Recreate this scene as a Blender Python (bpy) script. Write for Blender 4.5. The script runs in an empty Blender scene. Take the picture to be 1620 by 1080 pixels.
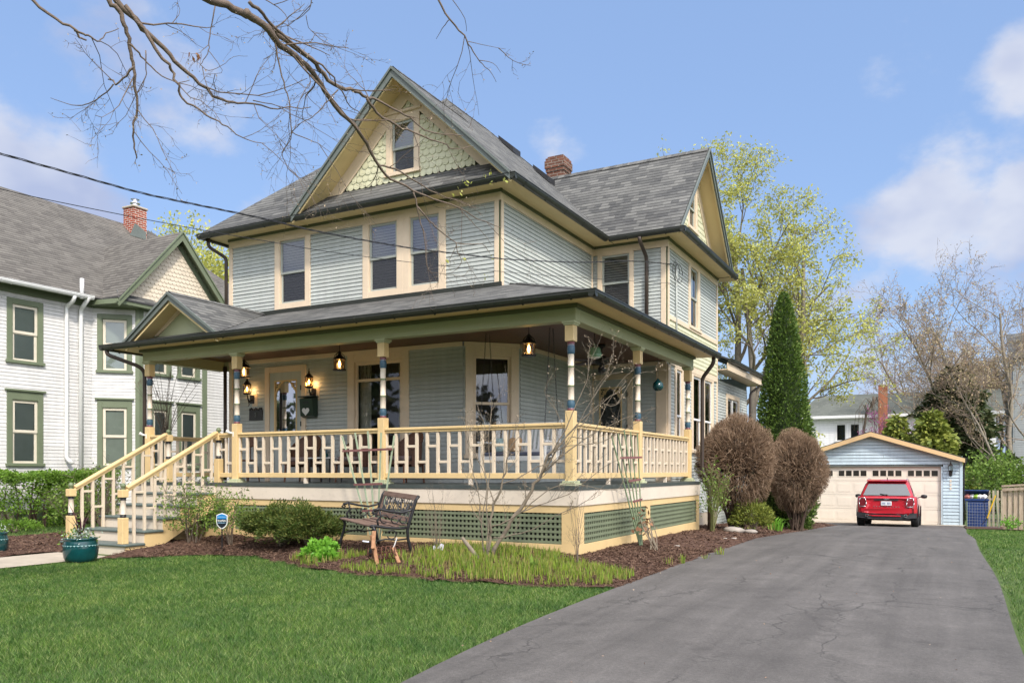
import bpy, math, random
import numpy as np
from mathutils import Vector, Matrix, noise

C = bpy.context.scene.collection
sc = bpy.context.scene
R = math.radians

# ------------------------------------------------------------------ camera
cam_d = bpy.data.cameras.new('camera')
cam = bpy.data.objects.new('camera', cam_d)
C.objects.link(cam)
cam.location = (0, 0, 1.30)
cam.rotation_euler = (R(90), 0, R(28.24))
cam_d.sensor_width = 36.0
cam_d.lens = 36.0 * 1279.4 / 1620.0
cam_d.shift_y = (745.4 - 540.0) / 1620.0
cam_d.clip_start = 0.1
cam_d.clip_end = 3000
sc.camera = cam

# ------------------------------------------------------------------ exposure
sc.view_settings.view_transform = 'Standard'
sc.view_settings.look = 'None'
sc.view_settings.gamma = 1
sc.view_settings.exposure = 0.87
sc.cycles.max_bounces = 8
sc.cycles.transparent_max_bounces = 12

# ------------------------------------------------------------------ sun + sky
SUN_EL, SUN_AZ = 46.0, 128.0      # azimuth clockwise from +Y: from the right, a little behind the camera
sd = bpy.data.lights.new('sun', 'SUN')
sun = bpy.data.objects.new('sun', sd)
C.objects.link(sun)
az = R(SUN_AZ); el = R(SUN_EL)
sv = Vector((math.sin(az) * math.cos(el), math.cos(az) * math.cos(el), math.sin(el)))
sun.rotation_euler = sv.to_track_quat('Z', 'Y').to_euler()
sd.energy = 2.2
sd.angle = R(6)
sd.color = (1.0, 0.92, 0.81)

world = bpy.data.worlds.new('World')
sc.world = world
world.use_nodes = True
nt = world.node_tree
nt.nodes.clear()
def N(nt, typ, **kw):
    n = nt.nodes.new(typ)
    for k, v in kw.items():
        if k.startswith('i_'):
            n.inputs[k[2:].replace('_', ' ')].default_value = v
        else:
            setattr(n, k, v)
    return n
out = N(nt, 'ShaderNodeOutputWorld')
bg = N(nt, 'ShaderNodeBackground')
bg.inputs['Strength'].default_value = 0.105
sky = N(nt, 'ShaderNodeTexSky', sky_type='NISHITA')
sky.sun_disc = False
sky.sun_elevation = el
sky.sun_rotation = az
sky.air_density = 1.0
sky.dust_density = 1.2
sky.ozone_density = 1.6
tc = N(nt, 'ShaderNodeTexCoord')
nrm = N(nt, 'ShaderNodeVectorMath', operation='NORMALIZE')
nt.links.new(tc.outputs['Generated'], nrm.inputs[0])
# soft cumulus: fractal noise on the direction, held in a few banks of cloud
wn = N(nt, 'ShaderNodeTexNoise'); wn.inputs['Scale'].default_value = 5.0; wn.inputs['Detail'].default_value = 6
wn.inputs['Roughness'].default_value = 0.58
mp = N(nt, 'ShaderNodeMapping'); mp.inputs['Scale'].default_value = (1, 1, 1.5)
nt.links.new(nrm.outputs[0], mp.inputs['Vector'])
nt.links.new(mp.outputs[0], wn.inputs['Vector'])
def W(op, a, b=None, clamp=False):
    n = N(nt, 'ShaderNodeMath', operation=op, use_clamp=clamp)
    for i, x in enumerate((a, b)):
        if x is None: continue
        if isinstance(x, (int, float)): n.inputs[i].default_value = x
        else: nt.links.new(x, n.inputs[i])
    return n.outputs[0]
def bank(azd, eld, rad, gain):
    a, e = R(azd), R(eld)
    v = (math.sin(a) * math.cos(e), math.cos(a) * math.cos(e), math.sin(e))
    d = N(nt, 'ShaderNodeVectorMath', operation='DISTANCE')
    nt.links.new(nrm.outputs[0], d.inputs[0]); d.inputs[1].default_value = v
    m = N(nt, 'ShaderNodeMapRange', interpolation_type='SMOOTHSTEP')
    nt.links.new(d.outputs['Value'], m.inputs['Value'])
    m.inputs['From Min'].default_value = rad; m.inputs['From Max'].default_value = rad * 0.15
    m.inputs['To Min'].default_value = 0; m.inputs['To Max'].default_value = gain
    return m.outputs[0]
BANKS = [(-60, 15, 0.20, 0.95), (-58, 8, .16, .7), (-56, 27, 0.22, 0.44), (-49, 11, 0.20, 0.46), (-1.5, 15.5, 0.13, 0.66), (4.5, 13.5, 0.15, 0.56), (4.5, 22.5, 0.07, 0.55), (-25.5, 22.8, 0.06, 0.42), (-8, 6, 0.24, 0.40), (-4, 9, 0.2, 0.34), (75, 30, 1.0, 1.6), (160, 35, 1.25, 1.7), (-120, 30, 1.0, 1.5), (0, 88, 0.75, 0.9)]  # the last wide banks lie out of view, added to whiten the light
acc = None
for b in BANKS:
    o = bank(*b)
    acc = o if acc is None else W('MAXIMUM', acc, o)
cl = W('ADD', acc, W('MULTIPLY', W('SUBTRACT', wn.outputs['Fac'], 0.5), 2.1))
mr = N(nt, 'ShaderNodeMapRange', interpolation_type='SMOOTHSTEP')
nt.links.new(cl, mr.inputs['Value'])
mr.inputs['From Min'].default_value = 0.26; mr.inputs['From Max'].default_value = 0.66
cover = W('MULTIPLY', mr.outputs[0], 0.86)
wn2 = N(nt, 'ShaderNodeTexNoise'); wn2.inputs['Scale'].default_value = 7.0; wn2.inputs['Detail'].default_value = 4
mp2 = N(nt, 'ShaderNodeMapping'); mp2.inputs['Location'].default_value = (0.0, 0.0, 0.035); mp2.inputs['Scale'].default_value = (1, 1, 1.5)
nt.links.new(nrm.outputs[0], mp2.inputs['Vector']); nt.links.new(mp2.outputs[0], wn2.inputs['Vector'])
cr = N(nt, 'ShaderNodeValToRGB')
cr.color_ramp.elements[0].position = 0.36; cr.color_ramp.elements[0].color = (2.55, 2.85, 3.95, 1)
cr.color_ramp.elements[1].position = 0.60; cr.color_ramp.elements[1].color = (3.95, 4.1, 4.65, 1)
nt.links.new(wn2.outputs['Fac'], cr.inputs[0])
# thin high veil everywhere makes the blue paler
veil = N(nt, 'ShaderNodeMixRGB'); veil.inputs[0].default_value = 0.60; veil.inputs[2].default_value = (1.85, 2.85, 5.0, 1)
nt.links.new(sky.outputs[0], veil.inputs[1])
mx = N(nt, 'ShaderNodeMixRGB')
nt.links.new(cover, mx.inputs[0]); nt.links.new(veil.outputs[0], mx.inputs[1]); nt.links.new(cr.outputs[0], mx.inputs[2])
# sky round the sun, out of view, brightened and warmed as added fill light
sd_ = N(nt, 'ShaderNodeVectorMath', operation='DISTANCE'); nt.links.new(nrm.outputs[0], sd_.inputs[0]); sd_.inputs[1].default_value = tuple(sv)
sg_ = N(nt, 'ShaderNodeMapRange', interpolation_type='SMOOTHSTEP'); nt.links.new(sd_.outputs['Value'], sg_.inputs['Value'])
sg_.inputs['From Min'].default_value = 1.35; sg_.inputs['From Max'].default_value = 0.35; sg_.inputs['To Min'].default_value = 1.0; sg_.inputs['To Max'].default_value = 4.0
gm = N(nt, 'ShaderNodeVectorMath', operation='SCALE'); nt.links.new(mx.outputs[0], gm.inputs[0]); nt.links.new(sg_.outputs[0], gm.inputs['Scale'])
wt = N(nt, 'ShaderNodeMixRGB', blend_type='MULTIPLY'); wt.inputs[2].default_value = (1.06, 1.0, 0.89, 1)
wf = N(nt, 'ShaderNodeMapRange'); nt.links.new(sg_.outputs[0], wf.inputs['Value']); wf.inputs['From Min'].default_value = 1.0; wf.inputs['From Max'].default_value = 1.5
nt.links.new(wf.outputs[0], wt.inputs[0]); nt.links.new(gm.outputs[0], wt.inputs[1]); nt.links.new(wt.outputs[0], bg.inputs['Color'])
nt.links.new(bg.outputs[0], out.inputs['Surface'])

# ------------------------------------------------------------------ object helpers
def setp(o, label=None, cat=None, group=None, kind=None):
    if label: o['label'] = label
    if cat: o['category'] = cat
    if group: o['group'] = group
    if kind: o['kind'] = kind
    return o
def thing(name, loc, label, cat, group=None, rz=0.0):
    o = bpy.data.objects.new(name, None)
    C.objects.link(o); o.location = loc; o.rotation_euler = (0, 0, rz)
    o.empty_display_size = 0.2
    return setp(o, label, cat, group)
def children_of(o):
    return [c for c in bpy.data.objects if c.parent == o]
def copy_tree(o, parent=None):
    c = o.copy(); C.objects.link(c)
    if parent: c.parent = parent
    for ch in list(o.children): copy_tree(ch, c)
    return c
def root_of(p):
    while p.parent: p = p.parent
    return p

class MB:
    def __init__(s): s.v = []; s.f = []; s.m = []; s.uv = []
    def face(s, pts, m=0, uv=None):
        i = len(s.v); s.v += [tuple(p) for p in pts]
        s.f.append(list(range(i, i + len(pts)))); s.m.append(m); s.uv.append(uv)
    def add(s, vs, fs, m=0):
        i = len(s.v); s.v += [tuple(p) for p in vs]
        for k, f in enumerate(fs):
            s.f.append([i + j for j in f]); s.m.append(m[k] if isinstance(m, list) else m); s.uv.append(None)
    def box(s, x0, x1, y0, y1, z0, z1, m=0):
        s.add([(x0,y0,z0),(x1,y0,z0),(x1,y1,z0),(x0,y1,z0),(x0,y0,z1),(x1,y0,z1),(x1,y1,z1),(x0,y1,z1)],
              [(3,2,1,0),(4,5,6,7),(0,1,5,4),(1,2,6,5),(2,3,7,6),(3,0,4,7)], m)
    def wbox(s, W_, u0, u1, z0, z1, d0, d1, m=0):
        # box in wall space: u along the wall, z up, d out of the wall
        s.add([W_(u,z,d) for d in (d0,d1) for (u,z) in ((u0,z0),(u1,z0),(u1,z1),(u0,z1))],
              [(0,1,2,3),(7,6,5,4),(0,4,5,1),(1,5,6,2),(2,6,7,3),(3,7,4,0)], m)
    def bar(s, p, q, w, h, m=0, up=(0,0,1)):
        p = Vector(p); q = Vector(q); d = (q - p).normalized(); up = Vector(up)
        sd_ = d.cross(up)
        if sd_.length < 1e-4: sd_ = d.cross(Vector((1,0,0)))
        sd_.normalize(); u2 = sd_.cross(d).normalized()
        a, b = sd_ * w / 2, u2 * h / 2
        s.add([p-a-b, p+a-b, p+a+b, p-a+b, q-a-b, q+a-b, q+a+b, q-a+b],
              [(0,1,2,3),(7,6,5,4),(0,4,5,1),(1,5,6,2),(2,6,7,3),(3,7,4,0)], m)
    def tube(s, pts, rads, n=8, m=0, cap=True):
        pts = [Vector(p) for p in pts]
        if isinstance(rads, (int, float)): rads = [rads] * len(pts)
        i0 = len(s.v); prev = None
        for k, p in enumerate(pts):
            d = (pts[min(k+1, len(pts)-1)] - pts[max(k-1, 0)])
            if d.length < 1e-9: d = Vector((0,0,1))
            d.normalize()
            if prev is None:
                a = d.cross(Vector((0,0,1)))
                if a.length < 0.05: a = d.cross(Vector((1,0,0)))
            else:
                a = prev - d * prev.dot(d)
            a.normalize(); prev = a; b = d.cross(a)
            for j in range(n):
                t = 2 * math.pi * j / n
                s.v.append(tuple(p + (a * math.cos(t) + b * math.sin(t)) * rads[k]))
        for k in range(len(pts) - 1):
            for j in range(n):
                a0 = i0 + k*n + j; a1 = i0 + k*n + (j+1) % n
                s.f.append([a0, a1, a1 + n, a0 + n]); s.m.append(m); s.uv.append(None)
        if cap and n > 2:
            s.f.append([i0 + j for j in range(n)][::-1]); s.m.append(m); s.uv.append(None)
            s.f.append([i0 + (len(pts)-1)*n + j for j in range(n)]); s.m.append(m); s.uv.append(None)
    def lathe(s, prof, c, n=16, ms=0, flute=0.0):
        i0 = len(s.v)
        for (r, z) in prof:
            for j in range(n):
                t = 2*math.pi*(j+.5)/n
                rr = r * (1 + flute * (1 if j % 2 else -1))
                s.v.append((c[0]+rr*math.cos(t), c[1]+rr*math.sin(t), c[2]+z))
        for k in range(len(prof)-1):
            mm = ms[k] if isinstance(ms, (list, tuple)) else ms
            for j in range(n):
                a0 = i0+k*n+j; a1 = i0+k*n+(j+1) % n
                s.f.append([a0,a1,a1+n,a0+n]); s.m.append(mm); s.uv.append(None)
        e = [i0+(len(prof)-1)*n+j for j in range(n)]
        s.f.append(e); s.m.append(ms[-1] if isinstance(ms,(list,tuple)) else ms); s.uv.append(None)
        s.f.append([i0+j for j in range(n)][::-1]); s.m.append(ms[0] if isinstance(ms,(list,tuple)) else ms); s.uv.append(None)
    def extrude(s, poly, vec, m=0, mside=None):
        n = len(poly); vec = Vector(vec)
        vs = [Vector(p) for p in poly] + [Vector(p) + vec for p in poly]
        s.add(vs, [list(range(n))[::-1], [n + i for i in range(n)]], m)
        s.add(vs, [(i, (i+1) % n, n + (i+1) % n, n + i) for i in range(n)], m if mside is None else mside)
    def build(s, name, mats, parent=None, smooth=False, bevel=0.0, local=False):
        me = bpy.data.meshes.new(name)
        if not local and parent is not None:
            r = root_of(parent).location
            vs = [(x-r[0], y-r[1], z-r[2]) for x, y, z in s.v]
        else: vs = s.v
        me.from_pydata(vs, [], s.f)
        if not isinstance(mats, (list, tuple)): mats = [mats]
        for m_ in mats: me.materials.append(m_)
        me.polygons.foreach_set('material_index', s.m)
        if smooth: me.polygons.foreach_set('use_smooth', [True]*len(s.f))
        if any(u is not None for u in s.uv):
            ul = me.uv_layers.new(name='uv')
            k = 0
            data = []
            for f, u in zip(s.f, s.uv):
                data += list(u) if u is not None else [(0, 0)] * len(f)
            ul.data.foreach_set('uv', [c for t in data for c in t])
        me.update()
        o = bpy.data.objects.new(name, me); C.objects.link(o)
        if parent is not None: o.parent = parent
        if bevel:
            b = o.modifiers.new('bevel', 'BEVEL'); b.width = bevel; b.segments = 1; b.limit_method = 'ANGLE'; b.angle_limit = R(50)
        return o

def np_mesh(name, V, F, mats, parent=None, local=False, mi=None, smooth=False):
    V = np.asarray(V, dtype=np.float32).reshape(-1, 3); F = np.asarray(F, dtype=np.int32)
    if parent is not None and not local:
        V = V - np.array(root_of(parent).location, dtype=np.float32)
    k = F.shape[1]; n = len(F)
    me = bpy.data.meshes.new(name)
    me.vertices.add(len(V)); me.vertices.foreach_set('co', V.ravel())
    me.loops.add(n * k); me.loops.foreach_set('vertex_index', F.ravel())
    me.polygons.add(n); me.polygons.foreach_set('loop_start', np.arange(0, n*k, k, dtype=np.int32))
    if not isinstance(mats, (list, tuple)): mats = [mats]
    for m_ in mats: me.materials.append(m_)
    if mi is not None: me.polygons.foreach_set('material_index', np.asarray(mi, dtype=np.int32))
    if smooth: me.polygons.foreach_set('use_smooth', np.ones(n, dtype=bool))
    me.update(calc_edges=True)
    o = bpy.data.objects.new(name, me); C.objects.link(o)
    if parent is not None: o.parent = parent
    return o

def leaf_quads(P, size, rng, aspect=0.5, up=0.0, jitter=0.35, dirs=None):
    """one bent-free leaf (a quad diamond) per point with a random attitude"""
    n = len(P)
    if dirs is None:
        d = rng.normal(size=(n, 3)); d[:, 2] += up
    else:
        d = np.asarray(dirs) + rng.normal(size=(n, 3)) * jitter
    d /= np.linalg.norm(d, axis=1)[:, None]
    e = np.cross(d, rng.normal(size=(n, 3))); e /= np.linalg.norm(e, axis=1)[:, None] + 1e-9
    s = size * (0.6 + 0.8 * rng.random((n, 1)))
    V = np.stack([P, P + d*s*0.5 + e*s*aspect*0.5, P + d*s, P + d*s*0.5 - e*s*aspect*0.5], axis=1).reshape(-1, 3)
    F = np.arange(n * 4).reshape(n, 4)
    return V, F

# ------------------------------------------------------------------ materials
def newmat(name):
    m = bpy.data.materials.new(name); m.use_nodes = True
    return m, m.node_tree, m.node_tree.nodes['Principled BSDF']
def link(nt, a, b): nt.links.new(a, b)
def paint(name, col, rough=0.55, var=0.10, scale=3.0, bump=0.0, bscale=60.0, metal=0.0, spec=0.4, dirt=0.0):
    m, nt, b = newmat(name)
    tc = N(nt, 'ShaderNodeTexCoord')
    n1 = N(nt, 'ShaderNodeTexNoise'); n1.inputs['Scale'].default_value = scale; n1.inputs['Detail'].default_value = 8
    n1.inputs['Roughness'].default_value = 0.6
    link(nt, tc.outputs['Object'], n1.inputs['Vector'])
    r = N(nt, 'ShaderNodeMapRange'); link(nt, n1.outputs['Fac'], r.inputs['Value'])
    r.inputs['From Min'].default_value = 0.25; r.inputs['From Max'].default_value = 0.75
    r.inputs['To Min'].default_value = 1 - var; r.inputs['To Max'].default_value = 1 + var * 0.6
    mx = N(nt, 'ShaderNodeMixRGB', blend_type='MULTIPLY'); mx.inputs[0].default_value = 1
    mx.inputs[1].default_value = (*col, 1); link(nt, r.outputs[0], mx.inputs[2])
    src = mx.outputs[0]
    if dirt:
        n2 = N(nt, 'ShaderNodeTexNoise'); n2.inputs['Scale'].default_value = 14; n2.inputs['Detail'].default_value = 6
        link(nt, tc.outputs['Object'], n2.inputs['Vector'])
        r2 = N(nt, 'ShaderNodeMapRange'); link(nt, n2.outputs['Fac'], r2.inputs['Value'])
        r2.inputs['From Min'].default_value = 0.55; r2.inputs['From Max'].default_value = 0.8
        r2.inputs['To Max'].default_value = dirt
        mx2 = N(nt, 'ShaderNodeMixRGB'); link(nt, r2.outputs[0], mx2.inputs[0]); link(nt, src, mx2.inputs[1])
        mx2.inputs[2].default_value = (0.12, 0.10, 0.075, 1); src = mx2.outputs[0]
    link(nt, src, b.inputs['Base Color'])
    b.inputs['Roughness'].default_value = rough; b.inputs['Metallic'].default_value = metal
    b.inputs['Specular IOR Level'].default_value = spec
    if bump:
        n3 = N(nt, 'ShaderNodeTexNoise'); n3.inputs['Scale'].default_value = bscale; n3.inputs['Detail'].default_value = 4
        link(nt, tc.outputs['Object'], n3.inputs['Vector'])
        bp = N(nt, 'ShaderNodeBump'); bp.inputs['Strength'].default_value = bump; bp.inputs['Distance'].default_value = 0.01
        link(nt, n3.outputs['Fac'], bp.inputs['Height']); link(nt, bp.outputs[0], b.inputs['Normal'])
    return m
def island(name, cols, rough=0.6, trans=0.0, spec=0.3, noise_=0.0):
    """colour picked per loose piece (leaf, blade, chip, board)"""
    m, nt, b = newmat(name)
    g = N(nt, 'ShaderNodeNewGeometry'); r = N(nt, 'ShaderNodeValToRGB')
    el = r.color_ramp.elements
    while len(el) < len(cols): el.new(0.5)
    for i, c in enumerate(cols):
        el[i].position = i / (len(cols) - 1); el[i].color = (*c, 1)
    link(nt, g.outputs['Random Per Island'], r.inputs[0])
    link(nt, r.outputs[0], b.inputs['Base Color'])
    b.inputs['Roughness'].default_value = rough; b.inputs['Specular IOR Level'].default_value = spec
    if trans:
        t = N(nt, 'ShaderNodeBsdfTranslucent'); link(nt, r.outputs[0], t.inputs['Color'])
        mx = N(nt, 'ShaderNodeMixShader'); mx.inputs[0].default_value = trans
        o = nt.nodes['Material Output']
        link(nt, b.outputs[0], mx.inputs[1]); link(nt, t.outputs[0], mx.inputs[2]); link(nt, mx.outputs[0], o.inputs['Surface'])
    return m
def brickmat(name, c1, c2, mortar, bw, rh, ms, rough=0.85, bump=0.4, use_uv=True, bias=0.0, var=0.35, offset=0.5, sq=1.0):
    m, nt, b = newmat(name)
    tc = N(nt, 'ShaderNodeTexCoord')
    src = tc.outputs['UV' if use_uv else 'Object']
    wv = N(nt, 'ShaderNodeTexNoise'); wv.inputs['Scale'].default_value = 1.7; wv.inputs['Detail'].default_value = 3
    link(nt, src, wv.inputs['Vector'])
    ad = N(nt, 'ShaderNodeVectorMath', operation='MULTIPLY_ADD')
    link(nt, wv.outputs['Color'], ad.inputs[0]); ad.inputs[1].default_value = (0.02, 0.02, 0); link(nt, src, ad.inputs[2])
    br = N(nt, 'ShaderNodeTexBrick'); link(nt, ad.outputs[0], br.inputs['Vector'])
    br.offset = offset; br.squash = sq
    br.inputs['Color1'].default_value = (*c1, 1); br.inputs['Color2'].default_value = (*c2, 1)
    br.inputs['Mortar'].default_value = (*mortar, 1); br.inputs['Scale'].default_value = 1
    br.inputs['Brick Width'].default_value = bw; br.inputs['Row Height'].default_value = rh
    br.inputs['Mortar Size'].default_value = ms; br.inputs['Mortar Smooth'].default_value = 0.2; br.inputs['Bias'].default_value = bias
    n1 = N(nt, 'ShaderNodeTexNoise'); n1.inputs['Scale'].default_value = 35; n1.inputs['Detail'].default_value = 6
    link(nt, tc.outputs['Object'], n1.inputs['Vector'])
    n2 = N(nt, 'ShaderNodeTexNoise'); n2.inputs['Scale'].default_value = 0.8; n2.inputs['Detail'].default_value = 4
    link(nt, tc.outputs['Object'], n2.inputs['Vector'])
    sm = N(nt, 'ShaderNodeMath', operation='ADD'); link(nt, n1.outputs['Fac'], sm.inputs[0]); link(nt, n2.outputs['Fac'], sm.inputs[1])
    r = N(nt, 'ShaderNodeMapRange'); link(nt, sm.outputs[0], r.inputs['Value'])
    r.inputs['From Min'].default_value = 0.6; r.inputs['From Max'].default_value = 1.4
    r.inputs['To Min'].default_value = 1 - var; r.inputs['To Max'].default_value = 1 + var
    mx = N(nt, 'ShaderNodeMixRGB', blend_type='MULTIPLY'); mx.inputs[0].default_value = 1
    link(nt, br.outputs['Color'], mx.inputs[1]); link(nt, r.outputs[0], mx.inputs[2])
    link(nt, mx.outputs[0], b.inputs['Base Color']); b.inputs['Roughness'].default_value = rough
    b.inputs['Specular IOR Level'].default_value = 0.2
    bp = N(nt, 'ShaderNodeBump'); bp.inputs['Strength'].default_value = bump; bp.inputs['Distance'].default_value = 0.012; bp.invert = True
    link(nt, br.outputs['Fac'], bp.inputs['Height'])
    link(nt, bp.outputs[0], b.inputs['Normal'])
    return m
def shingle(name, c1, c2, c3, rh):
    m, nt, b = newmat(name); tc = N(nt, 'ShaderNodeTexCoord'); uv = tc.outputs['UV']
    sp = N(nt, 'ShaderNodeSeparateXYZ'); link(nt, uv, sp.inputs[0])
    def MM(op, a, c):
        n = N(nt, 'ShaderNodeMath', operation=op)
        for i, x in enumerate((a, c)):
            if isinstance(x, (int, float)): n.inputs[i].default_value = x
            elif x is not None: link(nt, x, n.inputs[i])
        return n.outputs[0]
    def br(bw, off, freq, ca, cb):
        k = N(nt, 'ShaderNodeTexBrick'); link(nt, uv, k.inputs['Vector']); k.offset = off; k.offset_frequency = freq; k.squash = .7; k.squash_frequency = 3
        k.inputs['Color1'].default_value = (*ca, 1); k.inputs['Color2'].default_value = (*cb, 1); k.inputs['Mortar'].default_value = (*[(x+y)/2*.8 for x, y in zip(ca, cb)], 1)
        k.inputs['Scale'].default_value = 1; k.inputs['Brick Width'].default_value = bw; k.inputs['Row Height'].default_value = rh; k.inputs['Mortar Size'].default_value = .003; return k
    a = br(.26, .37, 2, c1, c2); c = br(.17, .61, 3, c3, c2)
    mx = N(nt, 'ShaderNodeMixRGB'); mx.inputs[0].default_value = .32; link(nt, a.outputs['Color'], mx.inputs[1]); link(nt, c.outputs['Color'], mx.inputs[2])
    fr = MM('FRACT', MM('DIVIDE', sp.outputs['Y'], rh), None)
    ln = N(nt, 'ShaderNodeMapRange'); link(nt, fr, ln.inputs['Value']); ln.inputs['From Min'].default_value = .0; ln.inputs['From Max'].default_value = .30; ln.inputs['To Min'].default_value = .12; ln.inputs['To Max'].default_value = 1  # shadow line along each shingle course, painted into the colour
    n1 = N(nt, 'ShaderNodeTexNoise'); n1.inputs['Scale'].default_value = 60; n1.inputs['Detail'].default_value = 5; link(nt, tc.outputs['Object'], n1.inputs['Vector'])
    n2 = N(nt, 'ShaderNodeTexNoise'); n2.inputs['Scale'].default_value = .7; n2.inputs['Detail'].default_value = 5; link(nt, tc.outputs['Object'], n2.inputs['Vector'])
    r = N(nt, 'ShaderNodeMapRange'); link(nt, MM('ADD', n1.outputs['Fac'], n2.outputs['Fac']), r.inputs['Value']); r.inputs['From Min'].default_value = .65; r.inputs['From Max'].default_value = 1.35; r.inputs['To Min'].default_value = .78; r.inputs['To Max'].default_value = 1.22
    m2 = N(nt, 'ShaderNodeMixRGB', blend_type='MULTIPLY'); m2.inputs[0].default_value = 1; link(nt, mx.outputs[0], m2.inputs[1]); link(nt, MM('MULTIPLY', ln.outputs[0], r.outputs[0]), m2.inputs[2])
    link(nt, m2.outputs[0], b.inputs['Base Color']); b.inputs['Roughness'].default_value = .9; b.inputs['Specular IOR Level'].default_value = .15
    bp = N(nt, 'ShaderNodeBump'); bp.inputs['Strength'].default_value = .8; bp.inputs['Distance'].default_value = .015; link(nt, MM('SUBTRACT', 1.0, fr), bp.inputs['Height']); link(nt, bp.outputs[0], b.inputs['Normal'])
    return m
def glassmat(name, tint=(0.9, 0.95, 0.95), refl=0.10):
    m = bpy.data.materials.new(name); m.use_nodes = True; nt = m.node_tree; nt.nodes.clear()
    o = N(nt, 'ShaderNodeOutputMaterial'); t = N(nt, 'ShaderNodeBsdfTransparent'); t.inputs[0].default_value = (*tint, 1)
    g = N(nt, 'ShaderNodeBsdfGlossy'); g.inputs['Roughness'].default_value = 0.02; g.inputs['Color'].default_value = (0.95, 0.97, 1, 1)
    tcx = N(nt, 'ShaderNodeTexCoord'); nn = N(nt, 'ShaderNodeTexNoise'); nn.inputs['Scale'].default_value = 1.4
    link(nt, tcx.outputs['Object'], nn.inputs['Vector'])
    bp = N(nt, 'ShaderNodeBump'); bp.inputs['Strength'].default_value = 0.05; bp.inputs['Distance'].default_value = 0.02
    link(nt, nn.outputs['Fac'], bp.inputs['Height']); link(nt, bp.outputs[0], g.inputs['Normal'])
    lw = N(nt, 'ShaderNodeLayerWeight'); lw.inputs['Blend'].default_value = 0.25
    mr = N(nt, 'ShaderNodeMapRange'); link(nt, lw.outputs['Fresnel'], mr.inputs['Value'])
    mr.inputs['To Min'].default_value = refl; mr.inputs['To Max'].default_value = 1.0
    mx = N(nt, 'ShaderNodeMixShader'); link(nt, mr.outputs[0], mx.inputs[0]); link(nt, t.outputs[0], mx.inputs[1]); link(nt, g.outputs[0], mx.inputs[2])
    link(nt, mx.outputs[0], o.inputs['Surface'])
    return m
def emit(name, col, st):
    m, nt, b = newmat(name)
    b.inputs['Base Color'].default_value = (*col, 1); b.inputs['Emission Color'].default_value = (*col, 1); b.inputs['Emission Strength'].default_value = st
    return m
def woodmat(name, c1, c2, scale=(1, 12, 12), rough=0.6, axis_obj=True):
    m, nt, b = newmat(name)
    tc = N(nt, 'ShaderNodeTexCoord'); mp = N(nt, 'ShaderNodeMapping'); mp.inputs['Scale'].default_value = scale
    link(nt, tc.outputs['Object'], mp.inputs['Vector'])
    n1 = N(nt, 'ShaderNodeTexNoise'); n1.inputs['Scale'].default_value = 3; n1.inputs['Detail'].default_value = 8; link(nt, mp.outputs[0], n1.inputs['Vector'])
    r = N(nt, 'ShaderNodeValToRGB'); r.color_ramp.elements[0].position = .3; r.color_ramp.elements[1].position = .7
    r.color_ramp.elements[0].color = (*c1, 1); r.color_ramp.elements[1].color = (*c2, 1)
    link(nt, n1.outputs['Fac'], r.inputs[0]); link(nt, r.outputs[0], b.inputs['Base Color'])
    b.inputs['Roughness'].default_value = rough
    bp = N(nt, 'ShaderNodeBump'); bp.inputs['Strength'].default_value = .25; bp.inputs['Distance'].default_value = .004
    link(nt, n1.outputs['Fac'], bp.inputs['Height']); link(nt, bp.outputs[0], b.inputs['Normal'])
    return m

def boards(name, col, dv=0.055):
    m, nt, b = newmat(name)
    g = N(nt, 'ShaderNodeNewGeometry'); tc = N(nt, 'ShaderNodeTexCoord')
    r = N(nt, 'ShaderNodeMapRange'); link(nt, g.outputs['Random Per Island'], r.inputs['Value']); r.inputs['To Min'].default_value = 1-dv; r.inputs['To Max'].default_value = 1+dv
    mp = N(nt, 'ShaderNodeMapping'); mp.inputs['Scale'].default_value = (5, 5, .6); link(nt, tc.outputs['Object'], mp.inputs['Vector'])
    n1 = N(nt, 'ShaderNodeTexNoise'); n1.inputs['Scale'].default_value = 1.6; n1.inputs['Detail'].default_value = 8; n1.inputs['Roughness'].default_value = .65; link(nt, mp.outputs[0], n1.inputs['Vector'])
    r1 = N(nt, 'ShaderNodeMapRange'); link(nt, n1.outputs['Fac'], r1.inputs['Value']); r1.inputs['From Min'].default_value = .3; r1.inputs['From Max'].default_value = .7; r1.inputs['To Min'].default_value = .88; r1.inputs['To Max'].default_value = 1.05
    n2 = N(nt, 'ShaderNodeTexNoise'); n2.inputs['Scale'].default_value = .7; n2.inputs['Detail'].default_value = 5; link(nt, tc.outputs['Object'], n2.inputs['Vector'])
    r2 = N(nt, 'ShaderNodeMapRange'); link(nt, n2.outputs['Fac'], r2.inputs['Value']); r2.inputs['From Min'].default_value = .3; r2.inputs['From Max'].default_value = .7; r2.inputs['To Min'].default_value = .92; r2.inputs['To Max'].default_value = 1.05
    m1 = N(nt, 'ShaderNodeMath', operation='MULTIPLY'); link(nt, r.outputs[0], m1.inputs[0]); link(nt, r1.outputs[0], m1.inputs[1])
    m2 = N(nt, 'ShaderNodeMath', operation='MULTIPLY'); link(nt, m1.outputs[0], m2.inputs[0]); link(nt, r2.outputs[0], m2.inputs[1])
    mx = N(nt, 'ShaderNodeMixRGB', blend_type='MULTIPLY'); mx.inputs[0].default_value = 1; mx.inputs[1].default_value = (*col, 1); link(nt, m2.outputs[0], mx.inputs[2])
    link(nt, mx.outputs[0], b.inputs['Base Color']); b.inputs['Roughness'].default_value = .62; b.inputs['Specular IOR Level'].default_value = .3
    bp = N(nt, 'ShaderNodeBump'); bp.inputs['Strength'].default_value = .25; bp.inputs['Distance'].default_value = .01; link(nt, n2.outputs['Fac'], bp.inputs['Height']); link(nt, bp.outputs[0], b.inputs['Normal'])
    return m
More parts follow.
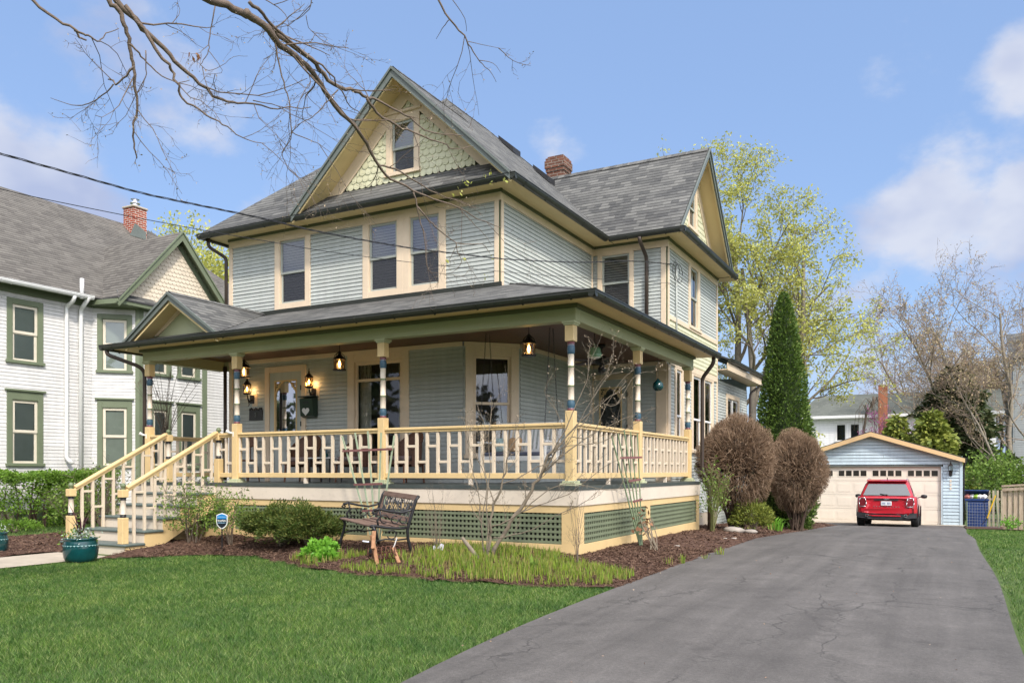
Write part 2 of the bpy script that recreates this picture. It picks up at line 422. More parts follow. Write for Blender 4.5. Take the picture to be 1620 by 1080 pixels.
def lawnmat(name, cols):
    m = island(name, cols, .6, .25); nt = m.node_tree; b = nt.nodes['Principled BSDF']; ramp = [n for n in nt.nodes if n.type == 'VALTORGB'][0]
    tc = N(nt, 'ShaderNodeTexCoord'); n1 = N(nt, 'ShaderNodeTexNoise'); n1.inputs['Scale'].default_value = 1.1; n1.inputs['Detail'].default_value = 7; n1.inputs['Roughness'].default_value = .65
    link(nt, tc.outputs['Object'], n1.inputs['Vector']); r = N(nt, 'ShaderNodeValToRGB'); r.color_ramp.elements[0].position = .36; r.color_ramp.elements[1].position = .66
    r.color_ramp.elements[0].color = (.44,.64,.55,1); r.color_ramp.elements[1].color = (1.22,1.16,1.0,1)
    n2 = N(nt, 'ShaderNodeTexNoise'); n2.inputs['Scale'].default_value = 9; n2.inputs['Detail'].default_value = 4; link(nt, tc.outputs['Object'], n2.inputs['Vector'])
    av = N(nt, 'ShaderNodeMath', operation='ADD'); link(nt, n1.outputs['Fac'], av.inputs[0]); link(nt, n2.outputs['Fac'], av.inputs[1]); hv = N(nt, 'ShaderNodeMath', operation='MULTIPLY'); link(nt, av.outputs[0], hv.inputs[0]); hv.inputs[1].default_value = .5; link(nt, hv.outputs[0], r.inputs[0]); r.color_ramp.elements[0].position = .38; r.color_ramp.elements[1].position = .62
    mx = N(nt, 'ShaderNodeMixRGB', blend_type='MULTIPLY'); mx.inputs[0].default_value = 1; link(nt, ramp.outputs[0], mx.inputs[1]); link(nt, r.outputs[0], mx.inputs[2])
    link(nt, mx.outputs[0], b.inputs['Base Color'])
    t = [n for n in nt.nodes if n.type == 'BSDF_TRANSLUCENT'][0]; link(nt, mx.outputs[0], t.inputs['Color']); return m
M = {}
M['siding'] = boards('painted_clapboard', (0.45, 0.475, 0.445))
M['garage_siding'] = boards('pale_blue_siding', (0.50, 0.61, 0.67), .03)
M['cream'] = paint('cream_paint', (0.70, 0.565, 0.41), 0.5, 0.10, 2.0, 0.1, 40, dirt=.12)
M['doorcream'] = paint('pale_cream_door', (0.76, 0.68, 0.57), 0.5, 0.08, 1.5, dirt=.08)
M['yellow'] = paint('yellow_paint', (0.69, 0.505, 0.25), 0.5, 0.10, 2.0, 0.1, 40, dirt=.14)
M['offwhite'] = paint('offwhite_paint', (0.69, 0.60, 0.485), 0.5, 0.10, 1.2, 0.1, 40, dirt=.14)
M['bal'] = paint('baluster_paint', (0.66, 0.555, 0.42), 0.5, 0.06, 2.0)
M['beam'] = paint('sage_beam_paint', (0.37, 0.39, 0.235), 0.55, 0.08, 1.5, 0.1, 40)
M['sage'] = paint('pale_sage_paint', (0.47, 0.49, 0.31), 0.6, 0.07, 1.5)
M['soffit'] = paint('ochre_soffit', (0.72, 0.56, 0.29), 0.6, 0.10, 1.5)
M['gutter'] = paint('dark_green_gutter', (0.026, 0.029, 0.022), 0.38, 0.3, 2.5, 0.0, dirt=0.25)
M['dkgreen'] = paint('dark_green_trim', (0.085, 0.10, 0.05), 0.5, 0.1, 2)
M['rake'] = paint('grey_green_rake', (0.135, 0.155, 0.14), 0.45, 0.15, 2, dirt=0.2)
M['downspout'] = paint('brown_downspout', (0.055, 0.040, 0.032), 0.4, 0.2, 3)
M['scallop'] = island('sage_scallop', [(0.56,0.55,0.37),(0.62,0.61,0.43),(0.59,0.58,0.40)], 0.6)
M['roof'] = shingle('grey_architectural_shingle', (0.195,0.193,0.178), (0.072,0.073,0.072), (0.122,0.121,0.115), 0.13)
M['roof_edge'] = paint('shingle_edge', (0.05, 0.05, 0.05), 0.9)
M['nroof'] = shingle('weathered_shingle', (0.175,0.163,0.143), (0.10,0.092,0.082), (0.135,0.125,0.108), 0.13)
M['fhroof'] = shingle('far_green_grey_shingle', (0.17,0.18,0.155), (0.12,0.13,0.11), (0.145,0.15,0.13), 0.16)
_unused = lambda: brickmat('far_green_grey_shingle', (0.17,0.18,0.155), (0.12,0.13,0.11), (0.08,0.08,0.07), 0.4, 0.16, 0.008, bump=0.3)
M['brick'] = brickmat('old_red_brick', (0.20,0.085,0.055), (0.10,0.050,0.036), (0.26,0.22,0.18), 0.22, 0.075, 0.010, use_uv=True, bump=0.6)
M['nbrick'] = brickmat('bright_red_brick', (0.36,0.07,0.035), (0.24,0.05,0.03), (0.52,0.45,0.38), 0.21, 0.072, 0.011, use_uv=True, bump=0.5)
M['obrick'] = brickmat('orange_brick', (0.38,0.13,0.06), (0.30,0.10,0.05), (0.30,0.22,0.16), 0.21, 0.075, 0.006, use_uv=True)
M['concrete'] = paint('concrete', (0.42, 0.36, 0.28), 0.85, 0.2, 4, 0.3, 90)
M['step'] = paint('grey_green_step', (0.10, 0.13, 0.12), 0.45, 0.15, 3)
M['deck'] = paint('grey_green_deck', (0.065, 0.078, 0.074), 0.4, 0.2, 3)
M['lattice'] = paint('green_lattice', (0.175, 0.205, 0.125), 0.6, 0.12, 5)
M['void'] = paint('dark_void', (0.010, 0.010, 0.010), 0.9)  # black that stands in for unlit space under the porch and behind panes
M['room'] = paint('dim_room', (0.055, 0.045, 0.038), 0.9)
M['teal'] = paint('column_blue', (0.045, 0.10, 0.145), 0.4, 0.15, 8)
M['maroon'] = paint('column_maroon', (0.17, 0.055, 0.065), 0.4, 0.15, 8)
M['ring'] = paint('column_ring_green', (0.15, 0.185, 0.10), 0.45)
M['lilac'] = paint('column_slate', (0.19, 0.20, 0.24), 0.45)
M['sash'] = paint('grey_sash', (0.36, 0.38, 0.34), 0.5, 0.08)
M['white'] = paint('white_paint', (0.72, 0.72, 0.70), 0.5, 0.06, 2)
M['nsiding'] = boards('white_siding', (0.66, 0.65, 0.63), .04)
M['ngreen'] = paint('green_trim', (0.155, 0.185, 0.115), 0.5, 0.12, 2)
M['nscallop'] = island('cream_scallop', [(0.62,0.54,0.42),(0.70,0.61,0.48),(0.66,0.58,0.45)], 0.6)
M['ncream'] = paint('cream_frame', (0.68, 0.62, 0.50), 0.5)
M['nshade'] = paint('grey_green_screen', (0.25, 0.27, 0.225), 0.5, 0.15, 2)
M['glass'] = glassmat('window_glass', refl=0.07)
M['glass_up'] = glassmat('upper_window_glass', refl=0.19)
def meshmat():
    m = bpy.data.materials.new('insect_mesh'); m.use_nodes = True; nt = m.node_tree; nt.nodes.clear()
    o = N(nt, 'ShaderNodeOutputMaterial'); t = N(nt, 'ShaderNodeBsdfTransparent'); d = N(nt, 'ShaderNodeBsdfDiffuse'); d.inputs[0].default_value = (.05,.05,.052,1)
    mx = N(nt, 'ShaderNodeMixShader'); mx.inputs[0].default_value = .50; link(nt, t.outputs[0], mx.inputs[1]); link(nt, d.outputs[0], mx.inputs[2]); link(nt, mx.outputs[0], o.inputs['Surface']); return m
M['mesh'] = meshmat()
M['blind'] = paint('window_blind', (0.33, 0.30, 0.275), 0.6, 0.05)
M['blindw'] = paint('pale_blind', (0.66, 0.66, 0.63), 0.6, 0.05)
M['curtain'] = paint('lace_curtain', (0.48, 0.44, 0.36), 0.8, 0.25, 30)
M['ceil'] = woodmat('stained_ceiling_boards', (0.05, 0.021, 0.012), (0.15, 0.066, 0.033), (1.0, 16, 1), 0.45)
M['iron'] = paint('black_iron', (0.018, 0.018, 0.020), 0.38, 0.2, 6)
M['dkbrown'] = paint('bronze_lantern', (0.020, 0.014, 0.011), 0.4, 0.2, 9)
M['bulb'] = emit('warm_bulb', (1.0, 0.62, 0.24), 8)
M['lampglass'] = glassmat('seeded_glass', (1.0, 0.80, 0.52), 0.04)
M['tire'] = paint('tyre_rubber', (0.018, 0.018, 0.018), 0.75, 0.2, 10)
M['chrome'] = paint('chrome', (0.65, 0.65, 0.66), 0.18, 0.05, 3, metal=1.0)
M['blackplastic'] = paint('black_plastic', (0.022, 0.022, 0.024), 0.5, 0.2, 6)
M['mailgreen'] = paint('dark_green_enamel', (0.020,0.040,0.026), .3, .2, 5)
M['pendgreen'] = paint('pale_green_enamel', (0.20,0.34,0.22), .3, .15, 6)
M['tealglaze'] = paint('teal_glaze', (0.003,0.050,0.054), .12, .3, 9, spec=.7)
M['palegl'] = paint('pale_glaze', (0.25,0.42,0.42), .3, .2, 9)
M['orangeleaf2'] = island('curled_brown_leaf', [(0.14,0.06,0.035),(0.26,0.13,0.07),(0.36,0.24,0.14)], .8)
M['signblack'] = paint('sign_navy', (0.010,0.014,0.022), .35); M['signblue'] = paint('sign_blue', (0.015,0.20,0.50), .35); M['signpale'] = paint('sign_pale_print', (0.30,0.50,0.66), .4)
M['purple'] = paint('purple_spike_leaf', (0.060,0.020,0.028), .5); M['silver'] = island('silver_leaf', [(0.30,0.36,0.32),(0.40,0.45,0.40),(0.14,0.22,0.12)], .7)
M['rub1'] = paint('pink_bag', (0.55,0.22,0.18), .5); M['rub2'] = paint('lime_bag', (0.30,0.50,0.06), .5)
M['chrome2'] = paint('galvanised_wire', (0.30,0.31,0.31), .5, metal=.3); M['yell'] = paint('yellow_fibreglass', (0.72,0.46,0.02), .4)
M['benchpale'] = woodmat('pale_weathered_wood', (0.30,0.26,0.17), (0.45,0.40,0.28), (12,12,1.5), .85); M['fencewood'] = woodmat('tan_fence_board', (0.36,0.27,0.19), (0.50,0.40,0.30), (9,9,1.2), .85)
M['plate'] = paint('plate_white', (0.62,0.64,0.66), .4); M['platetxt'] = paint('plate_ink', (0.12,0.14,0.26), .5)
def gz(x, y):
    b = 0.0
    if y > 16: 
        t = min((y - 16) / 18.0, 1.0); b = -0.71 * t * (1.0 + 0.0 * t)
    s = min(max((-x - 7.0) / 4.0, 0.0), 1.0)
    near = min(max((12.0 - y) / 3.0, 0.0), 1.0)
    return b - 0.08 * s * near
# ================================================================== shared builders
def wallspace(x0, y0, ang):
    """point (x0,y0) is u=0; ang = direction of +u in degrees; outward normal is 90 deg clockwise from u"""
    a = R(ang); ux, uy = math.cos(a), math.sin(a); nx, ny = uy, -ux
    return lambda u, z, d: (x0 + ux*u + nx*d, y0 + uy*u + ny*d, z)
def siding(W_, z0, z1, ext, holes, exp=0.0775, lip=0.017, mb=None, groove=0.065):
    mb = mb or MB(); z = z0; rr = random.Random(3)
    while z < z1 - 0.004:
        za, zb = z, min(z + exp, z1)
        a0, b0 = ext(za); a1, b1 = ext(zb)
        cuts = sorted([(h[0], h[1]) for h in holes if h[2] < (za+zb)/2 < h[3]])
        segs = []; cur = None
        cur0, cur1 = a0, a1
        for (ha, hb) in cuts:
            if ha > max(cur0, cur1): segs.append((cur0, cur1, ha, ha))
            cur0 = cur1 = hb
        segs.append((cur0, cur1, b0, b1))
        for (p0, p1, q0, q1) in segs:
            if q0 - p0 < 0.01 and q1 - p1 < 0.01: continue
            l = lip * rr.uniform(0.85, 1.1)
            gv = exp * groove
            if q0 - p0 > 2.2:
                nsp = int((q0-p0)/rr.uniform(1.9, 2.9)); cutp = sorted(rr.uniform(p0+.4, q0-.4) for _ in range(nsp))
            else: cutp = []
            edges = [None]+cutp+[None]
            for ce in range(len(edges)-1):
                e0 = p0 if edges[ce] is None else edges[ce]+.0015; e1 = q0 if edges[ce+1] is None else edges[ce+1]-.0015; t0_ = p1 if edges[ce] is None else e0; t1_ = q1 if edges[ce+1] is None else e1
                mb.face([W_(e0, za+gv, l), W_(e1, za+gv, l), W_(t1_, zb, 0.003), W_(t0_, zb, 0.003)])
            mb.face([W_(p0, za+gv, -0.016), W_(q0, za+gv, -0.016), W_(q0, za+gv, l), W_(p0, za+gv, l)])
            mb.face([W_(p0, za-.002, -0.016), W_(q0, za-.002, -0.016), W_(q0, za+gv, -0.016), W_(p0, za+gv, -0.016)])
        z = zb
    return mb
def scallops(W_, z0, z1, ext, holes, w=0.125, exp=0.115, seed=1, off=0.03):
    """rows of round-ended shingles"""
    mb = MB(); z = z0; row = 0
    while z < z1:
        a, b = ext(z + exp*0.5)
        k = math.floor(a / w) - 1
        while k * w < b + w:
            u = k * w + (row % 2) * w / 2
            ua, ub = max(u, a), min(u + w - 0.004, b)
            if ub - ua > 0.015 and not any(h[0] < (ua+ub)/2 < h[1] and h[2] < z + exp*.4 < h[3] for h in holes):
                pts = []
                for j in range(7):
                    t = math.pi * j / 6
                    uu = u + w/2 - math.cos(t) * (w/2 - .002); zz = z + exp*0.42 - math.sin(t) * exp * 0.42
                    uu = min(max(uu, ua), ub)
                    pts.append((uu, zz))
                zt = min(z + exp * 1.5, z1 + .02)
                fr = [W_(ua, zt, off - .022)] + [W_(p[0], p[1], off) for p in pts] + [W_(ub, zt, off - .022)]
                mb.face(fr)
                for j in range(6):
                    p, q = pts[j], pts[j+1]
                    mb.face([W_(p[0], p[1], off-.018), W_(q[0], q[1], off-.018), W_(q[0], q[1], off), W_(p[0], p[1], off)])
            k += 1
        z += exp; row += 1
    return mb
def backing(W_, poly, mat, parent, name='gable_backing', d=0.002):
    mb = MB(); mb.face([W_(u, z, d) for u, z in poly]); return mb.build(name, mat, parent)
def window(house, W_, u0, u1, z0, z1, cas=0.11, frame=M['cream'], sash=M['sash'], kind='blind', glass=M['glass'], cap=None,
           meet=0.5, split=None, holes=None, name='window', sill=True, head=None, d=0.035, blindm=None, fill=None, bar=0.045, label=None, screen=False):
    """casing u0..u1 z0..z1 (outer); returns the part; adds its opening to holes"""
    cz = cas if head is None else head
    iu0, iu1, iz0, iz1 = u0 + cas, u1 - cas, z0 + (0.05 if sill else cas), z1 - cz
    f = MB()
    f.wbox(W_, u0, iu0, z0, z1, -0.01, d); f.wbox(W_, iu1, u1, z0, z1, -0.01, d)
    f.wbox(W_, iu0, iu1, iz1, z1, -0.01, d - .002)
    if sill: f.wbox(W_, u0 - .03, u1 + .03, z0 - .01, iz0 + .012, -0.012, d + 0.035)
    else: f.wbox(W_, iu0, iu1, z0, iz0, -0.01, d - .002)
    if cap: f.wbox(W_, u0 - .05, u1 + .05, z1, z1 + cap, -0.01, d + 0.04)
    # reveals
    f.wbox(W_, iu0, iu0 + .014, iz0, iz1, -0.075, d - .004); f.wbox(W_, iu1 - .014, iu1, iz0, iz1, -0.075, d - .004)
    f.wbox(W_, iu0, iu1, iz1 - .014, iz1, -0.075, d - .006)
    w = f.build(name, frame, house, bevel=0.004)
    if label: w['label'] = label
    s = MB(); b = bar; zm = iz0 + (iz1 - iz0) * meet
    def ring(a0, a1, c0, c1, dd0, dd1, bb=b):
        s.wbox(W_, a0, a0+bb, c0, c1, dd0, dd1); s.wbox(W_, a1-bb, a1, c0, c1, dd0, dd1)
        s.wbox(W_, a0+bb, a1-bb, c0, c0+bb, dd0, dd1); s.wbox(W_, a0+bb, a1-bb, c1-bb, c1, dd0, dd1)
    if meet and meet < 1:
        ring(iu0+.015, iu1-.015, iz0, zm+.02, -.050, -.028); ring(iu0+.015, iu1-.015, zm-.02, iz1-.015, -.026, -.004)
    else: ring(iu0+.015, iu1-.015, iz0, iz1-.015, -.040, -.010)
    so = s.build('sash', sash, w)
    g = MB()
    if meet and meet < 1:
        g.face([W_(iu0+.03, iz0+.03, -.039), W_(iu1-.03, iz0+.03, -.039), W_(iu1-.03, zm, -.039), W_(iu0+.03, zm, -.039)])
        g.face([W_(iu0+.03, zm, -.015), W_(iu1-.03, zm, -.015), W_(iu1-.03, iz1-.03, -.015), W_(iu0+.03, iz1-.03, -.015)])
    else:
        g.face([W_(iu0+.03, iz0+.03, -.025), W_(iu1-.03, iz0+.03, -.025), W_(iu1-.03, iz1-.03, -.025), W_(iu0+.03, iz1-.03, -.025)])
    g.build('pane', glass, w)
    if screen:
        q = MB(); q.face([W_(iu0+.06, iz0+.045, -.030), W_(iu1-.06, iz0+.045, -.030), W_(iu1-.06, zm-.02, -.030), W_(iu0+.06, zm-.02, -.030)]); q.build('insect_screen', M['mesh'], w)
    # shallow box behind, the dimness of the room painted into its colour
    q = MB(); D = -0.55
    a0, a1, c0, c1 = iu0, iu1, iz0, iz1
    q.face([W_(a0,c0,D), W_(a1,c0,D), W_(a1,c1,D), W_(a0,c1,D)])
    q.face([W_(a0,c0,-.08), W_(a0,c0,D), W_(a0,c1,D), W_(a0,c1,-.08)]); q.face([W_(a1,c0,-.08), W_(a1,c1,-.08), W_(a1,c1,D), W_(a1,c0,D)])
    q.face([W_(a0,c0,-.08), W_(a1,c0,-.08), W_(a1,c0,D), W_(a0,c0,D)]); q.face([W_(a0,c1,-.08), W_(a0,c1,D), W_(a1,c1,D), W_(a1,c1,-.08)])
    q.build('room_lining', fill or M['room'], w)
    if kind == 'blind':
        v = MB(); z = iz0 + .02
        while z < iz1 - .04:
            v.face([W_(iu0+.02, z, -.105), W_(iu1-.02, z, -.105), W_(iu1-.02, z+.030, -.080), W_(iu0+.02, z+.030, -.080)])
            z += .056
        v.build('blind', blindm or M['blind'], w)
    elif kind == 'shade':
        v = MB(); v.face([W_(iu0, iz0, -.045), W_(iu1, iz0, -.045), W_(iu1, iz1, -.045), W_(iu0, iz1, -.045)])
        v.build('insect_screen', M['nshade'], w)
    elif kind == 'half':
        v = MB(); v.wbox(W_, iu0+.02, iu1-.02, zm, iz1, -.12, -.10)
        v.build('roller_shade', blindm or M['blindw'], w)
    elif kind == 'curtain':
        v = MB()
        for (ca, cb) in ((iu0+.02, iu0+.02+(iu1-iu0)*.22), (iu1-.02-(iu1-iu0)*.16, iu1-.02)):
            n = 16
            for j in range(n):
                ta, tb = ca+(cb-ca)*j/n, ca+(cb-ca)*(j+1)/n
                da, db = -.16+.02*math.sin(j*1.9), -.16+.02*math.sin((j+1)*1.9)
                v.face([W_(ta, iz0, da), W_(tb, iz0, db), W_(tb, iz1, db), W_(ta, iz1, da)])
        v.build('curtain', M['curtain'], w)
    if holes is not None: holes.append((iu0 - .004, iu1 + .004, iz0 - .004, iz1 + .004))
    return w
def wallface(W_, u0, u1, z0, z1): return lambda z: (u0, u1)
def roofpoly(mb, pts, edir, th=0.045, m=0):
    """sheet with UVs: u along the eave, v up the slope"""
    P = [Vector(p) for p in pts]; e = Vector(edir).normalized()
    n = (P[1]-P[0]).cross(P[2]-P[0]).normalized()
    if n.z < 0: P = P[::-1]; n = -n
    up = n.cross(e).normalized()
    if up.z < 0: up = -up
    uv = [((p.dot(e)), (p.dot(up))) for p in P]
    mb.face(P, m, uv)
    dn = Vector((0, 0, -th))
    k = len(P)
    for i in range(k):
        a, b = P[i], P[(i+1) % k]
        mb.face([a, a+dn, b+dn, b], 1)
    mb.face([p+dn for p in P][::-1], 1)
def gutter(mb, p, q, w=0.10, h=0.10, hang=0.75, out=(0,0), m=0):
    """trough from p to q (top outer line), body w deep towards -out"""
    p = Vector(p); q = Vector(q); o = Vector((out[0], out[1], 0))
    prof = [(0, 0), (0.004, -h*0.35), (-w*.12, -h*0.7), (-w*.35, -h*0.95), (-w*.62, -h), (-w, -h*.9), (-w, 0)]
    for i in range(len(prof)-1):
        a, b = prof[i], prof[i+1]
        mb.face([p+o*a[0]+Vector((0,0,a[1])), p+o*b[0]+Vector((0,0,b[1])), q+o*b[0]+Vector((0,0,b[1])), q+o*a[0]+Vector((0,0,a[1]))], m)
    for e in (p, q): mb.face([e+o*a[0]+Vector((0,0,a[1])) for a in prof], m)
    mb.bar(p+o*.004, q+o*.004, .012, .014, m)
    L = (q-p).length; d = (q-p)/L; k = int(L/hang)
    for i in range(k):
        c = p + d*(L*(i+.5)/k)
        mb.bar(c+o*.004+Vector((0,0,-h*.36)), c+o*(-w*.62)+Vector((0,0,-h*1.05)), .03, .022, m, up=(out[0],out[1],.3))
def shaft(parent, x, y, z0, z1, s=0.135, label=None):
    """painted turned porch column"""
    c = MB(); h = s/2
    zc = z1
    c.box(x-h*1.55, x+h*1.55, y-h*1.55, y+h*1.55, zc-.05, zc, 0)
    cap = MB(); cap.box(x-h*1.55, x+h*1.55, y-h*1.55, y+h*1.55, zc-.035, zc); cap.box(x-h*1.3, x+h*1.3, y-h*1.3, y+h*1.3, zc-.06, zc-.035)
    b = MB()
    b.box(x-h, x+h, y-h, y+h, z0+.03, 2.19)
    o = b.build('column', M['yellow'], parent, bevel=0.006)
    b = MB(); b.box(x-h*1.04, x+h*1.04, y-h*1.04, y+h*1.04, 3.205, zc-.06); b.build('column_block', M['yellow'], o, bevel=0.006)
    if label: o['label'] = label
    cap.build('column_cap', M['sage'], o, bevel=0.006)
    k = s/0.135
    prof = [(.052*k,2.19),(.056*k,2.20),(.056*k,2.222),(.048*k,2.226),(.054*k,2.24),(.06*k,2.275),(.056*k,2.325),(.048*k,2.345),(.05*k,2.35),
            (.047*k,2.37),(.047*k,2.54),(.049*k,2.541),(.049*k,2.565),(.047*k,2.566),(.045*k,2.82),(.047*k,2.821),(.047*k,2.85),(.045*k,2.851),(.046*k,3.02),
            (.053*k,3.03),(.057*k,3.05),(.057*k,3.12),(.053*k,3.135),(.046*k,3.145),(.053*k,3.155),(.05*k,3.165),(.056*k,3.18),(.052*k,3.205)]
    ms = [0,0,0,1,1,1,1,2,3,3,2,2,3,3,2,2,3,3,1,1,1,1,1,4,4,0,0]
    t = MB(); t.lathe(prof, (x, y, 0), 18, ms)
    t.build('turned_shaft', [M['maroon'], M['teal'], M['ring'], M['offwhite'], M['lilac']], o, smooth=True)
    f = MB(); f.box(x-h*1.9, x+h*1.9, y-h*1.9, y+h*1.9, z0, z0+.035); f.box(x-h*1.5, x+h*1.5, y-h*1.5, y+h*1.5, z0+.035, z0+.075)
    f.build('column_foot', M['sage'], o, bevel=0.006)
    return o
def railing(parent, p, q, z0, label=None, first=0, legs=1, gapa=.09):
    """level railing p->q (2D) on the deck z0"""
    P = Vector((p[0], p[1], 0)); Q = Vector((q[0], q[1], 0)); d = (Q-P); L = d.length; d.normalize()
    a = math.degrees(math.atan2(d.y, d.x)); W_ = wallspace(P.x, P.y, a)
    t = MB(); t.wbox(W_, 0, L, z0+.885, z0+.93, -.055, .055); t.wbox(W_, 0, L, z0+.845, z0+.885, -.035, .035)
    o = t.build('railing', M['yellow'], parent, bevel=0.008)
    if label: o['label'] = label
    b = MB(); b.wbox(W_, 0, L, z0+.10, z0+.185, -.033, .033); b.build('bottom_rail', M['yellow'], o, bevel=0.005)
    n = max(2, round(L/0.2065)); s = L/n; v = MB()
    for i in range(n+1):
        u = i*s
        ua, ub = max(u-.024, 0.0), min(u+.024, L)
        v.wbox(W_, ua, ub, z0+.185, z0+.845, -.022, .022)
    for i in range(n):
        zc = z0+.62 if (i+first) % 2 == 0 else z0+.365
        v.wbox(W_, i*s+.024, (i+1)*s-.024, zc-.021, zc+.021, -.019, .019)
    v.build('balusters', M['bal'], o, bevel=0.003)
    if legs:
        l = MB(); u = L*0.5; l.wbox(W_, u-.028, u+.028, z0, z0+.10, -.028, .028); l.build('rail_foot', M['offwhite'], o)
    return o
def pipe(parent, pts, r, mat, name='downspout', flat=None):
    P = [Vector(p) for p in pts]
    # round the corners
    out_ = [P[0]]
    for i in range(1, len(P)-1):
        a, b, c = P[i-1], P[i], P[i+1]
        la, lc = min(.09, (a-b).length*.45), min(.09, (c-b).length*.45)
        pa = b+(a-b).normalized()*la; pc = b+(c-b).normalized()*lc
        for t in (0, .25, .5, .75, 1): out_.append(pa*(1-t)**2 + b*2*t*(1-t) + pc*t*t)
    out_.append(P[-1])
    mb = MB(); mb.tube(out_, r, 10)
    return mb.build(name, mat, parent, smooth=True)
def chimney(parent, x, y, z0, z1, w, dpt, mat, corbel=True, cap=M['concrete'], name='chimney', flue=False, grow=.03):
    mb = MB()
    def bb(hw, hd, a, b):
        c = [(x-hw,y-hd),(x+hw,y-hd),(x+hw,y+hd),(x-hw,y+hd)]
        for i in range(4):
            p, q = c[i], c[(i+1)%4]; l = math.dist(p, q); o_ = i*1.7
            mb.face([(p[0],p[1],a),(q[0],q[1],a),(q[0],q[1],b),(p[0],p[1],b)], 0, [(o_,a),(o_+l,a),(o_+l,b),(o_,b)])
        mb.face([(*p,b) for p in c], 0, [(p[0],p[1]) for p in c]); mb.face([(*p,a) for p in c][::-1], 0, [(p[0],p[1]) for p in c])
    if corbel:
        bb(w/2, dpt/2, z0, z1-.42); bb(w/2+grow, dpt/2+grow, z1-.42, z1-.33); bb(w/2+grow*2, dpt/2+grow*2, z1-.33, z1-.13); bb(w/2+grow, dpt/2+grow, z1-.13, z1-.05); bb(w/2-.02, dpt/2-.02, z1-.05, z1)
    else: bb(w/2, dpt/2, z0, z1)
    o = mb.build(name, mat, parent)
    if not corbel:
        c = MB(); c.box(x-w/2-.04, x+w/2+.04, y-dpt/2-.04, y+dpt/2+.04, z1, z1+.07); c.build('chimney_crown', cap, o, bevel=.02)
    if flue:
        c = MB(); c.lathe([(.10,z1+.07),(.10,z1+.2),(.16,z1+.2),(.16,z1+.23),(.08,z1+.26),(.08,z1+.32),(.14,z1+.34),(.05,z1+.38)], (x,y,0), 12); c.build('flue', M['chrome'], o)
    return o

# ================================================================== the main house
XR, XL, YF, YB = -7.094, -13.90, 12.75, 21.45        # main block walls
WX, WY = -5.35, 17.085                                # wing wall planes
ZE = 6.42; PIT = 0.95; XM = -10.425; ZR = ZE + PIT*(XM+14.3)
H = thing('victorian_house', (-9.5, 15.0, 0), 'pale grey-green clapboard Victorian house with cream trim and grey shingled gables', 'house')
DK = 1.09                                             # porch deck top
F = wallspace(XL, YF, 0)          # front wall, u = x - XL
S = wallspace(XR, YF, 90)         # east wall of the main block
WF = wallspace(XR, WY, 0)         # wing front wall
WS = wallspace(WX, WY, 90)        # wing east wall
def fu(x): return x - XL
# -- upper front wall
Zb = 4.60; Zf = 6.185
hol = []
windows = []
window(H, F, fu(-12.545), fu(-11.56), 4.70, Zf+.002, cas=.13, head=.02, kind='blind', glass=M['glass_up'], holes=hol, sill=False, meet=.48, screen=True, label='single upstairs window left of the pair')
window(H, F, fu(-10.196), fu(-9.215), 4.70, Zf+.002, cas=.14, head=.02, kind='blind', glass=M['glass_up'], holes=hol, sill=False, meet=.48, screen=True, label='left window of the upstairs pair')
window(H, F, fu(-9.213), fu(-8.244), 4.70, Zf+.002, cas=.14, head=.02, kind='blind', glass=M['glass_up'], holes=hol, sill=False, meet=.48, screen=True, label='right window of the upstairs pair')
siding(F, Zb, Zf, lambda z: (0.10, fu(XR)-.10), hol).build('upper_front_wall', M['siding'], H)
siding(S, Zb, Zf, lambda z: (0.10, WY-YF-.05), []).build('upper_side_wall', M['siding'], H)
t = MB()
t.wbox(F, 0, fu(XR)+.03, Zf, 6.40, -.01, .03); t.wbox(S, -.0301, WY-YF-.03, Zf, 6.40, -.01, .0305)
t.wbox(F, 0.0, .105, Zb, Zf, -.01, .028); t.wbox(F, fu(XR)-.105, fu(XR)-.02, Zb, Zf, -.01, .028)
t.wbox(S, .02, .105, Zb, Zf, -.01, .028); t.wbox(S, WY-YF-.09, WY-YF-.031, Zb, Zf, -.01, .028)
t.build('upper_trim', M['cream'], H, bevel=.003)
t = MB(); t.wbox(F, fu(XR)-.019, fu(XR)+.004, Zb, Zf, -.01, .006); t.wbox(S, -.004, .019, Zb, Zf, -.01, .006)
t.wbox(F, -.01, fu(XR)+.07, 6.33, 6.385, .031, .055); t.wbox(S, -.07, WY-YF-.056, 6.33, 6.385, .031, .055)
t.build('green_bead', M['dkgreen'], H)
# west + north walls (plain clapboard, little seen)
Wst = wallspace(XL, YB, 270)
siding(Wst, -0.1, 6.4, lambda z: (0, YB-YF), []).build('west_wall', M['siding'], H)
Nth = wallspace(XR, YB, 180)
siding(Nth, -.5, 6.4, lambda z: (0, XR-XL), []).build('north_wall', M['siding'], H)
# -- soffits, gutters of the main block
XE, YE = -6.60, 12.30                                # fascia line; gutters stand 0.09 outside
s = MB()
s.box(-14.24, XE, YE, YF, 6.385, 6.40); s.box(XR, XE, YF, 16.62, 6.3851, 6.4001); s.box(-14.24, XL, YF, YB, 6.3852, 6.4002)
s.box(XR, WX+.0, 16.62, WY, 6.3853, 6.4003); s.box(WX, -4.90, 16.66, 21.86, 6.3854, 6.4004)
s.build('soffit', M['soffit'], H)
g = MB()
gutter(g, (-14.33, 12.21, ZE+.01), (-6.51, 12.21, ZE+.01), out=(0,-1), w=.10)
gutter(g, (-6.51, 12.2101, ZE+.0102), (-6.51, 16.57, ZE+.0102), out=(1,0), w=.10)
gutter(g, (-6.51, 16.57, ZE+.0103), (-4.81, 16.57, ZE+.0103), out=(0,-1), w=.10)
gutter(g, (-4.81, 16.5701, ZE+.0104), (-4.81, 21.52, ZE+.0104), out=(1,0), w=.10)
gutter(g, (-14.33, 12.2101, ZE+.0101), (-14.33, 21.6, ZE+.0101), out=(-1,0), w=.10)
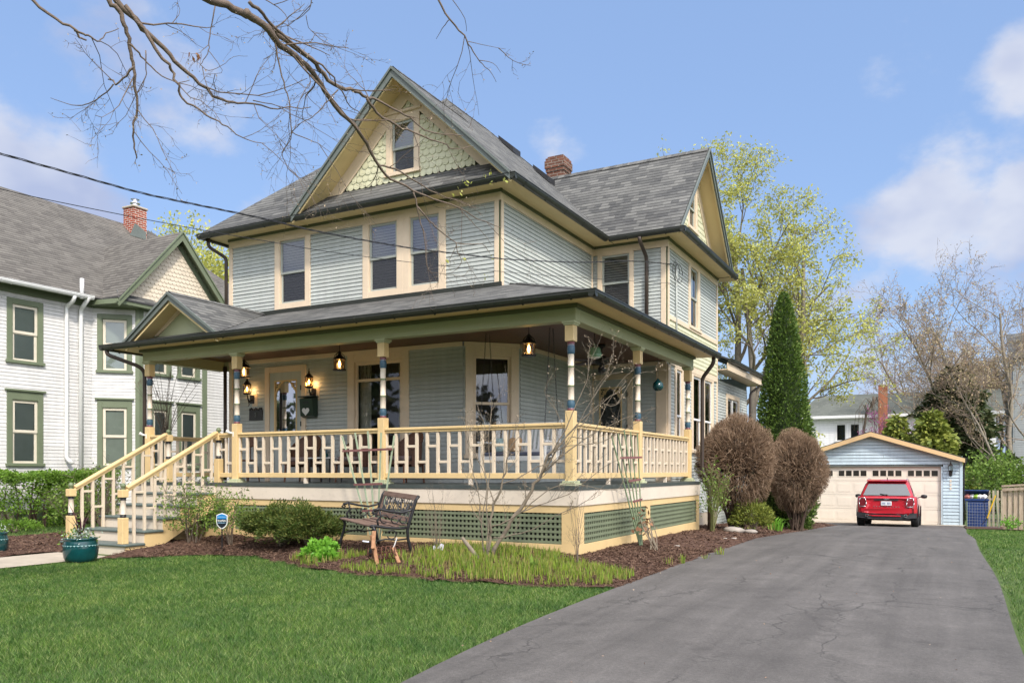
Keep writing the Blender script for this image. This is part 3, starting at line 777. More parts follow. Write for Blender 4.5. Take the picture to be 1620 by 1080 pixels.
g.build('gutter', M['gutter'], H, smooth=False)
f = MB()
f.box(-14.24, XE, YE-.012, YE, 6.36, 6.47); f.box(XE, XE+.012, YE, 16.66, 6.36, 6.47); f.box(XE+.012, -4.90, 16.648, 16.66, 6.36, 6.47); f.box(-4.90, -4.888, 16.66, 21.4, 6.36, 6.47)
f.build('fascia', M['soffit'], H)
# -- roof
r = MB(); z0 = ZE
def mz(x): return ZE + PIT*(-6.55-x)
roofpoly(r, [(-6.55,12.22,z0),(-6.55,22.05,z0),(XM,18.12,ZR),(XM,16.12,ZR),(-9.1,14.795,mz(-9.1)),(-9.1,12.22,mz(-9.1))], (0,1,0))
roofpoly(r, [(-14.3,12.22,z0),(-11.65,12.22,z0),(-9.1,14.795,mz(-9.1)),(XM,16.12,ZR)], (1,0,0))
roofpoly(r, [(-11.65,12.22,z0+.004),(-9.1,12.22,mz(-9.1)+.004),(-9.1,14.795,mz(-9.1)+.004)], (0,1,0))
roofpoly(r, [(-14.3,12.22,z0),(XM,16.12,ZR),(XM,18.12,ZR),(-14.3,22.05,z0)], (0,1,0))
roofpoly(r, [(-14.3,22.05,z0),(XM,18.12,ZR),(-6.55,22.05,z0)], (1,0,0))
roofpoly(r, [(-11.60,12.22,z0-.01),(-6.60,12.22,z0-.01),(-7.08,12.76,z0+.50),(-11.12,12.76,z0+.50)], (1,0,0), th=.03)
# ridge caps
ZW = 8.90; YW_ = 18.96
roofpoly(r, [(-6.55,16.58,z0),(-4.93,16.58,z0),(-4.93,YW_,ZW),(-9.16,YW_,ZW)], (1,0,0))
roofpoly(r, [(-4.93,21.34,z0),(-6.55,21.34,z0),(-9.16,YW_,ZW),(-4.93,YW_,ZW)], (1,0,0))
roofpoly(r, [(-4.83,16.62,z0-.012),(-4.83,21.30,z0-.012),(-5.36,20.80,z0+.50),(-5.36,17.12,z0+.50)], (0,1,0), th=.03)
def ridge(a, b, w=.11, dr=.98):
    a = Vector(a); b = Vector(b); d = (b-a); L = d.length; d.normalize(); sdv = d.cross(Vector((0,0,1))).normalized(); n = int(L/.17)
    for i in range(n):
        p = a + d*(L*i/n); q = a + d*(L*(i+1)/n + .02)
        u = Vector((0,0,.020)); dn = Vector((0,0,-w*dr))
        r.face([p+u, q+u*.7, q+u*.7+sdv*w+dn, p+u+sdv*w+dn], 0, [(i*.37,0.02),(i*.37+.15,0.02),(i*.37+.15,.12),(i*.37,.12)])
        r.face([p+u-sdv*w+dn, q+u*.7-sdv*w+dn, q+u*.7, p+u], 0, [(i*.37,.02),(i*.37+.15,.02),(i*.37+.15,.12),(i*.37,.12)])
ridge((-4.93,YW_,ZW), (-9.16,YW_,ZW)); ridge((-9.1,12.24,mz(-9.1)), (-9.1,14.79,mz(-9.1))); ridge((XM,16.12,ZR),(XM,18.12,ZR))
ridge((-14.3,12.24,z0),(XM,16.12,ZR), .10, .70); ridge((-9.1,14.795,mz(-9.1)),(XM,16.12,ZR), .1, .70); ridge((-6.55,22.05,z0),(XM,18.12,ZR), .10, .70)
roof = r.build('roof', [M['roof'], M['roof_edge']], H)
for (x, y) in ((-9.75, 18.0), (-8.95, 18.35)):
    v = MB(); zz = mz(x); v.extrude([(x+.22,y-.2,zz-.22*.95+.02),(x-.2,y-.2,zz+.2*.95+.02),(x-.2,y-.2,zz+.2*.95+.12),(x+.22,y-.2,zz-.22*.95+.16)], (0,.4,0)); v.build('roof_vent', M['blackplastic'], roof)
chimney(roof, -9.35, 20.1, 7.2, 9.86, .50, .46, M['brick'], grow=.022)
# -- front gable
GX0, GX1, GAX = -11.62, -6.58, -9.1
GAZ = mz(GAX)
hol = []
window(H, F, fu(-9.62), fu(-8.83), 7.02, 8.20, cas=.12, head=.13, kind='blind', glass=M['glass_up'], holes=hol, cap=.05, meet=.47, screen=True, label='small attic window in the front gable')
def gext(z): 
    h_ = (GAZ - .40 - z)/PIT
    return (fu(GAX)-max(h_,0)+.06, fu(GAX)+max(h_,0)-.06)
backing(F, [(fu(GX0)+.5,6.88),(fu(GX1)-.5,6.88),(fu(GAX),GAZ-.06)], M['sage'], H, d=-.12)
scallops(F, 6.90, GAZ-.42, gext, [(fu(-9.62),fu(-8.83),7.02,8.2)], off=.03, w=.145, exp=.125).build('scalloped_gable', M['scallop'], H)
t = MB()
for sgn in (-1, 1):
    # frieze board that follows the rake on the gable wall
    a = (fu(GAX)+sgn*2.06, GAZ-.04-2.06*PIT); w_ = .27
    poly = [(fu(GAX), GAZ-.05), (fu(GAX)+sgn*2.09, GAZ-.05-2.09*PIT), (fu(GAX)+sgn*(2.09-.40), GAZ-.05-2.09*PIT-.0), (fu(GAX), GAZ-.05-.40*PIT)]
    P = [F(u,z,.02) for u,z in poly]; t.extrude(P, (0,-.022,0))
t.build('gable_frieze', M['cream'], H)
def rake(parent, axis, apex, dz_dh, half, face, wall, mat_s, mat_r, th=.16, name='rake_board', start=0.0):
    """barge boards + soffit on a gable. axis 'x': gable faces -y; 'y': gable faces +x. apex=(h,z) ; face/wall coordinate of the board and of the wall"""
    def P3(h, z, d): return (h, d, z) if axis == 'x' else (d, h, z)
    rb = MB(); sf = MB()
    s_ = 1 if axis == 'y' else -1
    for sgn in (-1, 1):
        h0, z0_ = apex; h1, z1_ = apex[0]+sgn*half, apex[1]-half*dz_dh
        rb.extrude([P3(h0, z0_-.035, face), P3(h1, z1_-.035, face), P3(h1, z1_-.035-th*.75, face), P3(h0, z0_-.035-th, face)], tuple(np.array(P3(0,0,s_*.035))))
        rb.extrude([P3(h0, z0_-.002, face+s_*.035), P3(h1, z1_-.002, face+s_*.035), P3(h1, z1_-.055, face+s_*.035), P3(h0, z0_-.055, face+s_*.035)], tuple(np.array(P3(0,0,s_*.03))))
        a, b = P3(h0, z0_-.10, face), P3(h1, z1_-.10, face)
        c, d_ = P3(h1, z1_-.10, wall), P3(h0, z0_-.10, wall)
        sf.face([a, b, c, d_]); sf.face([Vector(p)+Vector((0,0,.02)) for p in (a,b,c,d_)][::-1])
        # thin yellow bead at the inner edge of the board
        sf.bar(P3(h0, z0_-.19, face-s_*.02), P3(h1, z1_-.17, face-s_*.02), .03, .03)
    sf.build('rake_soffit', mat_s, parent); return rb.build(name, mat_r, parent)
rake(H, 'x', (GAX, GAZ), PIT, 2.50, 12.24, 12.74, M['soffit'], M['rake'], name='front_rake_board')
# -- wing upper walls
hol = []
window(H, WF, -6.963-XR, -6.104-XR, 4.74, Zf+.002, cas=.09, head=.02, kind='blind', blindm=M['blind'], holes=hol, sill=False, meet=.52, glass=M['glass'], screen=True)
siding(WF, 4.0, Zf, lambda z: (0.01, WX-XR-.10), hol).build('wing_front_wall', M['siding'], H)
hol = []
window(H, WS, 18.70-WY, 19.66-WY, 4.68, Zf+.002, cas=.14, head=.02, kind='half', holes=hol, sill=True, meet=.5, blindm=M['blindw'])
siding(WS, 4.72, Zf, lambda z: (.10, 21.41-WY-.10), hol).build('wing_side_wall', M['siding'], H)
WN = wallspace(WX, 21.41, 180); siding(WN, -.5, 6.4, lambda z: (0, WX-XR), []).build('wing_north_wall', M['siding'], H)
t = MB(); LW = 21.41-WY
t.wbox(WF, .02, WX-XR+.03, Zf, 6.40, -.01, .03); t.wbox(WS, -.0301, LW+.02, Zf, 6.40, -.01, .0305)
t.wbox(WF, WX-XR-.13, WX-XR-.02, 4.0, Zf, -.01, .028); t.wbox(WS, .02, .11, 3.9, Zf, -.01, .028); t.wbox(WS, LW-.09, LW+.01, 3.6, Zf, -.01, .028)
t.wbox(WS, .11, LW-.10, 4.62, 4.72, -.01, .045); t.wbox(WS, .11, LW-.10, 3.64, 3.78, -.01, .04)
t.build('wing_trim', M['cream'], H, bevel=.003)
t = MB(); t.wbox(WF, WX-XR-.019, WX-XR+.004, 4.0, Zf, -.01, .006); t.wbox(WS, -.004, .019, 4.0, Zf, -.01, .006)
t.wbox(WF, .06, WX-XR+.07, 6.33, 6.385, .031, .055); t.wbox(WS, -.07, LW, 6.33, 6.385, .031, .055); t.build('green_bead', M['dkgreen'], H)
scallops(WS, 3.80, 4.60, lambda z: (.11, LW-.10), [], w=.115, exp=.10, off=.03).build('scalloped_belt', M['scallop'], H)
backing(WS, [(0,3.6),(LW,3.6),(LW,4.7),(0,4.7)], M['sage'], H, d=.003, name='belt_backing')
# wing gable
hol = []
wyc = YW_-WY
window(H, WS, 18.62-WY, 19.42-WY, 7.02, 8.18, cas=.12, head=.13, kind='blind', glass=M['glass'], holes=hol, cap=.05, meet=.5, label='attic window in the right gable')
PW = (ZW-ZE)/2.38
backing(WS, [(wyc-1.9,6.88),(wyc+1.9,6.88),(wyc,ZW-.06)], M['sage'], H, d=-.12)
scallops(WS, 6.90, ZW-.5, lambda z: (wyc-max((ZW-.48-z)/PW,0), wyc+max((ZW-.48-z)/PW,0)), [(18.62-WY,19.42-WY,7.02,8.18)], off=.03, w=.145, exp=.125, seed=4).build('scalloped_gable', M['scallop'], H)
t = MB()
for sgn in (-1, 1):
    poly = [(wyc, ZW-.05), (wyc+sgn*1.88, ZW-.05-1.88*PW), (wyc+sgn*1.50, ZW-.05-1.88*PW), (wyc, ZW-.05-.38*PW)]
    t.extrude([WS(u,z,.02) for u,z in poly], (.022,0,0))
t.build('gable_frieze', M['cream'], H)
rake(H, 'y', (YW_, ZW), PW, 2.32, -4.94, -5.34, M['soffit'], M['rake'], name='side_rake_board')

# -- lower walls behind the porch
CY = 13.526; CXc = -7.87                                # chamfered corner: (-7.87,12.75) to (-7.094,13.526)
CH = wallspace(CXc, YF, 45); LC = math.hypot(XR-CXc, CY-YF)
hol = []
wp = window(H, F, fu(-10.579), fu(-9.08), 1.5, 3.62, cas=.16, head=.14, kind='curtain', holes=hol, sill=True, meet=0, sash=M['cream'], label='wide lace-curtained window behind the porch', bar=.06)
t = MB(); t.wbox(F, fu(-10.42), fu(-9.24), 3.075, 3.13, -.045, .002); t.build('transom_bar', M['cream'], wp)
t = MB()
for k in range(13):
    u = fu(-10.36)+k*.09; t.bar(F(u,3.14,-.05), F(u+.05,3.46,-.05), .006, .006)
    t.bar(F(u+.05,3.14,-.05), F(u,3.46,-.05), .006, .006)
t.build('leaded_transom', M['iron'], wp)
siding(F, 1.0, 3.66, lambda z: (.10, CXc-XL), hol + [(fu(-12.78), fu(-11.74), 1.0, 3.42)]).build('porch_front_wall', M['siding'], H)
hol = []
window(H, CH, .035, LC-.03, 1.55, 3.66, cas=.15, head=.2, kind='none', holes=hol, meet=.52, sash=M['cream'], label='tall double-hung window in the angled corner')
siding(CH, 1.0, 3.66, lambda z: (0.0, LC), hol).build('angled_corner_wall', M['siding'], H)
SL = wallspace(XR, CY, 90)
siding(SL, 1.0, 3.66, lambda z: (0, WY-CY), []).build('porch_side_wall', M['siding'], H)
siding(WF, 1.0, 3.66, lambda z: (0, WX-XR-.02), [(-7.07-XR, -6.24-XR, 1.0, 3.40)]).build('porch_end_wall', M['siding'], H)
t = MB()
t.wbox(F, .0, CXc-XL-.012, 3.62, 3.70, -.01, .04); t.wbox(CH, 0.012, LC-.012, 3.62, 3.7001, -.01, .04); t.wbox(SL, .012, WY-CY-.05, 3.62, 3.7002, -.01, .04); t.wbox(WF, .05, WX-XR, 3.62, 3.7003, -.01, .04)
t.wbox(F, 0, .11, 1.0, 3.62, -.01, .028); t.wbox(WF, WX-XR-.24, WX-XR-.0, 1.0, 3.62, -.01, .028)
t.build('porch_wall_trim', M['cream'], H, bevel=.003)
# doors
def door(W_, u0, u1, z1, trimw, frame, glassw, dark, label, fret=True):
    f = MB(); f.wbox(W_, u0-trimw, u0, DK, z1+trimw, -.01, .04); f.wbox(W_, u1, u1+trimw, DK, z1+trimw, -.01, .04); f.wbox(W_, u0, u1, z1, z1+trimw, -.01, .038)
    o = f.build('door', M['cream'], H, bevel=.004); o['label'] = label
    d = MB(); st = .13
    zg0 = DK + 1.0; zg1 = z1 - .17
    d.wbox(W_, u0, u0+st, DK, z1, -.03, .015); d.wbox(W_, u1-st, u1, DK, z1, -.03, .015); d.wbox(W_, u0+st, u1-st, zg1, z1, -.03, .014)
    d.wbox(W_, u0+st, u1-st, zg0-.14, zg0, -.03, .014); d.wbox(W_, u0+st, u1-st, DK, DK+.2, -.03, .014)
    d.wbox(W_, u0+st, u1-st, DK+.2, zg0-.14, -.03, .0)
    d.build('screen_door', frame, o, bevel=.004)
    g = MB(); ua, ub = u0+st, u1-st
    for (a,b,c,e) in ((ua,ua+.03,zg0,zg1),(ub-.03,ub,zg0,zg1)): g.wbox(W_, a,b,c,e,-.02,.022)
    g.wbox(W_, ua+.03,ub-.03,zg0,zg0+.03,-.02,.022); g.wbox(W_, ua+.03,ub-.03,zg1-.03,zg1,-.02,.022)
    if fret:   # pierced corner brackets
        for sgn, uc in ((1, ua+.03), (-1, ub-.03)):
            n = 10; rr_ = .21; base = W_
            for j in range(n):
                t0, t1 = j/n, (j+1)/n
                f0 = (uc+sgn*rr_*(1-t0)**1.3, zg1-.03-rr_*1.25*t0**1.3); f1 = (uc+sgn*rr_*(1-t1)**1.3, zg1-.03-rr_*1.25*t1**1.3)
                g.bar(W_(f0[0],f0[1],.005), W_(f1[0],f1[1],.005), .022, .022)
            for (ax, az_) in ((.05,.06),(.12,.05),(.05,.15),(.10,.10)):
                cx_, cz_ = uc+sgn*ax, zg1-.03-az_
                for j in range(8):
                    p0, p1 = 2*math.pi*j/8, 2*math.pi*(j+1)/8
                    g.bar(W_(cx_+.028*math.cos(p0), cz_+.028*math.sin(p0), .005), W_(cx_+.028*math.cos(p1), cz_+.028*math.sin(p1), .005), .012, .012)
    g.build('door_fretwork', M['yellow'], o)
    p = MB(); p.face([W_(ua,zg0,-.005), W_(ub,zg0,-.005), W_(ub,zg1,-.005), W_(ua,zg1,-.005)]); p.build('door_glass', dark[0], o)
    q = MB(); q.face([W_(u0,DK,-.09), W_(u1,DK,-.09), W_(u1,z1,-.09), W_(u0,z1,-.09)]); q.build('inner_door', dark[1], o)
    k = MB(); kc = W_(u0+.05, DK+.98, .045); k.lathe([(.005,-.02),(.022,-.012),(.026,0),(.022,.012),(.005,.02)], kc, 10); k.build('door_handle', M['chrome'], o, smooth=True)
    h_ = MB()
    for zz in (DK+.35, DK+1.2, z1-.35): h_.wbox(W_, u1-.012, u1+.012, zz-.05, zz+.05, .03, .048)
    h_.build('hinges', M['iron'], o)
    return o
M['mirrorglass'] = glassmat('door_glass_reflective', refl=0.62)
door(F, fu(-12.70), fu(-11.80), 3.39, .125, M['siding'], .1, (M['mirrorglass'], M['room']), 'front screen door with fretwork corner brackets')
door(WF, -7.06-XR, -6.25-XR, 3.36, .12, M['siding'], .1, (M['glass'], M['void']), 'dark side door at the porch end')
# wing lower east wall
hol = []
for (a, b) in ((17.60, 18.30), (18.95, 19.95), (19.98, 20.98)):
    window(H, WS, a-WY, b-WY, 1.75, 3.66, cas=.12, head=.06, kind='blind' if a < 18 else 'none', holes=hol, meet=.42, sash=M['white'])
siding(WS, .28, 3.66, lambda z: (.02, LW-.02), hol).build('wing_lower_wall', M['siding'], H)
t = MB(); t.wbox(WS, 0, .20, .28, 3.64, -.01, .03); t.wbox(WS, LW-.11, LW, .28, 3.64, -.01, .03); t.build('wing_corner_board', M['cream'], H)
t = MB(); t.wbox(WS, 0, LW, -.6, .28, -.2, .004); t.build('foundation', M['concrete'], H)
# -- rear one-storey addition
AX, AY1 = -5.47, 25.6
AS = wallspace(AX, 21.42, 90); hol = []
window(H, AS, 22.9-21.42, 24.5-21.42, 2.75, 3.50, cas=.12, kind='none', holes=hol, meet=0, sash=M['white'], label='small rear window')
t = MB(); t.wbox(AS, 23.66-21.42, 23.74-21.42, 2.85, 3.4, -.04, .01); t.build('window_mullion', M['white'], H)
siding(AS, -.4, 3.80, lambda z: (0, AY1-21.42), hol).build('addition_side_wall', M['siding'], H)
t = MB(); t.box(AX-2.6, AX, AY1-.02, AY1, -.6, 4.2); t.build('addition_rear_wall', M['siding'], H)
r = MB(); roofpoly(r, [(AX+.42,21.42,4.28),(AX+.42,AY1+.45,4.28),(AX-2.5,AY1+.45,5.5),(AX-2.5,21.42,5.5)], (0,1,0)); r.build('addition_roof', [M['roof'], M['roof_edge']], H)
t = MB(); t.box(AX, AX+.40, 21.42, AY1+.4, 3.98, 4.00); t.box(AX+.39, AX+.41, 21.42, AY1+.4, 3.97, 4.16)
t.extrude([(AX-.3,AY1+.43,3.97),(AX+.41,AY1+.43,3.97),(AX+.41,AY1+.43,4.22),(AX-.3,AY1+.43,4.52)], (0,.02,0)); t.build('addition_eave', M['cream'], H)
g = MB(); gutter(g, (AX+.50,21.42,4.27),(AX+.50,AY1+.42,4.27), out=(1,0), w=.09); g.build('addition_gutter', M['gutter'], H)
pipe(H, [(AX+.45,AY1+.25,4.18),(AX+.45,AY1+.25,4.02),(AX+.12,AY1-.05,3.72),(AX+.08,AY1-.05,-.5)], .038, M['downspout'])

# ================================================================== porch
PX0, PX1, PY, PYE = -14.31, -4.675, 10.713, 17.19       # skirt planes
pd = MB()
nos = .03
def deckpoly(o_):   # outline: L shape round the house
    return [(PX0-o_,PY-o_),(PX1+o_,PY-o_),(PX1+o_,PYE),( WX,PYE-.0),(XR,WY),(XR,CY),(CXc,YF),(XL,YF),(PX0-o_,YF)]
o_ = .035
pd.extrude([(x,y,1.032) for x,y in deckpoly(o_)], (0,0,.058))
pd.build('porch_deck', M['deck'], H, bevel=.012)
sk = MB()
LX = PX1-PX0; LYs = PYE-PY
FS = wallspace(PX0, PY, 0); SS = wallspace(PX1, PY, 90); ES = wallspace(PX0, YF, 270)
sk.wbox(FS, 0, LX, .80, 1.031, -.03, .022); sk.wbox(SS, -.0221, LYs, .80, 1.0311, -.03, .0222); sk.wbox(ES, 0, YF-PY, .80, 1.0312, -.03, .022)
sk.build('porch_fascia', M['offwhite'], H, bevel=.004)
yk = MB()
def panels(W_, L, stiles, zlo, zhi=.80):
    lat = MB()
    yk.wbox(W_, 0, L, .69, zhi, -.03, .004); yk.wbox(W_, 0, L, -.25, .236, -.03, .0041)
    for (a, b) in stiles: yk.wbox(W_, a, b, .236, .69, -.03, .0042)
    for i in range(len(stiles)-1):
        a, b = stiles[i][1], stiles[i+1][0]
        n = int(round((b-a)/.072))
        for k in range(n): 
            u = a+(b-a)*(k+.5)/n; lat.wbox(W_, u-.0165, u+.0165, .236, .69, -.022, -.015)
        for k in range(6):
            z = .262+k*.0775; lat.wbox(W_, a, b, z-.0195, z+.0195, -.0145, -.0075)
    return lat
l1 = panels(FS, LX, [(1.55,1.85),(2.52,2.76),(5.82,6.12),(LX-.26,LX)], 0)
l1.build('porch_lattice', M['lattice'], H)
l2 = panels(SS, LYs, [(0.004,.22),(3.02,3.22),(LYs-.2,LYs)], 0); l2.build('porch_lattice', M['lattice'], H)
l3 = panels(ES, YF-PY, [(0,.2),(YF-PY-.2,YF-PY)], 0); l3.build('porch_lattice', M['lattice'], H)
yk.build('porch_skirt', M['yellow'], H, bevel=.003)
vd = MB(); vd.box(PX0+.12, PX1-.12, PY+.12, PY+.14, -.2, 1.0); vd.box(PX1-.14, PX1-.12, PY+.14, PYE-.1, -.2, 1.0); vd.box(PX0+.12, PX0+.14, PY+.14, YF, -.2, 1.0); vd.build('crawlspace_shade_panel', M['void'], H)  # black sheets in place of the darkness behind the lattice
# columns
CYc, CXs = 10.88, -4.84
cols = [(-14.11,CYc),(-11.675,CYc),(-8.288,CYc),(-4.86,CYc),(CXs,13.745),(CXs,16.90)]
for i, (x, y) in enumerate(cols): shaft(H, x, y, DK, 3.50)
hw = .0675
railing(H, (-12.16,CYc), (-11.675-hw,CYc), DK, first=0, legs=0)
railing(H, (-11.675+hw,CYc), (-8.288-hw,CYc), DK, first=0)
railing(H, (-8.288+hw,CYc), (-4.86-hw,CYc), DK, first=0)
railing(H, (CXs,CYc+hw), (CXs,13.745-hw), DK, first=1)
railing(H, (CXs,13.745+hw), (CXs,16.90-hw), DK, first=0)
railing(H, (-14.11+hw,CYc), (-13.62,CYc), DK, legs=0)
railing(H, (-14.11,YF), (-14.11,CYc+hw), DK, first=0)
def newel(x, y, z, s=.125, hgt=.93):
    b = MB(); h = s/2
    b.box(x-h,x+h,y-h,y+h,z,z+hgt*.50)
    o = b.build('newel_post', M['yellow'], H, bevel=.006)
    b = MB(); b.box(x-h,x+h,y-h,y+h,z+hgt-.10,z+hgt+.03); b.build('newel_cap', M['yellow'], o, bevel=.006)
    t_ = MB(); z1 = z+hgt*.5; z2 = z+hgt-.10; L = z2-z1
    t_.lathe([(.048,z1),(.05,z1+.012),(.05,z1+.03),(.044,z1+.034),(.05,z1+.045),(.046,z1+.055),(.036+.008,z1+.06),(.048,z1+L*.5),(.04,z2-.06),(.05,z2-.05),(.05,z2-.035),(.044,z2-.03),(.05,z2-.02),(.05,z2)], (x,y,0), 16, [1,1,1,1,1,0,0,0,0,1,1,1,1])
    t_.build('turned_band', [M['offwhite'], M['iron']], o, smooth=True)
    q = MB(); zc = z+hgt+.03
    q.lathe([(.035,zc),(.038,zc+.01),(.02,zc+.02),(.03,zc+.03),(.046,zc+.055),(.046,zc+.075),(.03,zc+.10),(.008,zc+.112)], (x,y,0), 16); q.build('finial', M['ring'], o, smooth=True)
NXR, NXL = -12.16, -13.56
newel(NXR, CYc, DK, hgt=.90); newel(NXL, CYc, DK, hgt=.90)
# steps
st = MB(); ri = MB(); sg = MB()
SX0, SX1 = -13.74, -11.98
for k in range(5):
    yk_ = 8.76+.367*k; zt = .085+.205*k
    st.box(SX0, SX1, yk_, min(yk_+.40, PY), zt-.04, zt)
    ri.box(SX0+.05, SX1-.05, yk_+.035, yk_+.055, zt-.205, zt-.041)
ri.box(SX0+.05, SX1-.05, PY-.045, PY-.025, .85, 1.03)
steps = st.build('steps', M['step'], H, bevel=.012); ri.build('risers', M['offwhite'], steps)
for xs in (SX0+.03, SX1-.06):
    pts = [(xs, 8.80, -.15)]
    for k in range(5): pts += [(xs, 8.80+.367*k, .044+.205*k), (xs, 8.80+.367*(k+1), .044+.205*k)]
    pts = [(xs,8.80,-.12),(xs,8.80,.044)]
    for k in range(1,5): pts += [(xs,8.80+.367*k,.044+.205*(k-1)),(xs,8.80+.367*k,.044+.205*k)]
    pts += [(xs,10.68,.864),(xs,10.68,.62),(xs,9.25,-.12)]
    sg = MB(); sg.extrude(pts, (.03,0,0)); sg.build('stringer', M['yellow'], steps)
# stair rails
for i, xn in enumerate((NXR, NXL)):
    newel(xn, 8.86, .085, hgt=.88)
    y0, z0_, y1, z1_ = 8.92, 1.00, 10.83, 2.02
    hr = MB(); hr.bar((xn,y0,z0_+.02),(xn,y1,z1_+.02),.10,.045); hr.bar((xn,y0,z0_-.025),(xn,y1,z1_-.025),.06,.05)
    o = hr.build('stair_rail', M['yellow'], H, bevel=.01)
    v = MB(); n = 9; ys = [y0+.02+(y1-y0-.06)*(k+.6)/n for k in range(n)]
    for k, yy in enumerate(ys):
        zt = z0_+(z1_-z0_)*(yy-y0)/(y1-y0)-.04; tr = int((yy-8.76)/.367); zb = .085+.205*min(tr,4)
        if yy > PY-.04: zb = DK
        v.box(xn-.022,xn+.022,yy-.022,yy+.022,zb,zt)
        if k < n-1:
            zz = zt-.16+.05 if k % 2 == 0 else zt-.50
            v.box(xn-.018,xn+.018,yy+.022,ys[k+1]-.022,zz,zz+.04)
    v.build('stair_balusters', M['bal'], o, bevel=.003)
# beam, ceiling
b = MB(); B0, B1 = 10.80, 10.98
bx0, bx1 = -14.22, -4.75
b.box(bx0,bx1,B0,B1,3.50,3.73); b.box(bx1-.18,bx1,B1,17.02,3.50,3.7301); b.box(bx0,bx0+.18,B1,YF,3.50,3.7302); b.box(bx0+.18, XL+.0, YF-.02, YF, 3.5, 3.73)
b.build('porch_beam', M['beam'], H, bevel=.004)
b = MB(); b.box(bx0-.05,bx1+.05,B0-.05,B0-.001,3.68,3.735); b.box(bx1+.001,bx1+.05,B0,17.02,3.68,3.7351); b.box(bx0-.05,bx0-.001,B0,YF,3.68,3.7352)
b.build('beam_moulding', M['dkgreen'], H)
c = MB(); c.extrude([(bx0+.1,B1-.02,3.705),(bx1-.1,B1-.02,3.705),(bx1-.1,17.0,3.705),(XR,17.0,3.705),(XR,CY,3.705),(CXc,YF,3.705),(bx0+.1,YF,3.705)], (0,0,.02)); c.build('porch_ceiling', M['ceil'], H)
# porch roof
ZP = 3.80; PP = 0.35; gx1, gy0, gx0 = -4.30, 10.33, -14.80
def pz(dd): return ZP + PP*dd
r = MB()
# front slope up to the wall, side slope up to the wall, hip between
dF = YF-gy0; dS = gx1-XR
hipd = min(dF, dS)
roofpoly(r, [(gx0,gy0,ZP),(gx1,gy0,ZP),(gx1-dF,YF,pz(dF)),(gx0+dF,YF,pz(dF))], (1,0,0), th=.03)
roofpoly(r, [(gx1,gy0,ZP),(gx1,17.30,ZP),(-5.36,17.30,pz(gx1+5.36)),(-5.36,WY,pz(gx1+5.36)),(XR,WY,pz(dS)),(XR,gy0+dS,pz(dS)),(gx1-dF,YF,pz(dF))], (0,1,0), th=.03)
roofpoly(r, [(gx0,gy0,ZP),(gx0+dF,YF,pz(dF)),(gx0,YF+1.2,ZP)], (0,1,0), th=.03)
# little entrance gable over the steps
pg, pgz, ph = -12.87, 4.66, 1.30
pp = (pgz-ZP)/ph
yg = gy0 + (pgz-ZP)/PP
roofpoly(r, [(pg-ph,gy0-.02,ZP+.006),(pg,gy0-.02,pgz+.006),(pg,yg,pgz+.006)], (0,1,0), th=.03)
roofpoly(r, [(pg+ph,gy0-.02,ZP+.006),(pg,yg,pgz+.006),(pg,gy0-.02,pgz+.006)], (0,1,0), th=.03)
ridge((pg,gy0,pgz+.01),(pg,yg-.05,pgz+.01),.08,.7)
ridge((gx1,gy0+.02,ZP),(gx1-dF,YF,pz(dF)),.09,.28)
proof = r.build('porch_roof', [M['roof'], M['roof_edge']], H)
fl = MB(); fl.wbox(F, -.0, fu(XR)+.04, 4.585, 4.715, .0, .042); fl.build('wall_flashing', M['gutter'], H)
g = MB()
gutter(g, (gx0-.04,gy0-.06,ZP+.0),(gx1+.07,gy0-.06,ZP+.0), out=(0,-1), w=.10)
gutter(g, (gx1+.07,gy0-.0601,ZP+.0002),(gx1+.07,17.32,ZP+.0002), out=(1,0), w=.10)
gutter(g, (gx0-.04,gy0-.0601,ZP+.0001),(gx0-.04,YF+.9,ZP+.0001), out=(-1,0), w=.09)
g.build('porch_gutter', M['gutter'], H)
s = MB(); s.box(gx0+.05,gx1-.03,gy0+.03,B0,3.742,3.755); s.box(bx1,gx1-.03,B0,17.28,3.7421,3.7551); s.box(gx0+.05,bx0,B0,YF+.8,3.7422,3.7552)
s.box(gx0+.05,gx1-.02,gy0+.01,gy0+.03,3.72,3.80); s.box(gx1-.03,gx1-.01,gy0+.03,17.28,3.72,3.80)
s.build('porch_soffit', M['soffit'], H)
# entrance gable face
yt = 10.74
t = MB(); t.extrude([(pg-.98,yt,ZP+.12),(pg+.98,yt,ZP+.12),(pg,yt,pgz-.10)], (0,.02,0)); t.build('entrance_gable', M['sage'], H)
t = MB()
for sgn in (-1,1): t.extrude([(pg,yt-.003,pgz-.05),(pg+sgn*1.02,yt-.003,ZP+.16),(pg+sgn*.80,yt-.003,ZP+.16),(pg,yt-.003,pgz-.21)], (0,-.02,0))
t.build('entrance_gable_trim', M['cream'], H)
rake(H, 'x', (pg, pgz+.01), pp, 1.27, gy0+.02, yt, M['soffit'], M['rake'], th=.12, name='entrance_rake_board')
# downspouts
pipe(H, [(-4.36,17.18,3.74),(-4.36,17.18,3.60),(-4.62,17.24,3.30),(-4.62,17.24,1.30),(-4.47,17.26,1.05),(-4.47,17.26,-.02)], .042, M['downspout'])
pipe(H, [(gx0+.1,gy0+.02,3.74),(gx0+.1,gy0+.02,3.62),(gx0+.55,gy0+.42,3.40),(-14.24,10.86,3.3),(-14.24,10.86,.05)], .038, M['downspout'])
pipe(H, [(-5.81,16.62,6.34),(-5.81,16.62,6.26),(-5.79,17.02,5.98),(-5.79,17.02,4.32)], .042, M['downspout'])
pipe(H, [(-14.2,12.42,6.38),(-14.2,12.42,6.2),(-13.98,12.72,6.0),(-13.98,12.72,4.1)], .038, M['downspout'])
pipe(H, [(-13.99,12.70,3.6),(-13.99,12.70,1.1)], .038, M['downspout'])
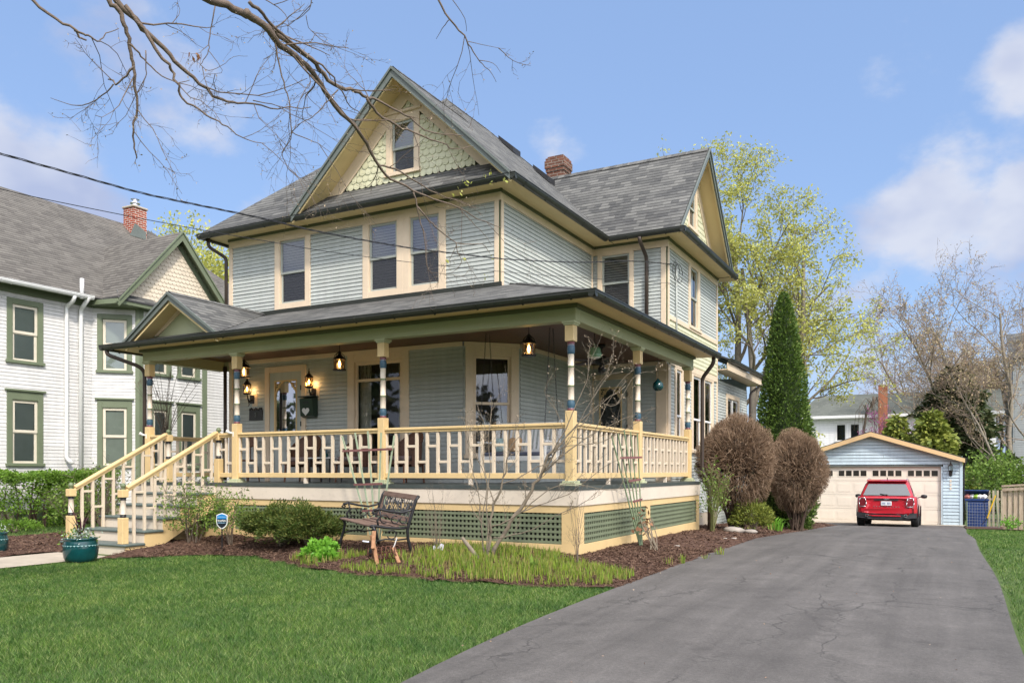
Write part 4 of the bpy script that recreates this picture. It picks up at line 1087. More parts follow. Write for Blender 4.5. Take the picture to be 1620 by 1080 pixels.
# conduit + service loop where the wires land
pipe(H, [(WX+.05,17.62,6.02),(WX+.05,17.62,4.0)], .022, M['siding'], name='service_conduit')
lp = MB()
for k in range(2):
    lp.tube([(WX+.08+.05*k, 17.50+.27*math.cos(a)+.05*k, 5.72+.20*math.sin(a)-.03*k) for a in np.linspace(0, 2*math.pi*.93, 18)], .007, 5)
lp.build('service_loop', M['blackplastic'], H)
# ================================================================== ground
def sheet(name, poly_fn, mat, kind='structure', dz=0.0):
    pass
M['soil'] = paint('lawn_soil', (0.070, 0.110, 0.025), 0.95, 0.3, 4, 0.4, 60)
def grid_sheet(name, x0, x1, ys, mat, dz, nx=2, fn=None, kind='structure', label=None):
    V = []; Fc = []
    xs = np.linspace(x0, x1, nx)
    for y in ys:
        for x in xs: V.append((x, y, (gz(x, y) if fn is None else fn(x, y)) + dz))
    for j in range(len(ys)-1):
        for i in range(nx-1):
            a = j*nx+i; Fc.append((a, a+1, a+nx+1, a+nx))
    me = bpy.data.meshes.new(name); me.from_pydata(V, [], Fc); me.materials.append(mat); me.polygons.foreach_set('use_smooth', [True]*len(Fc))
    o = bpy.data.objects.new(name, me); C.objects.link(o); setp(o, kind=kind)
    return o
xsg = sorted(set([-900,-300,-120,-60,-40] + list(np.arange(-30, 12, 1.0)) + [20,40,80,200,600]))
ysg = [-400,-100,-40,-20,-10,-4] + list(np.arange(-2, 40, 1.0)) + [50,70,100,160,300,700,1500]
V = [(x, y, gz(x, y)-.02) for y in ysg for x in xsg]; nx = len(xsg)
Fc = [(j*nx+i, j*nx+i+1, (j+1)*nx+i+1, (j+1)*nx+i) for j in range(len(ysg)-1) for i in range(nx-1)]
me = bpy.data.meshes.new('ground'); me.from_pydata(V, [], Fc); me.materials.append(M['soil'])
o = bpy.data.objects.new('ground', me); C.objects.link(o); setp(o, kind='structure')
# asphalt
m, nt, b = newmat('worn_asphalt')
tc = N(nt, 'ShaderNodeTexCoord'); src = tc.outputs['Object']
def ns(scale, det=8, rough=.55, dist=0.0, vec=src):
    n = N(nt, 'ShaderNodeTexNoise'); n.inputs['Scale'].default_value = scale; n.inputs['Detail'].default_value = det; n.inputs['Roughness'].default_value = rough
    n.inputs['Distortion'].default_value = dist; link(nt, vec, n.inputs['Vector']); return n
def mrange(v, a, b_, c, d_, clamp=True):
    n = N(nt, 'ShaderNodeMapRange'); link(nt, v, n.inputs['Value']); n.clamp = clamp
    for k, x in zip(('From Min','From Max','To Min','To Max'), (a,b_,c,d_)): n.inputs[k].default_value = x
    return n.outputs[0]
def mth(op, a, b_=None):
    n = N(nt, 'ShaderNodeMath', operation=op)
    for i, x in enumerate((a, b_)):
        if x is None: continue
        if isinstance(x, (int, float)): n.inputs[i].default_value = x
        else: link(nt, x, n.inputs[i])
    return n.outputs[0]
big = ns(.8, 8, .65); mid = ns(4.5, 6); fine = ns(140, 3, .7); fine2 = ns(420, 2, .8)
base = mth('MULTIPLY', mrange(big.outputs['Fac'], .3, .7, .80, 1.18), mrange(mid.outputs['Fac'], .3, .7, .92, 1.08))
base = mth('MULTIPLY', base, mrange(fine.outputs['Fac'], .3, .75, .72, 1.35)); base = mth('MULTIPLY', base, mrange(fine2.outputs['Fac'], .3, .75, .7, 1.45))
grit = ns(38, 4, .75); base = mth('MULTIPLY', base, mrange(grit.outputs['Fac'], .3, .72, .80, 1.24))
mps = N(nt, 'ShaderNodeMapping'); mps.inputs['Scale'].default_value = (2.6, .16, 1); link(nt, src, mps.inputs['Vector'])
strk = ns(1.0, 7, .6, .4, mps.outputs[0]); base = mth('MULTIPLY', base, mrange(strk.outputs['Fac'], .32, .68, .80, 1.20))
spot = ns(2.3, 3); base = mth('MULTIPLY', base, mrange(spot.outputs['Fac'], .62, .72, 1.0, .78))
# cracks: long wandering lines and short crazed patches
ds = ns(1.1, 5, .6); dv = N(nt, 'ShaderNodeVectorMath', operation='MULTIPLY_ADD'); link(nt, ds.outputs['Color'], dv.inputs[0]); dv.inputs[1].default_value = (.9,.9,0); link(nt, src, dv.inputs[2])
mpc = N(nt, 'ShaderNodeMapping'); mpc.inputs['Scale'].default_value = (1.0,.22,1); link(nt, dv.outputs[0], mpc.inputs['Vector'])
vo = N(nt, 'ShaderNodeTexVoronoi', feature='DISTANCE_TO_EDGE'); vo.inputs['Scale'].default_value = .85; link(nt, mpc.outputs[0], vo.inputs['Vector'])
mask1 = mrange(ns(.8, 2).outputs['Fac'], .42, .55, 0, 1)
c1 = mth('MULTIPLY', mrange(vo.outputs['Distance'], .002, .010, 1, 0), mask1)
ds2 = ns(5, 4, .6); dv2 = N(nt, 'ShaderNodeVectorMath', operation='MULTIPLY_ADD'); link(nt, ds2.outputs['Color'], dv2.inputs[0]); dv2.inputs[1].default_value = (.22,.22,0); link(nt, src, dv2.inputs[2])
vo2 = N(nt, 'ShaderNodeTexVoronoi', feature='DISTANCE_TO_EDGE'); vo2.inputs['Scale'].default_value = 3.2; link(nt, dv2.outputs[0], vo2.inputs['Vector'])
near = mrange(vo.outputs['Distance'], .02, .13, 1, 0)
mask2 = mth('MULTIPLY', near, mrange(ns(1.6, 3).outputs['Fac'], .44, .58, 0, 1))
c2 = mth('MULTIPLY', mrange(vo2.outputs['Distance'], .008, .034, 1, 0), mask2)
crk = mth('MAXIMUM', c1, mth('MULTIPLY', c2, .75))
mx = N(nt, 'ShaderNodeMixRGB', blend_type='MULTIPLY'); mx.inputs[0].default_value = 1; mx.inputs[1].default_value = (.102,.094,.086,1); link(nt, base, mx.inputs[2])
mx2 = N(nt, 'ShaderNodeMixRGB'); link(nt, mth('MULTIPLY', crk, .62), mx2.inputs[0]); link(nt, mx.outputs[0], mx2.inputs[1]); mx2.inputs[2].default_value = (.030,.028,.026,1)
link(nt, mx2.outputs[0], b.inputs['Base Color']); b.inputs['Roughness'].default_value = .82; b.inputs['Specular IOR Level'].default_value = .35
bp = N(nt, 'ShaderNodeBump'); bp.inputs['Strength'].default_value = .5; bp.inputs['Distance'].default_value = .006; link(nt, mth('SUBTRACT', fine.outputs['Fac'], crk), bp.inputs['Height']); link(nt, bp.outputs[0], b.inputs['Normal'])
M['asphalt'] = m
def drive_edge(y):    # left and right edges of the drive
    xl = -3.28 + .10*math.sin(y*.9)*.3 + (max(0, 9-y)**1.6)*.027
    return xl, .51 + .03*math.sin(y*.7)
V = []; Fc = []; ysd = list(np.arange(-14, 34.0, .5)) + [33.94]
for y in ysd:
    xl, xr = drive_edge(y)
    if y > 29.5: xl -= (y-29.5)*.42
    for k in range(5): 
        x = xl+(xr-xl)*k/4; V.append((x, y, gz(x, y)+.022 - (.014 if k in (0,4) else 0)))
for j in range(len(ysd)-1):
    for k in range(4): a = j*5+k; Fc.append((a,a+1,a+6,a+5))
me = bpy.data.meshes.new('driveway'); me.from_pydata(V, [], Fc); me.materials.append(m); me.polygons.foreach_set('use_smooth',[True]*len(Fc))
o = bpy.data.objects.new('driveway', me); C.objects.link(o); setp(o, kind='structure')
# garage apron
t = MB(); t.box(-5.8, .62, 33.1, 34.05, -.9, -.672); o = t.build('apron', M['concrete'], bevel=.01); setp(o, kind='structure')
# front walk
V = []; Fc = []; ysw = list(np.arange(-14, 9.0, .5))
for y in ysw:
    w = 0.05*math.sin(y*1.3)
    for x in (-13.38+w*.3, -11.88): V.append((x, y, gz(x, y)+.004))
for j in range(len(ysw)-1): a = j*2; Fc.append((a,a+1,a+3,a+2))
me = bpy.data.meshes.new('path'); me.from_pydata(V, [], Fc); me.materials.append(M['concrete'])
o = bpy.data.objects.new('path', me); C.objects.link(o); setp(o, kind='structure')
# ================================================================== trees: generator
class Tree:
    """branches grown as tapered tubes; keeps the twig ends for leaves"""
    def __init__(s, seed): s.rng = random.Random(seed); s.paths = []; s.tips = []; s.tipd = []
    def grow(s, p, d, L, r, lvl, cfg):
        rng = s.rng; n = max(3, cfg['seg'][min(lvl, len(cfg['seg'])-1)]); pts = [p.copy()]; rad = [r]; d = d.normalized()
        up = Vector((0,0,1)); cur = p.copy()
        last = lvl >= cfg['levels']
        for i in range(n):
            w = cfg['wander'] * (1 + .4*lvl)
            d = (d + Vector((rng.gauss(0,w), rng.gauss(0,w), rng.gauss(0,w))) + up*cfg['trop'][min(lvl, len(cfg['trop'])-1)]).normalized()
            cur = cur + d * (L/n); pts.append(cur.copy()); rad.append(r*(1-(i+1)/n*(1-cfg['taper'])))
        s.paths.append((pts, rad, lvl))
        if lvl >= cfg['levels'] - cfg.get('leaflv', 0):
            for q in range(1, len(pts)):
                s.tips.append(pts[q]); s.tipd.append((pts[q]-pts[q-1]).normalized())
        if last: return
        k = cfg['kids'][min(lvl, len(cfg['kids'])-1)]
        st = cfg['start'][min(lvl, len(cfg['start'])-1)]
        for j in range(k):
            t = st + (1-st)*(j + rng.random()*.8)/k; t = min(t, .98)
            f = t*n; i = min(int(f), n-1); q = pts[i].lerp(pts[i+1], f-i); rr = rad[i]*(1-(f-i)) + rad[i+1]*(f-i)
            dd = (pts[i+1]-pts[i]).normalized()
            ax = dd.orthogonal().normalized(); ax.rotate(Matrix.Rotation(rng.random()*2*math.pi + j*2.4, 3, dd))
            an = R(cfg['angle'][min(lvl, len(cfg['angle'])-1)]*rng.uniform(.7,1.25))
            nd = dd.copy(); nd.rotate(Matrix.Rotation(an, 3, ax))
            s.grow(q, nd, L*cfg['ratio'][min(lvl, len(cfg['ratio'])-1)]*rng.uniform(.7,1.15)*(1-.35*t if lvl==0 else 1), max(rr*cfg['rr'], cfg['rmin']), lvl+1, cfg)
    def mesh(s, name, mat, parent, sides=(8,6,5,4,3), minlv=0, maxlv=99):
        V = []; Fc = []
        for pts, rad, lvl in s.paths:
            if not (minlv <= lvl <= maxlv): continue
            n = sides[min(lvl, len(sides)-1)]; i0 = len(V); prev = None
            for k, p in enumerate(pts):
                d = pts[min(k+1, len(pts)-1)] - pts[max(k-1, 0)]
                d.normalize()
                a = d.orthogonal() if prev is None else prev - d*prev.dot(d)
                a.normalize(); prev = a; b = d.cross(a)
                for j in range(n):
                    t = 2*math.pi*j/n; V.append(p + (a*math.cos(t)+b*math.sin(t))*rad[k])
            for k in range(len(pts)-1):
                for j in range(n):
                    a0 = i0+k*n+j; a1 = i0+k*n+(j+1) % n; Fc.append((a0, a1, a1+n, a0+n))
        if not V: return None
        return np_mesh(name, [tuple(v) for v in V], Fc, mat, parent, smooth=True)
def leafmesh(name, P, size, mat, parent, seed, per=3, spread=.15, aspect=.5, up=0, dirs=None):
    rng = np.random.default_rng(seed); P = np.array([tuple(p) for p in P])
    P = np.repeat(P, per, axis=0) + rng.normal(size=(len(P)*per, 3))*spread
    V, Fc = leaf_quads(P, size, rng, aspect, up)
    return np_mesh(name, V, Fc, mat, parent)
M['bark'] = paint('grey_brown_bark', (0.16, 0.125, 0.095), 0.9, 0.3, 8, 0.6, 30)
M['bark_l'] = paint('pale_bark', (0.22, 0.19, 0.15), 0.9, 0.3, 8, 0.5, 30)
M['bark_d'] = paint('overhead_bark', (0.15, 0.112, 0.085), 0.85, 0.35, 14, 0.6, 60)
M['twig'] = paint('far_twigs', (0.25, 0.19, 0.145), 0.9, 0.25, 3)
M['spring'] = island('spring_leaf', [(0.42,0.43,0.09),(0.50,0.50,0.13),(0.35,0.38,0.08),(0.56,0.55,0.19)], 0.6, 0.35)
M['green1'] = island('shrub_leaf', [(0.07,0.13,0.018),(0.13,0.22,0.03),(0.20,0.29,0.05),(0.10,0.17,0.03)], 0.55, 0.25)
M['bright'] = island('bright_leaf', [(0.14,0.34,0.03),(0.22,0.46,0.05),(0.10,0.28,0.03)], 0.5, 0.3)
M['yew'] = island('yew_needle', [(0.035,0.065,0.012),(0.08,0.13,0.022),(0.16,0.17,0.04),(0.05,0.09,0.015)], 0.6, 0.15)
M['arb'] = island('arborvitae_scale', [(0.040,0.080,0.013),(0.075,0.135,0.022),(0.13,0.20,0.035),(0.05,0.10,0.017)], 0.6, 0.15)
M['gold'] = island('golden_conifer', [(0.11,0.15,0.025),(0.20,0.24,0.04),(0.30,0.32,0.06),(0.07,0.11,0.02)], 0.6, 0.2)
M['darkev'] = island('dark_conifer', [(0.028,0.045,0.015),(0.05,0.075,0.022),(0.085,0.09,0.035)], 0.7, 0.1)
M['redbud'] = island('redbud_flower', [(0.42,0.10,0.30),(0.55,0.18,0.40),(0.36,0.10,0.24)], 0.6, 0.3)
M['tan'] = island('tan_twig_tip', [(0.28,0.185,0.115),(0.17,0.105,0.065),(0.42,0.30,0.20),(0.11,0.068,0.042)], 0.8)
M['orangeleaf'] = island('dead_leaf', [(0.34,0.13,0.05),(0.45,0.20,0.09),(0.25,0.12,0.06)], 0.7, .2)

def fpt(px, py, dep):
    """world point seen at a photograph pixel at a given depth: used to lay out plants and branches"""
    a = (px-810)/1279.4; b_ = (745.4-py)/1279.4; s_, c_ = math.sin(R(28.24)), math.cos(R(28.24))
    return Vector(((-s_+c_*a)*dep, (c_+s_*a)*dep, 1.30+b_*dep))

M['blossom'] = island('white_blossom', [(0.55,0.58,0.45),(0.10,0.18,0.04),(0.62,0.62,0.55)], .6, .2)
M['green_stem'] = paint('olive_cane', (0.16,0.17,0.06), .7, .2, 8)
M['lilacw'] = paint('lilac_white', (0.60,0.58,0.66), .4, .1, 20)
# -- big leafing tree behind the house: several stems from one stool
t = thing('leafing_tree', (-7.6, 33.0, -.7), 'tall many-stemmed tree in yellow-green spring leaf behind the house', 'tree')
T = Tree(11)
cfg = dict(levels=4, seg=[9,7,5,4,3], wander=.07, trop=[.02,.045,.03,.0,-.01], taper=.35, kids=[6,5,5,4], start=[.30,.25,.2,.15], angle=[34,38,42,48], ratio=[.50,.50,.48,.45], rr=.58, rmin=.008)
for (dx, dy, L, r) in ((-.22,-.1,13.4,.20),(-.07,.0,13.8,.22),(.06,.1,14.0,.22),(.20,-.2,12.2,.19),(.36,.0,12.4,.17),(-.5,.1,10.0,.15)):
    T.grow(Vector((-7.6+dx*1.6, 33+dy, -.8)), Vector((dx, dy*.6, 1)), L*.84, r, 0, cfg)
T.mesh('trunk', M['bark_l'], t, maxlv=1); T.mesh('limbs', M['bark'], t, minlv=2)
leafmesh('crown', [p for p in T.tips ], .115, M['spring'], t, 5, per=6, spread=.12, aspect=.5)
# -- leafing tree far left
t = thing('leafing_tree', (-35.0, 31.0, 0), 'yellow-leafed tree showing between the two houses', 'tree')
T = Tree(23); T.grow(Vector((-35.0,31.0,0)), Vector((0,0,1)), 10.4, .25, 0, dict(cfg, levels=3, kids=[11,6,5])); T.mesh('trunk', M['bark'], t)
leafmesh('crown', T.tips, .17, M['spring'], t, 6, per=12, spread=.32, aspect=.6)

# -- conifers
def conifer(base, h, rad, label, mat, seed, n=9000, leaf=.09, name='conifer', power=.8, lump=.18, trunk=M['bark'], group=None, droop=.3, bottom=.0, prof=None, aspect=.45):
    t = thing(name, tuple(base), label, 'conifer', group)
    rng = np.random.default_rng(seed); pr = random.Random(seed)
    z = rng.random(n*3)
    keep = []
    def rr(zz): return prof(zz) if prof else (1-zz)**power
    P = []; D = []
    lumps = [(pr.random()*2*math.pi, pr.random(), pr.uniform(.05,.13)) for _ in range(90)]
    ph = rng.random(n*3)*2*math.pi
    for i in range(n*3):
        if len(P) >= n: break
        w = rr(z[i])
        if rng.random() > w + .12: continue
        bulge = 1 + lump*(noise.noise(Vector((math.cos(ph[i])*2.2, math.sin(ph[i])*2.2, z[i]*h*1.3+seed)))*1.6)
        depth_ = 1 - abs(rng.normal())*.16
        r_ = rad*w*bulge*depth_
        P.append((base[0]+r_*math.cos(ph[i]), base[1]+r_*math.sin(ph[i]), base[2]+bottom+(h-bottom)*z[i]))
        D.append((math.cos(ph[i]), math.sin(ph[i]), droop))
    P = np.array(P); D = np.array(D)
    V, Fc = leaf_quads(P, leaf, rng, aspect, dirs=D, jitter=.55)
    np_mesh('crown', V, Fc, mat, t)
    # solid core, the crown's inner shade painted in as dark colour, so that the sky never shows straight through
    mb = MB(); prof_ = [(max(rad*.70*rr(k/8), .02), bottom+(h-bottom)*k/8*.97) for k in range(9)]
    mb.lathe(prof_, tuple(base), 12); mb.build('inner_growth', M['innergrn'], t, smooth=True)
    mb = MB(); mb.tube([Vector(base)+Vector((0,0,-.2)), Vector(base)+Vector((0,0,h*.9))], [.09, .02], 8); mb.build('trunk', trunk, t)
    return t
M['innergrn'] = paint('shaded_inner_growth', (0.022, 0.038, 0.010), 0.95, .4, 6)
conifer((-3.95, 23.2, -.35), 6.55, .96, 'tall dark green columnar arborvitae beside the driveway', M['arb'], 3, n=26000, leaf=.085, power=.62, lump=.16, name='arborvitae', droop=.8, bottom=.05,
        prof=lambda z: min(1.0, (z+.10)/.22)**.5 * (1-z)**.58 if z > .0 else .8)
conifer((.35, 46.8, -.7), 7.3, 2.35, 'tall dark evergreen behind the garage', M['darkev'], 8, n=13000, leaf=.30, power=.6, lump=.75, droop=-.1)
conifer((-.55, 40.9, -.7), 4.7, 1.35, 'golden-green conifer directly behind the garage eave', M['gold'], 9, n=9000, leaf=.27, power=.62, lump=.95, droop=-.35)
conifer((-2.0, 41.0, -.7), 4.6, 1.15, 'smaller yellow-green conifer left of the golden one', M['gold'], 10, n=6000, leaf=.25, power=.7, lump=.95, droop=-.35)
conifer((-6.6, 37.5, -.7), 3.4, 1.3, 'small green conifer between arborvitae and garage roof', M['arb'], 12, n=5000, leaf=.2, power=.6, lump=.5, droop=-.1)

# -- bare trees behind the garage and on the right
bcfg = dict(levels=4, seg=[8,6,5,4,3], wander=.09, trop=[.03,.05,.03,.02,.0], taper=.3, kids=[9,6,5,4], start=[.28,.2,.15,.15], angle=[38,38,42,45], ratio=[.52,.5,.5,.5], rr=.5, rmin=.012)
def bare(x, y, h, seed, label, r=.17, lean=(0,0), cfg_=bcfg, budm=None, nbud=1, name='bare_tree', mat='twig', tmat='bark_l', z=-.7):
    t = thing(name, (x, y, z), label, 'tree', 'leafless trees behind the garage')
    T = Tree(seed); T.grow(Vector((x,y,z-.1)), Vector((lean[0],lean[1],1)), h, r, 0, cfg_)
    T.mesh('trunk', M[tmat], t, maxlv=1); T.mesh('branches', M[mat], t, minlv=2)
    if budm: leafmesh('buds', T.tips[::2], .10, M[budm], t, seed, per=nbud, spread=.1)
    return t
M['bud'] = island('pale_buds', [(0.38,0.30,0.17),(0.46,0.38,0.20),(0.33,0.22,0.15)], .8, .2)
def barep(px, dep, *a, **k):
    q = fpt(px, 745, dep); bare(q.x, q.y, a[0]*.80, *a[1:], **k)
for i_, (px_, dp_, h_) in enumerate(((1580,64,11),(1596,58,12.5),(1622,62,13),(1645,56,13),(1560,58,10.5),(1540,72,11),(1632,72,12))):
    barep(px_, dp_, h_, 300+i_, ['distant bare tree filling the gap beside the grey house','second distant bare tree in the brown thicket','bare tree at the frame edge in the brown thicket','bare tree reaching in from outside the right edge','low bare tree behind the golden conifer','faint bare tree behind the dark evergreen','faintest bare tree of the brown thicket at the right'][i_], .13, budm='bud', nbud=3)
barep(1452, 52, 10.6, 31, 'dark forked bare tree above the far house roof', .16, budm='bud')
barep(1470, 56, 9.5, 32, 'slender bare tree right of the dark forked one', .14, budm='bud')
barep(1524, 42, 12.2, 33, 'tall pale-trunked bare tree rising behind the golden conifer', .14, budm='bud', nbud=2)
barep(1545, 48, 14.2, 34, 'tall bare tree just right of the pale-trunked one', .17, budm='bud', nbud=2)
barep(1500, 58, 14.0, 35, 'tall bare tree behind the dark evergreen', .17, budm='bud', nbud=2)
barep(1612, 50, 15.5, 36, 'bare tree cut by the right picture edge', .2, budm='bud', nbud=2)
barep(1600, 38, 9.2, 37, 'nearer bare tree with long drooping limbs at the right', .085, lean=(-.12,-.05), budm='bud')
barep(1575, 60, 13.0, 38, 'hazy bare tree in front of the grey house', .17, budm='bud', nbud=2)
barep(1640, 44, 13.0, 39, 'bare tree beyond the board fence reaching in from the right', .18, budm='bud', nbud=2)
barep(1560, 70, 13.0, 40, 'distant bare tree seen between the taller ones', .17, budm='bud', nbud=2)
barep(1525, 66, 12.0, 41, 'faint distant bare tree left of the other distant one', .17, budm='bud', nbud=3)
# weeping tree and redbuds against the far house
rcfg = dict(levels=3, seg=[6,5,4,4], wander=.12, trop=[.02,.04,.02,.0], taper=.4, kids=[6,5,4], start=[.3,.2,.1], angle=[40,45,45], ratio=[.6,.55,.5], rr=.55, rmin=.012)
for (x, y, h, sd_, lb) in ((fpt(1385,745,44).x,fpt(1385,745,44).y,5.1,51,'pink redbud in flower before the far chimney'),(fpt(1428,745,44).x,fpt(1428,745,44).y,4.9,52,'pink redbud in flower right of the far chimney')):
    t = thing('redbud', (x,y,-.7), lb, 'tree', 'flowering redbuds'); T = Tree(sd_)
    for k in range(3): T.grow(Vector((x,y,-.7)), Vector((random.Random(sd_+k).uniform(-.5,.5),0,1)), h*.72, .06, 0, rcfg)
    T.mesh('trunk', M['bark'], t); leafmesh('blossom', T.tips, .085, M['redbud'], t, sd_, per=3, spread=.07)
wx_ = fpt(1371,745,45.5); wx0, wy0 = wx_.x, wx_.y
t = thing('weeping_tree', (wx0,wy0,-.7), 'small dark weeping tree left of the far chimney', 'tree'); mb = MB()
tr = [Vector((wx0+a_,wy0,z_)) for a_, z_ in ((0,-.7),(.05,2),(-.15,3.6),(0,4.6),(.4,5.2))]
mb.tube(tr, [.12,.1,.08,.07,.05], 6); rr_ = random.Random(5)
for k in range(22):
    a = rr_.random()*6.28; q = tr[3].lerp(tr[4], rr_.random()); w = rr_.uniform(.3,1.0)
    mb.tube([q, q+Vector((math.cos(a)*w*.5, math.sin(a)*w*.5, .35)), q+Vector((math.cos(a)*w, math.sin(a)*w, -.1)), q+Vector((math.cos(a)*w*1.15, math.sin(a)*w*1.15, -.5-rr_.random()*1.1))], [.025,.02,.012,.008], 4)
mb.build('weeping_limbs', M['bark'], t)
# -- green shrubs right rear
def leafy(x, y, z, h, rad, label, mat, seed, n=2600, leaf=.09, name='shrub', stems=9, group=None, flat=1.0, cat='shrub', stemmat='bark', fill=.75, leafy_=None):
    t = thing(name, (x,y,z), label, cat, group); rng = np.random.default_rng(seed); pr = random.Random(seed)
    mb = MB(); ends = []
    for k in range(stems):
        a = pr.random()*6.28; w = rad*pr.uniform(.2,.85); hh = h*pr.uniform(.7,1.0)
        p0 = Vector((x+pr.uniform(-.1,.1)*rad, y+pr.uniform(-.1,.1)*rad, z-.03)); p3 = Vector((x+math.cos(a)*w, y+math.sin(a)*w, z+hh*(1-.25*(w/rad)**2)))
        p1 = p0.lerp(p3,.35)+Vector((0,0,hh*.12)); p2 = p0.lerp(p3,.7)+Vector((0,0,hh*.08))
        hs_ = min(h, 1.6)*.62; mb.tube([p0,p1,p2,p3], [hs_*.014,hs_*.010,hs_*.007,hs_*.003], 5)
        for q in (p1,p2,p3):
            for _ in range(3):
                e = q+Vector((pr.gauss(0,.25)*rad, pr.gauss(0,.25)*rad, pr.uniform(0,.25)*h)); mb.tube([q, q.lerp(e,.5)+Vector((0,0,.02)), e], [hs_*.006,hs_*.004,hs_*.002], 4); ends += [e, q.lerp(e,.6)]
    mb.build('stems', M[stemmat], t)
    u = rng.normal(size=(n,3)); u /= np.linalg.norm(u,axis=1)[:,None]; rr__ = rng.random(n)**.5
    P = u*rr__[:,None]*np.array([rad,rad,h*.42*flat])+np.array([x,y,z+h*(1-.42*flat)])
    keep = np.array([noise.noise(Vector(p)*(1.6/rad)+Vector((seed,0,0))) > (-.12 if fill > .7 else .08) for p in P]); P = P[keep]
    E_ = np.array([tuple(e) for e in ends]); k2 = max(1, int(n*.35/len(E_))); P2 = np.repeat(E_, k2, axis=0)+rng.normal(size=(len(E_)*k2,3))*rad*.08
    P = np.concatenate([P, P2]) if fill > 0 else P2
    V, Fc = leaf_quads(P, leaf, rng, .55, .3); np_mesh('foliage', V, Fc, M[mat], t)
    return t
leafy(2.3, 38.5, -.7, 2.6, 1.9, 'loose light green shrub right of the garage behind the bin', 'green1', 61, n=5200, leaf=.13)
leafy(4.6, 37.5, -.7, 3.1, 2.0, 'light green shrub rising above the wooden fence', 'green1', 62, n=5200, leaf=.13)
# ================================================================== neighbour on the left
NH = thing('neighbour_house', (-22.5, 14, 0), 'white clapboard house with green window trim and brown shingle roof at the left', 'house')
NX = -20.0; NC = 13.66; NE = 5.84
NW = wallspace(NX, 6.0, 90); nu = lambda y: y-6.0
hol = []
def nwin(W_, a, b, z0, z1, hol, low): return window(NH, W_, a, b, z0, z1, cas=.12, frame=M['ngreen'], sash=M['ncream'], kind='shade', holes=hol, head=.13 if not low else .20, cap=.05 if low else None, meet=.5, bar=.065, sill=not low or True)
for y0 in (11.43, 8.2):
    nwin(NW, nu(y0), nu(y0+.89), 3.95, 5.52, hol, False); nwin(NW, nu(y0), nu(y0+.89), 1.44, 3.26, hol, True)
siding(NW, .35, NE-.18, lambda z: (0, nu(NC)), hol, exp=.088, lip=.012).build('side_wall', M['nsiding'], NH)
CHn = wallspace(NX, NC, 45); LCn = 1.14; hol = []
nwin(CHn, .12, .97, 3.94, 5.50, hol, False); nwin(CHn, .12, .97, 1.40, 3.21, hol, True)
siding(CHn, .35, NE-.18, lambda z: (0, LCn), hol, exp=.088, lip=.012).build('angled_wall', M['nsiding'], NH)
cx, cy = NX+LCn*.7071, NC+LCn*.7071
FN = wallspace(cx, cy, 90); LF = 2.25; hol = []
nwin(FN, .30, 1.02, 3.94, 5.50, hol, False); nwin(FN, 1.22, 2.0, 3.94, 5.50, hol, False)
nwin(FN, .30, 1.02, 1.40, 3.21, hol, True); nwin(FN, 1.22, 2.0, 1.40, 3.21, hol, True)
siding(FN, .35, NE-.18, lambda z: (0, LF), hol, exp=.088, lip=.012).build('bay_wall', M['nsiding'], NH)
FB = wallspace(cx-.5, cy+LF, 90); hol = []
nwin(FB, 1.62, 2.30, 1.5, 3.0, hol, True)
siding(FB, .35, NE-.18, lambda z: (0, 5.5), hol, exp=.088, lip=.012).build('rear_wall', M['nsiding'], NH)
mb = MB(); mb.box(cx-.5, cx, cy+LF-.01, cy+LF, .35, NE-.18); mb.build('bay_return_wall', M['nsiding'], NH)
t = MB(); t.wbox(CHn, LCn-.09, LCn+.01, .35, NE-.18, -.01, .03); t.wbox(FN, -.01, .12, .35, NE-.18, -.01, .031); t.wbox(FN, LF-.16, LF+.01, .35, NE-.18, -.01, .03)
t.wbox(NW, 0, nu(NC)-.02, NE-.20, NE, -.01, .03); t.wbox(CHn, .02, LCn, NE-.20, NE, -.01, .031); t.wbox(FN, 0, LF, NE-.20, NE, -.01, .032); t.wbox(FB, 0, 5.5, NE-.20, NE, -.01, .03)
t.build('green_trim', M['ngreen'], NH, bevel=.004)
t = MB(); t.wbox(NW, 0, nu(NC), -.2, .35, -.2, .01); t.wbox(CHn, 0, LCn, -.2, .3501, -.2, .01); t.wbox(FN, 0, LF, -.2, .3502, -.2, .01); t.wbox(FB, 0, 5.5, -.2, .35, -.2, .01); t.build('foundation', M['concrete'], NH)
# cellar lattice below the wall
t = MB(); t.wbox(NW, 5.6, 7.0, -.1, .30, .0101, .03); t.build('cellar_screen', M['ngreen'], NH)
# main roof: ridge along Y
r = MB(); rx, rz = -24.15, 9.55; ex = NX+.36; pn = (rz-NE)/(ex-rx)*1.0
roofpoly(r, [(ex,5.0,NE+.02),(ex,22.0,NE+.02),(rx,18.7,rz),(rx,5.0,rz)], (0,1,0))
roofpoly(r, [(2*rx-ex,5.0,NE+.02),(rx,5.0,rz),(rx,18.7,rz),(2*rx-ex,22.0,NE+.02)], (0,1,0))
roofpoly(r, [(ex,22.0,NE+.02),(2*rx-ex,22.0,NE+.02),(rx,18.7,rz)], (1,0,0))
# cross gable
gy, gzz, gh = 15.62, 8.02, 1.92; gx = cx+.30; gp = (gzz-NE)/gh
xk = ex - (gzz-NE)/pn
roofpoly(r, [(gx,gy-gh,NE+.03),(gx,gy,gzz),(xk,gy,gzz),(ex,gy-gh,NE+.03)], (1,0,0))
roofpoly(r, [(gx,gy+gh,NE+.03),(ex,gy+gh,NE+.03),(xk,gy,gzz),(gx,gy,gzz)], (1,0,0))
